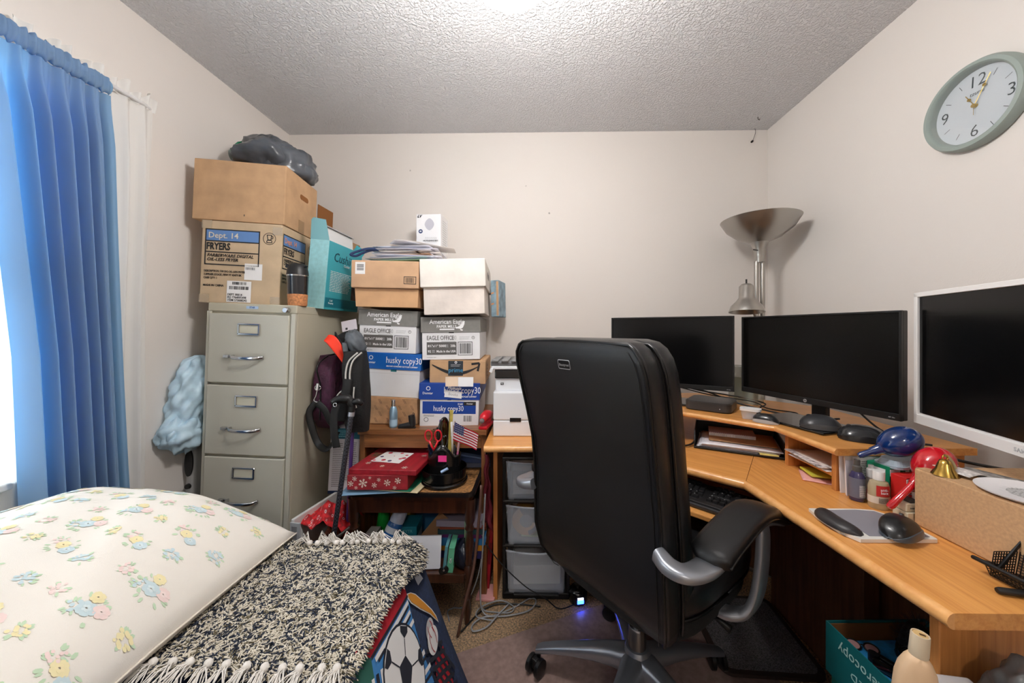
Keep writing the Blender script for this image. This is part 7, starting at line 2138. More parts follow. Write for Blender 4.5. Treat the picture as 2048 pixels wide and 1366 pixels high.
for z0, z1 in ((0.036, 0.226), (0.252, 0.428), (0.452, 0.624)):
    w2_, w1_ = CWD / 2 - 0.018, CWD / 2 - 0.030
    dr = part('drawer', MB().slabgrid(lambda u, v: (lerp(lerp(-w1_, w1_, u), lerp(-w2_, w2_, u), v), -0.006 - 0.022 * math.sin(math.pi * u) * (0.4 + 0.6 * v), lerp(z0, z1, v)), 14, 6, 0.003), MILK, ct, smooth=True)
    for sx in (-1, 1):
        part('drawer_side', MB().box((sx * (w1_ + 0.004), 0.16, (z0 + z1) / 2), (0.003, 0.30, z1 - z0 - 0.01)), MILK, dr)
    part('drawer_bottom', MB().box((0, 0.16, z0 + 0.003), (2 * w1_, 0.30, 0.003)), MILK, dr)
    part('drawer_rim', MB().tube([(lerp(-w2_, w2_, i / 12), -0.010 - 0.024 * math.sin(math.pi * i / 12), z1) for i in range(13)], 0.004, 8), MILK, dr, smooth=True)
    part('pull_lip', MB().box((0, -0.022, z0 + 0.004), (0.20, 0.018, 0.010), bev=0.003), FRB, dr)
def inside(label, name, cat, x, y, z, w, d, h, m, yaw=0):
    return single(name, MB().box((0, 0, h / 2), (w, d, h), bev=0.0008, seg=1), m, label, cat, (x, 1.60 + y, 0.002 + z), (0, 0, R(yaw)))
inside('thick stack of white sheets inside the lowest clear drawer', 'paper_ream', 'paper', 0.0, 0.16, 0.042, 0.215, 0.24, 0.085, WHITEP, 2)
sp_ = thing('disc_spindle', 'orange banded black spindle of discs inside the middle clear drawer', 'disc spindle', (-0.045, 1.60 + 0.075, 0.262 + 0.002), (R(0), 0, 0))
Ms = Matrix.Translation((0, 0, 0.068)) @ Matrix.Rotation(R(90), 4, 'X')
part('discs', MB().lathe([(0.018, -0.03), (0.066, -0.03), (0.066, 0.03), (0.018, 0.03)], 40, Ms), mat('disc_orange', (216, 156, 78), 0.35), sp_, smooth=True, auto=40)
part('label_ring', MB().prism([(0.030 * math.cos(R(a)), 0.030 * math.sin(R(a))) for a in range(-10, 130, 10)] + [(0.064 * math.cos(R(a)), 0.064 * math.sin(R(a))) for a in range(120, -20, -10)], 0.030, 0.0315, Ms), mat('disc_black', (40, 40, 42), 0.4), sp_)
part('label_ring', MB().prism([(0.045 * math.cos(R(a)), 0.045 * math.sin(R(a))) for a in range(-80, -5, 10)] + [(0.064 * math.cos(R(a)), 0.064 * math.sin(R(a))) for a in range(-10, -85, -10)], 0.030, 0.0315, Ms), mat('disc_black', (40, 40, 42)), sp_)
part('core', MB().lathe([(0, -0.03), (0.030, -0.03), (0.030, 0.031), (0, 0.031)], 28, Ms), mat('core_grey', (110, 112, 110), 0.4), sp_, smooth=True, auto=40)
inside('lime green folder lying in the middle clear drawer', 'folder', 'folder', 0.04, 0.16, 0.258, 0.20, 0.24, 0.004, mat('folder_lime', (186, 200, 110), 0.5), -4)
c3 = thing('product_carton', 'white printed carton inside the top clear drawer', 'box', (-0.04, 1.60 + 0.09, 0.459), (0, 0, R(4)))
part('body', MB().box((0, 0, 0.035), (0.14, 0.10, 0.07), bev=0.001), WHITEP, c3)
text('Spectrum', 0.012, (-0.03, -0.0508, 0.056), 'front', GREYI, c3)
part('fine_print', lines_mb(-0.06, 0.03, 0.02, 0.045, 3, 0.003, front(-0.0506), 5), LGREYI, c3)
inside('grey notebook on edge at the back of the top clear drawer', 'notebook', 'notebook', 0.05, 0.21, 0.459, 0.10, 0.03, 0.13, mat('book_grey', (132, 140, 150), 0.6), 3)

# glowing device and foot box behind the chair
led = thing('speaker', 'small black device with glowing blue light on the floor behind the chair', 'speaker', (0.188, 1.600, 0.003), (0, 0, R(10)))
part('body', MB().lathe([(0, 0), (0.038, 0), (0.042, 0.01), (0.042, 0.045), (0.030, 0.06), (0, 0.062)], 28), GB, led, smooth=True, auto=50)
BLED = mat('led_blue', (60, 90, 255), 0.4, emit=((30, 60, 255), 15.0))
part('light_lens', MB().box((0.0, -0.0425, 0.022), (0.030, 0.004, 0.016), bev=0.002), BLED, led)
part('light_lens', MB().box((0.0, -0.0425, 0.036), (0.026, 0.004, 0.008), bev=0.001), mat('led_white', (220, 230, 255), 0.3, emit=((210, 225, 255), 4.0)), led)
fb_ = thing('foot_rest', 'black slanted foot rest on the floor behind the chair base', 'foot rest', (0.36, 1.62, 0.003), (0, 0, R(-12)))
part('plate', MB().box((0, 0.06, 0.058), (0.26, 0.20, 0.012), rot=Euler((R(12), 0, 0)), bev=0.003), BLACK, fb_)
part('stand', MB().box((-0.10, 0.06, 0.026), (0.02, 0.16, 0.05), bev=0.003), BLACK, fb_)
part('stand', MB().box((0.10, 0.06, 0.026), (0.02, 0.16, 0.05), bev=0.003), BLACK, fb_)

# red folders and cloth hanging between the oak stand and the desk panel
for i, (w, h, m_, lab, x, y, ry_) in enumerate((
        (0.016, 0.30, (160, 24, 40), 'bright red folder standing against the left panel of the desk', -0.226, 1.66, -4),
        (0.010, 0.28, (120, 60, 36), 'brown folder leaning beside the bright red one', -0.243, 1.66, -5),
        (0.008, 0.27, (90, 44, 30), 'dark brown folder leaning behind the cables', -0.258, 1.66, -6))):
    o = thing('folder', lab, 'folder', (x, y, 0.012), (0, R(ry_ * -1), 0))
    part('cover', MB().box((0, 0.10, h / 2), (w, 0.22, h), bev=0.002), mat('folder_%d_%d_%d' % m_, m_, 0.45), o)
    if i == 0:
        part('spine_label', MB().box((0.0, -0.011, h * 0.55), (0.010, 0.001, 0.10)), mat('label_maroon', (110, 12, 26), 0.5), o)
single('foam_pad', MB().box((0, 0, 0.006), (0.085, 0.10, 0.012), bev=0.003), mat('foam_pink', (222, 160, 158), 0.8), 'thin pink foam slab under the red folder on the carpet', 'foam', (-0.225, 1.635, 0.0), (0, 0, R(-6)))
mr = thing('scarf', 'dark maroon cloth hanging down beside the desk panel', 'cloth', (-0.222, 1.585, 0.66))
part('cloth', MB().slabgrid(lambda u, v: (0.018 * (u - 0.5) * (1 + v) + 0.01 * v + 0.004 * math.sin(20 * v), 0.006 * math.sin(9 * u + 6 * v), -0.30 * v - 0.05 * u * v), 10, 16, 0.004), mat('maroon_cloth', (104, 20, 36), 0.7), mr, smooth=True)
part('hook', MB().tube([(0, 0, 0), (0, 0.0, 0.02), (0.0, 0.03, 0.035)], 0.003, 6), CHROME, mr)

CG = mat('cable_grey', (150, 152, 156), 0.5)
CBR = mat('cable_brown', (92, 62, 52), 0.5)
def fcable(label, pts, r, m):
    return cable(label, pts, r, m, n=8)
fcable('brown flat cable running down the right side of the tray table leg', [(-0.232, 1.50, 0.56), (-0.236, 1.475, 0.45), (-0.255, 1.455, 0.25), (-0.29, 1.415, 0.10), (-0.31, 1.40, 0.006)], 0.006, CBR)
fcable('grey network cable coiled in wide loops on the carpet', [(-0.222, 1.55, 0.50), (-0.228, 1.52, 0.30), (-0.236, 1.51, 0.14), (-0.232, 1.51, 0.03), (-0.19, 1.50, 0.006), (-0.10, 1.545, 0.006), (-0.03, 1.60, 0.006), (0.0, 1.585, 0.008), (-0.03, 1.53, 0.008), (-0.12, 1.50, 0.008), (-0.22, 1.49, 0.008), (-0.26, 1.45, 0.008), (-0.25, 1.42, 0.008), (-0.20, 1.44, 0.010), (-0.16, 1.50, 0.012), (-0.12, 1.56, 0.012)], 0.0032, CG)
fcable('second grey cable in a small loop near the table leg', [(-0.226, 1.56, 0.48), (-0.232, 1.53, 0.25), (-0.24, 1.52, 0.10), (-0.23, 1.53, 0.012), (-0.17, 1.52, 0.006), (-0.11, 1.52, 0.006), (-0.10, 1.55, 0.009), (-0.16, 1.58, 0.011), (-0.24, 1.54, 0.011), (-0.25, 1.49, 0.011), (-0.18, 1.47, 0.011)], 0.0028, CG)
fcable('thin grey cable arcing behind the tray table leg', [(-0.236, 1.58, 0.40), (-0.245, 1.55, 0.18), (-0.30, 1.52, 0.04), (-0.36, 1.54, 0.006), (-0.38, 1.52, 0.006), (-0.36, 1.47, 0.006)], 0.0026, CG)
fcable('thin black cord slanting across the lowest clear drawer', [(-0.26, 1.57, 0.32), (-0.16, 1.555, 0.20), (-0.05, 1.55, 0.10), (0.04, 1.545, 0.05), (0.10, 1.545, 0.006), (0.17, 1.57, 0.006)], 0.0024, CB)
fcable('black power cord lying on the carpet before the drawer cart', [(-0.30, 1.42, 0.006), (-0.24, 1.52, 0.006), (-0.17, 1.565, 0.006), (-0.06, 1.565, 0.006), (0.02, 1.555, 0.006)], 0.003, CB)

# ------------------------------------------------------------------ under the right wing of the desk
TGRN = mat('carton_teal_dark', (12, 108, 114), 0.5)
TGR2 = mat('carton_green_teal', (16, 122, 108), 0.5)
under = thing('cardboard_box', 'plain carton on the floor under the dark teal box', 'box', (0.775, 0.700, 0.0))
part('body', MB().box((0.14, 0.125, 0.105), (0.25, 0.25, 0.21), bev=0.002), CARD_K, under)
tx = thing('paper_carton', 'dark teal paper carton with upside down lettering, open under the desk', 'box', (0.784, 0.702, 0.212), (0, 0, R(2)))
W3, D3, H3 = 0.27, 0.262, 0.228
part('body', MB().box((0.008 + (W3 - 0.016) / 2, D3 / 2, 0.055), (W3 - 0.016, D3 - 0.016, 0.11), bev=0.002), TGR2, tx)
for c, s in (((0.0015, D3 / 2, H3 - 0.065), (0.003, D3, 0.13)), ((W3 - 0.0015, D3 / 2, H3 - 0.065), (0.003, D3, 0.13)), ((W3 / 2, 0.0015, H3 - 0.065), (W3 - 0.006, 0.003, 0.13)), ((W3 / 2, D3 - 0.0015, H3 - 0.065), (W3 - 0.006, 0.003, 0.13))):
    part('lid_wall', MB().box(c, s), TGRN, tx)
part('inner_board', MB().box((W3 / 2, D3 - 0.005, H3 - 0.06), (W3 - 0.01, 0.002, 0.11)), CARD_E, tx)
part('lid_floor', MB().box((W3 / 2, D3 / 2, H3 - 0.103), (W3 - 0.006, D3 - 0.006, 0.003)), TGRN, tx)
text('husky xerocopy', 0.036, (-0.001, 0.125, H3 - 0.035), 'left', mat('print_mint', (190, 226, 222), 0.5), tx, rotz=R(180), sx=0.85)
text('RECYCLED', 0.026, (-0.001, 0.115, H3 - 0.074), 'left', mat('print_mint', (190, 226, 222)), tx, rotz=R(180), space=1.25)
bz2 = 0.212 + H3 - 0.100
single('magazine', MB().box((0, 0, 0.03), (0.24, 0.235, 0.060), bev=0.002), mat('magazine_blue', (50, 140, 220), 0.4, noise=(25, 0.3)), 'stack of blue magazines inside the dark teal paper carton', 'magazine', (0.900, 0.834, bz2), (0, 0, R(2)))
single('paper_strip', MB().box((0, 0, 0.001), (0.012, 0.22, 0.002)), mat('strip_pink', (220, 110, 140), 0.5), 'pink edged strip along the blue magazines in the teal carton', 'strip', (0.800, 0.825, bz2 + 0.061), (0, 0, R(3)))
gls = thing('eyeglasses', 'black framed glasses with pinkish lenses in the teal carton', 'glasses', (0.832, 0.915, bz2 + 0.062), (R(-70), 0, R(-20)))
gls.scale = (0.62, 0.62, 0.62)
for s in (-1, 1):
    el = [(s * 0.030 + 0.024 * math.cos(a), 0, 0.018 + 0.019 * math.sin(a)) for a in [i * 2 * math.pi / 24 for i in range(25)]]
    part('rim', MB().tube(el, 0.003, 6, caps=False), BLACK, gls, smooth=True)
    part('lens', MB().lathe([(0, -0.0008), (0.0235, -0.0008), (0.0235, 0.0008), (0, 0.0008)], 24, Matrix.Translation((s * 0.030, 0, 0.018)) @ Matrix.Rotation(R(90), 4, 'X'), sy=0.8), mat('lens_pink', (196, 150, 150), 0.15), gls)
    part('temple', MB().tube([(s * 0.054, 0, 0.022), (s * 0.056, 0.05, 0.022), (s * 0.05, 0.11, 0.012)], 0.0022, 6), BLACK, gls, smooth=True)
part('bridge', MB().tube([(-0.007, 0, 0.022), (0, 0, 0.026), (0.007, 0, 0.022)], 0.0024, 6), BLACK, gls, smooth=True)
hs = thing('hair_straightener', 'long black hair straightener lying across the teal carton', 'hair tool', (0.875, 0.800, bz2 + 0.072), (0, R(2), R(-60)))
part('arm', MB().box((0, 0.008, 0), (0.19, 0.012, 0.020), bev=0.004), GB, hs)
part('arm', MB().box((0, -0.010, 0), (0.19, 0.012, 0.020), rot=Euler((0, 0, R(3))), bev=0.004), GB, hs)
part('hinge', MB().cyl((-0.098, 0, -0.010), (-0.098, 0, 0.010), 0.010, n=14), BLACK, hs)
pg_ = single('plastic_pouch', MB().grid(bag_fn(0.055, 0.070, 0.030, 61, 0.35, -0.6), 36, 24, cu=True), mat('pouch_black', (34, 34, 38), 0.22), 'crinkled black plastic pouch in the teal carton', 'pouch', (0.945, 0.862, bz2 + 0.078), smooth=True)
sz = thing('scissors', 'black handled scissors on the blue magazines in the teal carton', 'scissors', (0.838, 0.775, bz2 + 0.066), (0, 0, R(-58)))
for s in (-1, 1):
    part('loop', MB().tube([(-0.03 + 0.022 * math.cos(a), s * 0.013 + 0.011 * math.sin(a), 0.002) for a in [i * 2 * math.pi / 18 for i in range(19)]], 0.0035, 6, caps=False), GB, sz, smooth=True)
    part('blade', MB().loft([[(-0.006, -0.004, 0.001 + s * 0.001), (-0.006, 0.004, 0.001 + s * 0.001), (-0.006, 0.004, 0.002 + s * 0.001), (-0.006, -0.004, 0.002 + s * 0.001)], [(0.075, -0.0005, 0.001 + s * 0.001), (0.075, 0.0005, 0.001 + s * 0.001), (0.075, 0.0005, 0.002 + s * 0.001), (0.075, -0.0005, 0.002 + s * 0.001)]]), mat('steel', (170, 170, 172), 0.3, 1.0), sz)
rb_ = thing('hair_brush', 'round black hair brush with bristles standing in the teal carton', 'brush', (0.925, 0.905, bz2 + 0.062), (R(10), R(14), 0))
part('handle', MB().tube([(0, 0, 0.0), (0, 0, 0.03)], 0.008, 10), BLACK, rb_, smooth=True, auto=40)
part('barrel', MB().lathe([(0, 0.02), (0.024, 0.024), (0.026, 0.06), (0.022, 0.085), (0, 0.095)], 24), mat('brush_black', (24, 24, 26), 0.5), rb_, smooth=True)
brs = MB()
rr6 = random.Random(9)
for i in range(520):
    a = rr6.uniform(0, 2 * math.pi); z = rr6.uniform(0.028, 0.092)
    r0 = 0.024 if z < 0.075 else 0.024 - (z - 0.075) * 0.6
    d = Vector((math.cos(a), math.sin(a), rr6.uniform(-0.1, 0.25) + max(0, z - 0.07) * 30)).normalized()
    p = Vector((r0 * math.cos(a), r0 * math.sin(a), z))
    s_ = Vector((-math.sin(a), math.cos(a), 0)) * 0.0005
    e = p + d * 0.020
    brs.quad(p - s_, p + s_, e + s_ * 0.6, e - s_ * 0.6)
part('bristles', brs, mat('bristle_grey', (70, 70, 74), 0.5), rb_)['kind'] = 'stuff'

# crate in front of the desk end panel, the lotion bottle on it
cr8 = thing('storage_crate', 'low dark storage crate before the desk end panel under the lotion bottle', 'crate', (0.76, 0.565, 0.0))
part('body', MB().box((0, 0, 0.25), (0.40, 0.19, 0.50), bev=0.004), mat('crate_brown', (70, 52, 40), 0.6), cr8)
part('lid', MB().box((0, 0, 0.506), (0.41, 0.20, 0.012), bev=0.003), mat('crate_lid', (88, 70, 56), 0.6), cr8)
lo = thing('lotion_bottle', 'beige lotion bottle with disc cap at the bottom right of the room', 'bottle', (0.617, 0.600, 0.513), (0, R(4), R(-30)))
lo.scale = (0.60, 0.62, 1.0)
LOT = mat('lotion_beige', (224, 190, 152), 0.42)
LOC = mat('lotion_cap', (214, 196, 168), 0.45, bump=(60, 0.05))
rings = []
for z, w, t in ((0, 0.036, 0.022), (0.006, 0.044, 0.028), (0.05, 0.0465, 0.030), (0.10, 0.045, 0.029), (0.13, 0.0435, 0.028), (0.148, 0.038, 0.026), (0.162, 0.028, 0.022), (0.170, 0.0185, 0.0175)):
    rings.append([(x, y, z) for x, y in sel(w, t, 0.85, 36)])
part('body', MB().loft(rings), LOT, lo, smooth=True, auto=60)
part('cap', MB().loft([[(x, y, z) for x, y in sel(w, w * 0.9, 1, 36)] for z, w in ((0.170, 0.0195), (0.174, 0.0205), (0.204, 0.0195), (0.206, 0.0185), (0.206, 0.0165), (0.203, 0.016))]), LOC, lo, smooth=True, auto=40)
part('cap_disc', MB().lathe([(0, 0.203), (0.015, 0.203), (0.015, 0.2045), (0, 0.2045)], 28), mat('disc_ochre', (206, 174, 120), 0.4), lo)
part('spout', MB().box((0.004, 0, 0.205), (0.012, 0.004, 0.002)), mat('spout_dark', (90, 66, 40), 0.5), lo)
def lot_pt(x, z):
    w, t = (0.0465, 0.030) if z < 0.10 else (0.043, 0.0285)
    s = max(0.0, 1 - (abs(x) / w) ** (2 / 0.85)) ** (0.85 / 2)
    return (x, -t * s - 0.0012, z)
part('fine_print', lines_mb(-0.032, 0.006, 0.012, 0.112, 20, 0.0017, lot_pt, 15), mat('ink_brown', (124, 96, 74), 0.6), lo)
cbx = thing('plastic_box', 'clear plastic box with pale blue label beside the lotion bottle', 'container', (0.715, 0.590, 0.513), (0, 0, R(-8)))
part('body', MB().box((0, 0, 0.045), (0.06, 0.09, 0.09), bev=0.004), mat('clear_plastic', (226, 226, 228)), cbx)
part('lid', MB().box((0, 0, 0.094), (0.064, 0.095, 0.008), bev=0.003), mat('clear_plastic', (226, 226, 228)), cbx)
part('label', MB().box((0, -0.0458, 0.065), (0.05, 0.001, 0.04)), mat('label_aqua', (170, 206, 226), 0.5), cbx)
single('plastic_bag', MB().grid(bag_fn(0.075, 0.06, 0.085, 77, 0.42, -0.7), 48, 32, cu=True), mat('bag_smoke', (112, 112, 112), 0.3, alpha=0.85), 'crumpled smoky plastic bag in the bottom right corner of the crate', 'bag', (0.825, 0.590, 0.578), smooth=True)

# ------------------------------------------------------------------ bed
BZ = 0.572
bed = thing('bed', 'bed with a sports print quilt along the left wall', 'bed', (-0.93, 0.25, 0.0))
bx0, by0 = -0.93, 0.25
NAVYQ = mat('quilt_navy', (40, 54, 84), 0.85, noise=(120, 0.12), bump=(500, 0.15))
part('base', MB().box((0.04, 0, 0.16), (0.98, 1.62, 0.22), bev=0.01), mat('bed_base', (120, 110, 100), 0.8), bed)
part('mattress', MB().box((0.05, 0, 0.415), (0.99, 1.60, 0.29), bev=0.03, seg=3), mat('mattress_white', (214, 212, 208), 0.8), bed)
def drape(y, s, off=0.0):
    """right side of the quilt: y along the bed, s the drop below the top edge"""
    x = -0.345 + 0.41 * s
    x += 0.010 * math.sin(9 * y + 2) * min(1, s * 4) + 0.006 * math.sin(23 * y + 1) * min(1, s * 3)
    n = Vector((1, 0, 0.41)).normalized()
    return Vector((x - bx0, y - by0, 0.57 - s)) + n * off
YF_ = 1.035
def quilt_top(u, v):
    # u across from the wall to the right edge, then down the drape
    y = lerp(-0.58, YF_, v)
    if u < 0.6:
        x = lerp(-1.39, -0.372, u / 0.6)
        return Vector((x - bx0, y - by0, BZ + 0.003 + 0.003 * math.sin(14 * x + 9 * y)))
    if u < 0.68:
        t = (u - 0.6) / 0.08
        p = drape(y, 0.03)
        a = Vector((-0.372 - bx0, y - by0, BZ + 0.003))
        c = Vector((-0.345 - bx0, y - by0, BZ + 0.002))
        return a * (1 - t) ** 2 + c * 2 * t * (1 - t) + p * t * t
    t = (u - 0.68) / 0.32
    return drape(y, 0.03 + t * 0.45)
part('quilt', MB().slabgrid(lambda u, v: quilt_top(u, v), 50, 60, 0.012), NAVYQ, bed, smooth=True)
def far_end(u, v):
    x = lerp(-1.38, -0.36 + 0.13 * v, u)
    return Vector((x - bx0, YF_ + 0.01 + 0.03 * v + 0.012 * math.sin(11 * u) * v - by0, BZ - 0.42 * v))
part('quilt_end', MB().slabgrid(far_end, 30, 10, 0.010), NAVYQ, bed, smooth=True)

def patch(name, poly, m, off, dens=0.02, kind=None):
    """flat print: polygon in (y, s) laid on the drape, finely divided to follow it"""
    k = MB()
    f = k.bm.faces.new([k.bm.verts.new((y, s, 0)) for y, s in poly])
    for it in range(3):
        bmesh.ops.subdivide_edges(k.bm, edges=[e for e in k.bm.edges if e.calc_length() > dens], cuts=2)
        bmesh.ops.triangulate(k.bm, faces=k.bm.faces[:])
        if len(k.bm.faces) > 1500:
            break
    for v in k.bm.verts:
        v.co = drape(v.co.x, v.co.y, off)
    k._fin(k.bm.faces)
    o = part(name, k, m, bed)
    if kind:
        o['kind'] = kind
    return o
def strip(p, q, w, k):
    (ay, as_), (by2, bs) = p, q
    l = math.hypot(by2 - ay, bs - as_); ny, ns = -(bs - as_) / l * w, (by2 - ay) / l * w
    return [(ay + ny, as_ + ns), (ay - ny, as_ - ns), (by2 - ny, bs - ns), (by2 + ny, bs + ns)]
QR = mat('quilt_red', (176, 28, 44), 0.8)
QB = mat('quilt_blue', (62, 128, 190), 0.8)
QW = mat('quilt_white', (226, 226, 226), 0.8)
QK = mat('quilt_black', (30, 34, 46), 0.8)
QG = mat('quilt_green', (40, 96, 84), 0.8)
QO = mat('quilt_ochre', (206, 138, 44), 0.8)
patch('red_panel', [(0.6383, -0.0050), (0.6819, -0.0198), (0.7351, -0.0174), (0.8190, -0.0011), (0.9035, 0.0097), (0.8995, 0.0321), (0.7101, 0.0167), (0.6762, 0.0324)], QR, 0.004)
patch('blue_panel', [(0.7101, 0.0167), (0.9010, 0.0308), (0.8856, 0.0755), (0.8719, 0.1418), (0.8692, 0.2225), (0.6776, 0.0662)], QB, 0.0042)
stripes = MB()
for a, b, w, mi in (((0.7103, 0.0189), (0.8987, 0.0328), 0.0016, 0), ((0.7185, 0.0295), (0.8914, 0.0425), 0.0022, 1), ((0.7249, 0.0374), (0.8865, 0.0500), 0.0014, 0),
                    ((0.7529, 0.0485), (0.8846, 0.0610), 0.0020, 1), ((0.7607, 0.0535), (0.8805, 0.0676), 0.0012, 0), ((0.8485, 0.0780), (0.8840, 0.0830), 0.0022, 1),
                    ((0.8321, 0.1275), (0.8727, 0.1352), 0.0020, 0), ((0.8262, 0.1383), (0.8784, 0.1550), 0.0024, 1), ((0.8293, 0.1529), (0.8765, 0.1656), 0.0016, 0), ((0.8286, 0.1708), (0.8810, 0.1896), 0.0022, 1), ((0.8334, 0.1872), (0.8773, 0.2046), 0.0016, 0)):
    patch('stripe', strip(a, b, w * 1.9, 0), QK if mi == 0 else QW, 0.0055 + 0.0001 * mi, 0.05)
patch('white_corner', [(0.9781, 0.0024), (1.0007, 0.0595), (0.9651, 0.0537), (0.9576, 0.0133)], mat('quilt_pale', (196, 202, 216), 0.8), 0.004)
patch('bat', [(0.8999, 0.0286), (0.9178, 0.0380), (0.9376, 0.0566), (0.9665, 0.0996), (0.9897, 0.1368), (1.0007, 0.1637), (1.0014, 0.1841), (0.9728, 0.1387), (0.9324, 0.0934), (0.9024, 0.0547), (0.8960, 0.0384)], QW, 0.0045)
patch('bat', [(0.9016, 0.0318), (0.9162, 0.0394), (0.9339, 0.0564), (0.9625, 0.0993), (0.9855, 0.1364), (0.9964, 0.1631), (0.9982, 0.1758), (0.9746, 0.1374), (0.9361, 0.0937), (0.9059, 0.0548), (0.9006, 0.0406)], QO, 0.0055)
def ell(cy, cs, ry_, rs_, rot=0.0, n=26):
    out = []
    for i in range(n):
        a = 2 * math.pi * i / n
        y, s = ry_ * math.cos(a), rs_ * math.sin(a)
        out.append((cy + y * math.cos(rot) - s * math.sin(rot), cs + y * math.sin(rot) + s * math.cos(rot)))
    return out
c1 = (0.9444, 0.1559); c2 = (0.9391, 0.1793)
patch('baseball', ell(c1[0], c1[1], 0.030, 0.020), mat('quilt_grey', (186, 186, 188), 0.8), 0.005)
patch('baseball', ell(c2[0], c2[1], 0.040, 0.027, 0.2), QW, 0.006)
for c_, r_ in ((c1, 0.018), (c2, 0.026)):
    for s in (-1, 1):
        pts = [(c_[0] + s * r_ * 0.55 + 0.3 * r_ * s * math.cos(t * 2), c_[1] + r_ * t) for t in (-0.8, -0.4, 0, 0.4, 0.8)]
        for p, q in zip(pts[:-1], pts[1:]):
            patch('seam', strip(p, q, 0.0012, 0), QR, 0.0070, 0.05)
patch('plaid_panel', [(0.9105, 0.2121), (0.9837, 0.2332), (0.9659, 0.3178), (0.9428, 0.3401), (0.8556, 0.2500)], mat('plaid_red', (172, 24, 38), 0.8), 0.0045)
py0, ps0 = (0.9351, 0.2599)
for i in range(-6, 7):
    patch('plaid_stripe', strip((py0 - 0.05, ps0 + i * 0.022 - 0.03), (py0 + 0.05, ps0 + i * 0.022 + 0.03), 0.0042, 0), QK, 0.0052, 0.05) if -3 <= i <= 3 else None
    patch('plaid_stripe', strip((py0 + i * 0.022 - 0.018, ps0 - 0.05), (py0 + i * 0.022 + 0.018, ps0 + 0.05), 0.0042, 0), QK, 0.0054, 0.05) if -2 <= i <= 2 else None
sb = (0.7842, 0.1167)
SBY, SBS = 0.080, 0.080
patch('soccer_ball', ell(sb[0], sb[1], SBY * 1.06, SBS * 1.06), QK, 0.0065, 0.03)
patch('soccer_ball', ell(sb[0], sb[1], SBY, SBS), QW, 0.0070, 0.03)
def pent(cy, cs, r, rot):
    return [(cy + r * SBY * math.cos(rot + i * 2 * math.pi / 5), cs + r * SBS * math.sin(rot + i * 2 * math.pi / 5)) for i in range(5)]
patch('ball_patch', pent(sb[0], sb[1], 0.34, 0.4), QK, 0.0076, 0.04)
for i in range(5):
    a = 0.4 + i * 2 * math.pi / 5
    p0 = (sb[0] + 0.34 * SBY * math.cos(a), sb[1] + 0.34 * SBS * math.sin(a)); p1 = (sb[0] + 0.70 * SBY * math.cos(a), sb[1] + 0.70 * SBS * math.sin(a))
    patch('ball_seam', strip(p0, p1, 0.0014, 0), QK, 0.0076, 0.05)
    patch('ball_patch', [(sb[0] + r * SBY * math.cos(a + d), sb[1] + r * SBS * math.sin(a + d)) for r, d in ((0.70, 0), (0.86, 0.22), (0.995, 0.2), (0.995, -0.2), (0.86, -0.22))], QK, 0.0076, 0.04)
patch('green_panel', [(0.6253, 0.0122), (0.6714, -0.0065), (0.7002, 0.0037), (0.7098, 0.0195), (0.6864, 0.0753)], QG, 0.0048)
ga = (0.6497, 0.0300)
for i in range(5):
    r0 = 0.045 + i * 0.016
    ring_ = [(ga[0] + r0 * math.cos(a), ga[1] + r0 * math.sin(a)) for a in [R(-95 + k * 14) for k in range(11)]]
    for p, q in zip(ring_[:-1], ring_[1:]):
        if min(p[1], q[1]) < 0.035:
            continue
        patch('arc_stripe', strip(p, q, 0.0046, 0), QW if i % 2 == 0 else QK, 0.0062, 0.05)

# ------------------------------------------------------------------ flowered pillow
pil = thing('pillow', 'large pillow in a pastel flowered pillowcase on the bed', 'pillow', (-1.052, 0.62, BZ + 0.009), (0, 0, R(3.8)))
PCASE = mat('pillowcase', (238, 234, 226), 0.85, bump=(700, 0.12), spec=0.2)
PLX, PLY, PH = 0.360, 0.41, 0.165
def pil_pt(a, b, side=1, off=0.0):
    """a, b in -1..1 across the pillow; side +1 upper, -1 lower face"""
    pinch = 1 - 0.03 * (1 - a * a) * (abs(b) ** 2) 
    pinch2 = 1 - 0.03 * (1 - b * b) * (abs(a) ** 2)
    x = PLX * a * pinch2
    y = PLY * b * pinch
    f = max(0.0, (1 - abs(a) ** 2.3)) ** 0.66 * max(0.0, (1 - abs(b) ** 5)) ** 0.52
    h = PH * f
    wr = 0.006 * math.sin(9 * a + 5 * b) * f + 0.010 * math.exp(-((a - 0.55) / 0.07) ** 2) * (1 - f) * math.sin(6 * b + 1) * (abs(b) < 0.95) + 0.007 * math.exp(-(((a * 0.8 + b * 0.6) - 0.55) / 0.06) ** 2) * f
    edge = 0.056 - 0.022 * max(0, a) * max(0, b) - 0.008 * a
    z = edge + (h * 1.12 + wr if side > 0 else -min(h * 0.62, edge - 0.004)) + off
    return Vector((x, y, z))
k = MB()
n_ = 56
def shellpt(u, v):
    return pil_pt(2 * u - 1, 2 * v - 1, 1)
k.grid(shellpt, n_, n_)
k.grid(lambda u, v: pil_pt(2 * u - 1, 2 * v - 1, -1), n_, n_)
bmesh.ops.remove_doubles(k.bm, verts=k.bm.verts[:], dist=0.0005)
part('case', k, PCASE, pil, smooth=True)
sm3 = [pil_pt(1, b, 1) + Vector((0.001, 0, 0)) for b in [i / 20 - 1 for i in range(41)]]
part('seam', MB().tube(sm3, 0.0022, 6), mat('pillow_seam', (222, 214, 202), 0.8), pil, smooth=True)
rr7 = random.Random(12)
flowers = {'blue': MB(), 'yellow': MB(), 'pink': MB(), 'green': MB(), 'bluec': MB(), 'yellowc': MB(), 'pinkc': MB()}
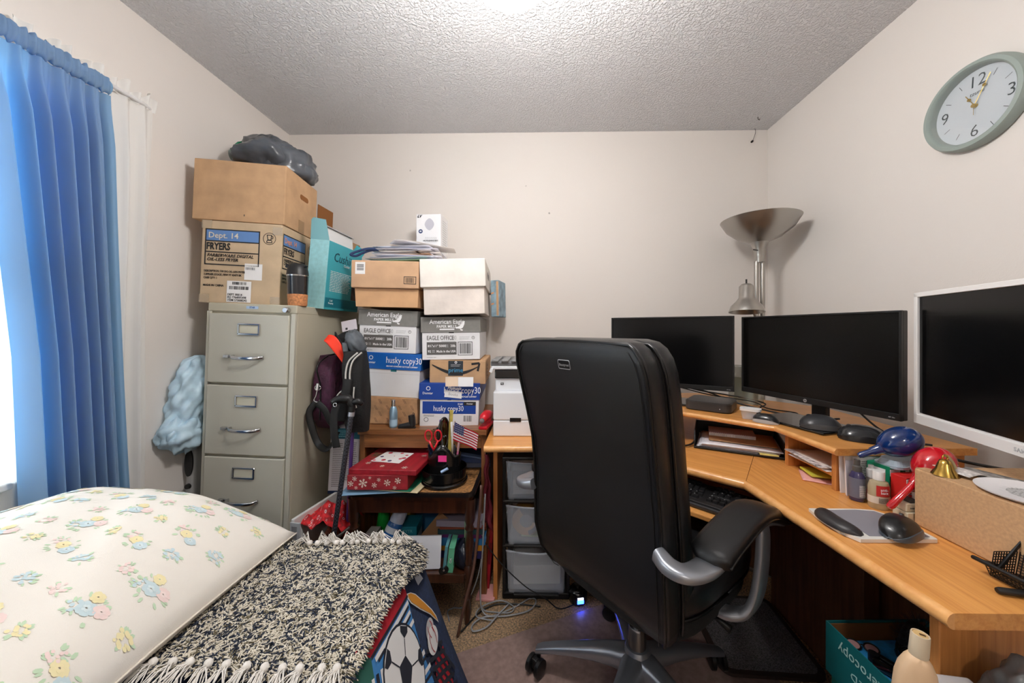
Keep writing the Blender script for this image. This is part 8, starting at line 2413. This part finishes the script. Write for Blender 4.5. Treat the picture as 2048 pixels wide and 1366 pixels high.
def blob(mbx, ca, cb, r, lift, n=7, el=1.0, rot=0.0):
    vs = []
    for i in range(n):
        t = 2 * math.pi * i / n
        px, py_ = r * math.cos(t) * el, r * math.sin(t)
        a = ca + (px * math.cos(rot) - py_ * math.sin(rot)) / PLX; b = cb + (px * math.sin(rot) + py_ * math.cos(rot)) / PLY
        if abs(a) > 0.985 or abs(b) > 0.985:
            return
        vs.append(pil_pt(a, b, 1, lift))
    mbx._fin([mbx.bm.faces.new([mbx.bm.verts.new(v) for v in vs])])
def leafs(ca, cb, n, r0):
    for i in range(n):
        t = rr7.uniform(0, 6.28)
        blob(flowers['green'], ca + r0 * math.cos(t) / PLX, cb + r0 * math.sin(t) / PLY, rr7.uniform(0.0015, 0.0025), 0.0011, 6, 2.2, t)
def bloom(ca, cb, col, r):
    for i in range(9):
        t = i * 2 * math.pi / 9 + rr7.uniform(-0.2, 0.2)
        blob(flowers[col], ca + r * 0.62 * math.cos(t) / PLX, cb + r * 0.62 * math.sin(t) / PLY, r * rr7.uniform(0.3, 0.42), 0.0015 + rr7.uniform(0, 0.0004))
    [blob(flowers[col + 'c'], ca + r * 0.28 * math.cos(t) / PLX, cb + r * 0.28 * math.sin(t) / PLY, r * 0.2, 0.0022, 6) for t in (0.4, 1.7, 2.9, 4.2, 5.4)]
def spray(ca, cb, col, n, r):
    for i in range(n):
        t = rr7.uniform(0, 6.28); d = r * math.sqrt(rr7.random())
        blob(flowers[col], ca + d * math.cos(t) / PLX, cb + d * math.sin(t) / PLY, rr7.uniform(0.0017, 0.0034), 0.0014 + rr7.uniform(0, 0.0004))
    leafs(ca, cb, 9, r * 1.05)
for i in range(12):
    for j in range(12):
        a = -0.93 + i * 0.165 + (j % 2) * 0.08 + rr7.uniform(-0.025, 0.025)
        b = -0.93 + j * 0.168 + rr7.uniform(-0.025, 0.025)
        if abs(a) > 0.95 or abs(b) > 0.95:
            continue
        kind = (i * 2 + j * 3) % 5
        if kind == 0:
            bloom(a, b, 'blue', 0.013); bloom(a + 0.042, b + 0.022, 'pink', 0.011); bloom(a - 0.012, b + 0.052, 'yellow', 0.010); spray(a - 0.045, b - 0.015, 'blue', 9, 0.011); leafs(a, b, 14, 0.024)
        elif kind == 1:
            spray(a, b, 'blue', 22, 0.013)
        elif kind == 2:
            spray(a, b, 'yellow', 17, 0.011)
        elif kind == 3:
            spray(a, b, 'pink', 15, 0.011)
        else:
            bloom(a, b, 'yellow', 0.011); bloom(a + 0.042, b - 0.02, 'blue', 0.011); spray(a - 0.04, b + 0.02, 'pink', 9, 0.010); leafs(a, b, 10, 0.020)
for c_, col in (('blue', (202, 222, 228)), ('yellow', (240, 230, 184)), ('pink', (242, 220, 216)), ('green', (196, 220, 190)), ('bluec', (216, 232, 236)), ('yellowc', (244, 232, 186)), ('pinkc', (244, 226, 222))):
    o = part('printed_flowers', flowers[c_], mat('flower_' + c_, col, 0.85, spec=0.2), pil)
    o['kind'] = 'stuff'

# ------------------------------------------------------------------ shaggy rug folded on the bed
RX0, RX1, RY0, RY1 = -0.725, -0.318, 0.635, 1.030
rug = thing('shag_rug', 'black and cream shaggy rug with white tassels lying on the bed', 'rug', (-0.52, 0.83, BZ + 0.004))
def rug_z(x, y):
    if x < -0.372:
        z = BZ + 0.004
    else:
        z = BZ + 0.004 - (x + 0.372) ** 2 * 9 - 0.35 * max(0, x + 0.35)
    return z + 0.004 * math.sin(15 * x + 8 * y) + 0.004
def rug_edge(y):
    # right outline, uneven
    t = (y - RY0) / (RY1 - RY0)
    return RX1 - 0.034 * (1 - t) + 0.010 * math.sin(13 * y) - 0.02 * max(0, t - 0.9) * 10
def rug_left(y):
    return RX0 + 0.006 * math.sin(17 * y)
def rug_pt(u, v):
    y = lerp(RY0, RY1, v)
    x = lerp(rug_left(y), rug_edge(y), u)
    return Vector((x + 0.52, y - 0.83, rug_z(x, y) - BZ + 0.006))
part('backing', MB().slabgrid(rug_pt, 24, 24, 0.006), mat('rug_backing', (70, 72, 76), 0.9), rug, smooth=True)
def tufts(name, n, m, seed, L0, L1, w):
    q = random.Random(seed)
    verts, faces = [], []
    for i in range(n):
        u, v = q.random(), q.random()
        if q.random() < 0.10:
            u = q.choice((0.0, 1.0)) + q.uniform(-0.02, 0.02)
        if q.random() < 0.05:
            v = q.choice((0.0, 1.0)) + q.uniform(-0.015, 0.015)
        p = rug_pt(min(1, max(0, u)), min(1, max(0, v)))
        L = q.uniform(L0, L1)
        a = q.uniform(0, 2 * math.pi)
        out = Vector((0, 0, 0))
        if u > 0.93: out = Vector((0.9, 0, -0.5))
        if u < 0.05: out = Vector((-0.9, 0, 0))
        if v < 0.04: out += Vector((0, -0.9, 0))
        if v > 0.96: out += Vector((0, 0.9, 0))
        d0 = Vector((math.cos(a) * 0.8, math.sin(a) * 0.8, q.uniform(0.5, 1.1))) + out * 0.7
        d0.normalize()
        d1 = Vector((math.cos(a) + q.uniform(-.4, .4), math.sin(a) + q.uniform(-.4, .4), q.uniform(-0.6, 0.25))) + out
        d1.normalize()
        s = d0.cross(Vector((math.sin(a * 3), math.cos(a * 2), 0.4))).normalized() * w
        t_ = d0.cross(s).normalized() * w
        b = len(verts)
        m_ = p + d0 * L * 0.55
        e = m_ + d1 * L * 0.6
        p = p - Vector((0, 0, 0.002))
        for c, k_ in ((p, 0.8), (m_, 1.0), (e, 0.55)):
            verts += [tuple(c + s * k_), tuple(c - s * 0.5 * k_ + t_ * 0.87 * k_), tuple(c - s * 0.5 * k_ - t_ * 0.87 * k_)]
        for r_ in range(2):
            for j in range(3):
                jj = (j + 1) % 3
                faces.append((b + r_ * 3 + j, b + r_ * 3 + jj, b + r_ * 3 + 3 + jj, b + r_ * 3 + 3 + j))
        faces.append((b + 6, b + 7, b + 8))
    me = bpy.data.meshes.new(name)
    me.from_pydata(verts, [], faces)
    me.materials.append(m)
    for p_ in me.polygons:
        p_.use_smooth = True
    o = bpy.data.objects.new(name, me)
    C.objects.link(o)
    o.parent = rug
    o['kind'] = 'stuff'
    return o
tufts('pile', 11000, mat('yarn_cream', (222, 214, 198), 0.9, spec=0.1), 1, 0.010, 0.018, 0.0017)
tufts('pile', 7000, mat('yarn_navy', (52, 58, 72), 0.9, spec=0.1), 2, 0.010, 0.018, 0.0017)
tufts('pile', 2200, mat('yarn_olive', (120, 112, 92), 0.9, spec=0.1), 3, 0.010, 0.018, 0.0017)
YW = mat('tassel_white', (232, 228, 222), 0.9, spec=0.1)
q = random.Random(31)
def tassel(x, y, dirx, diry, L, n, seed, z=None, lift=0.012):
    r = random.Random(seed)
    k = MB()
    base = Vector((x + 0.52, y - 0.83, (z if z is not None else rug_z(x, y) - BZ) + 0.012))
    k.lathe([(0.0, -0.008), (0.006, -0.005), (0.008, 0.0), (0.006, 0.006), (0, 0.008)], 8, Matrix.Translation(base + Vector((0, 0, 0.006))))
    for i in range(n):
        a = r.uniform(-0.45, 0.45)
        d = Vector((dirx * math.cos(a) - diry * math.sin(a), dirx * math.sin(a) + diry * math.cos(a), 0))
        l = L * r.uniform(0.6, 1.1)
        h = r.uniform(0.2, 1.0) * lift
        st_ = base + Vector((r.uniform(-0.004, 0.004), r.uniform(-0.004, 0.004), r.uniform(0, 0.006)))
        k.tube([st_, st_ + d * l * 0.35 + Vector((0, 0, h)), st_ + d * l * 0.7 + Vector((r.uniform(-.004, .004), 0, h * 0.3)), st_ + d * l + Vector((r.uniform(-.006, .006), 0, -0.010))], 0.0011, 4)
    o = part('tassel', k, YW, rug, smooth=True)
    return o
for i in range(11):
    x = -0.700 + i * 0.034 + q.uniform(-0.004, 0.004)
    tassel(x, RY0 + 0.004, q.uniform(-0.15, 0.35), -1, 0.060, 16, 100 + i)
for i in range(12):
    x = -0.655 + i * 0.024 + q.uniform(-0.005, 0.005)
    tassel(x, RY1 - 0.012, q.uniform(0.6, 1.0) * (1 if i % 3 else -1), 0.25, 0.055, 15, 200 + i, lift=0.034)
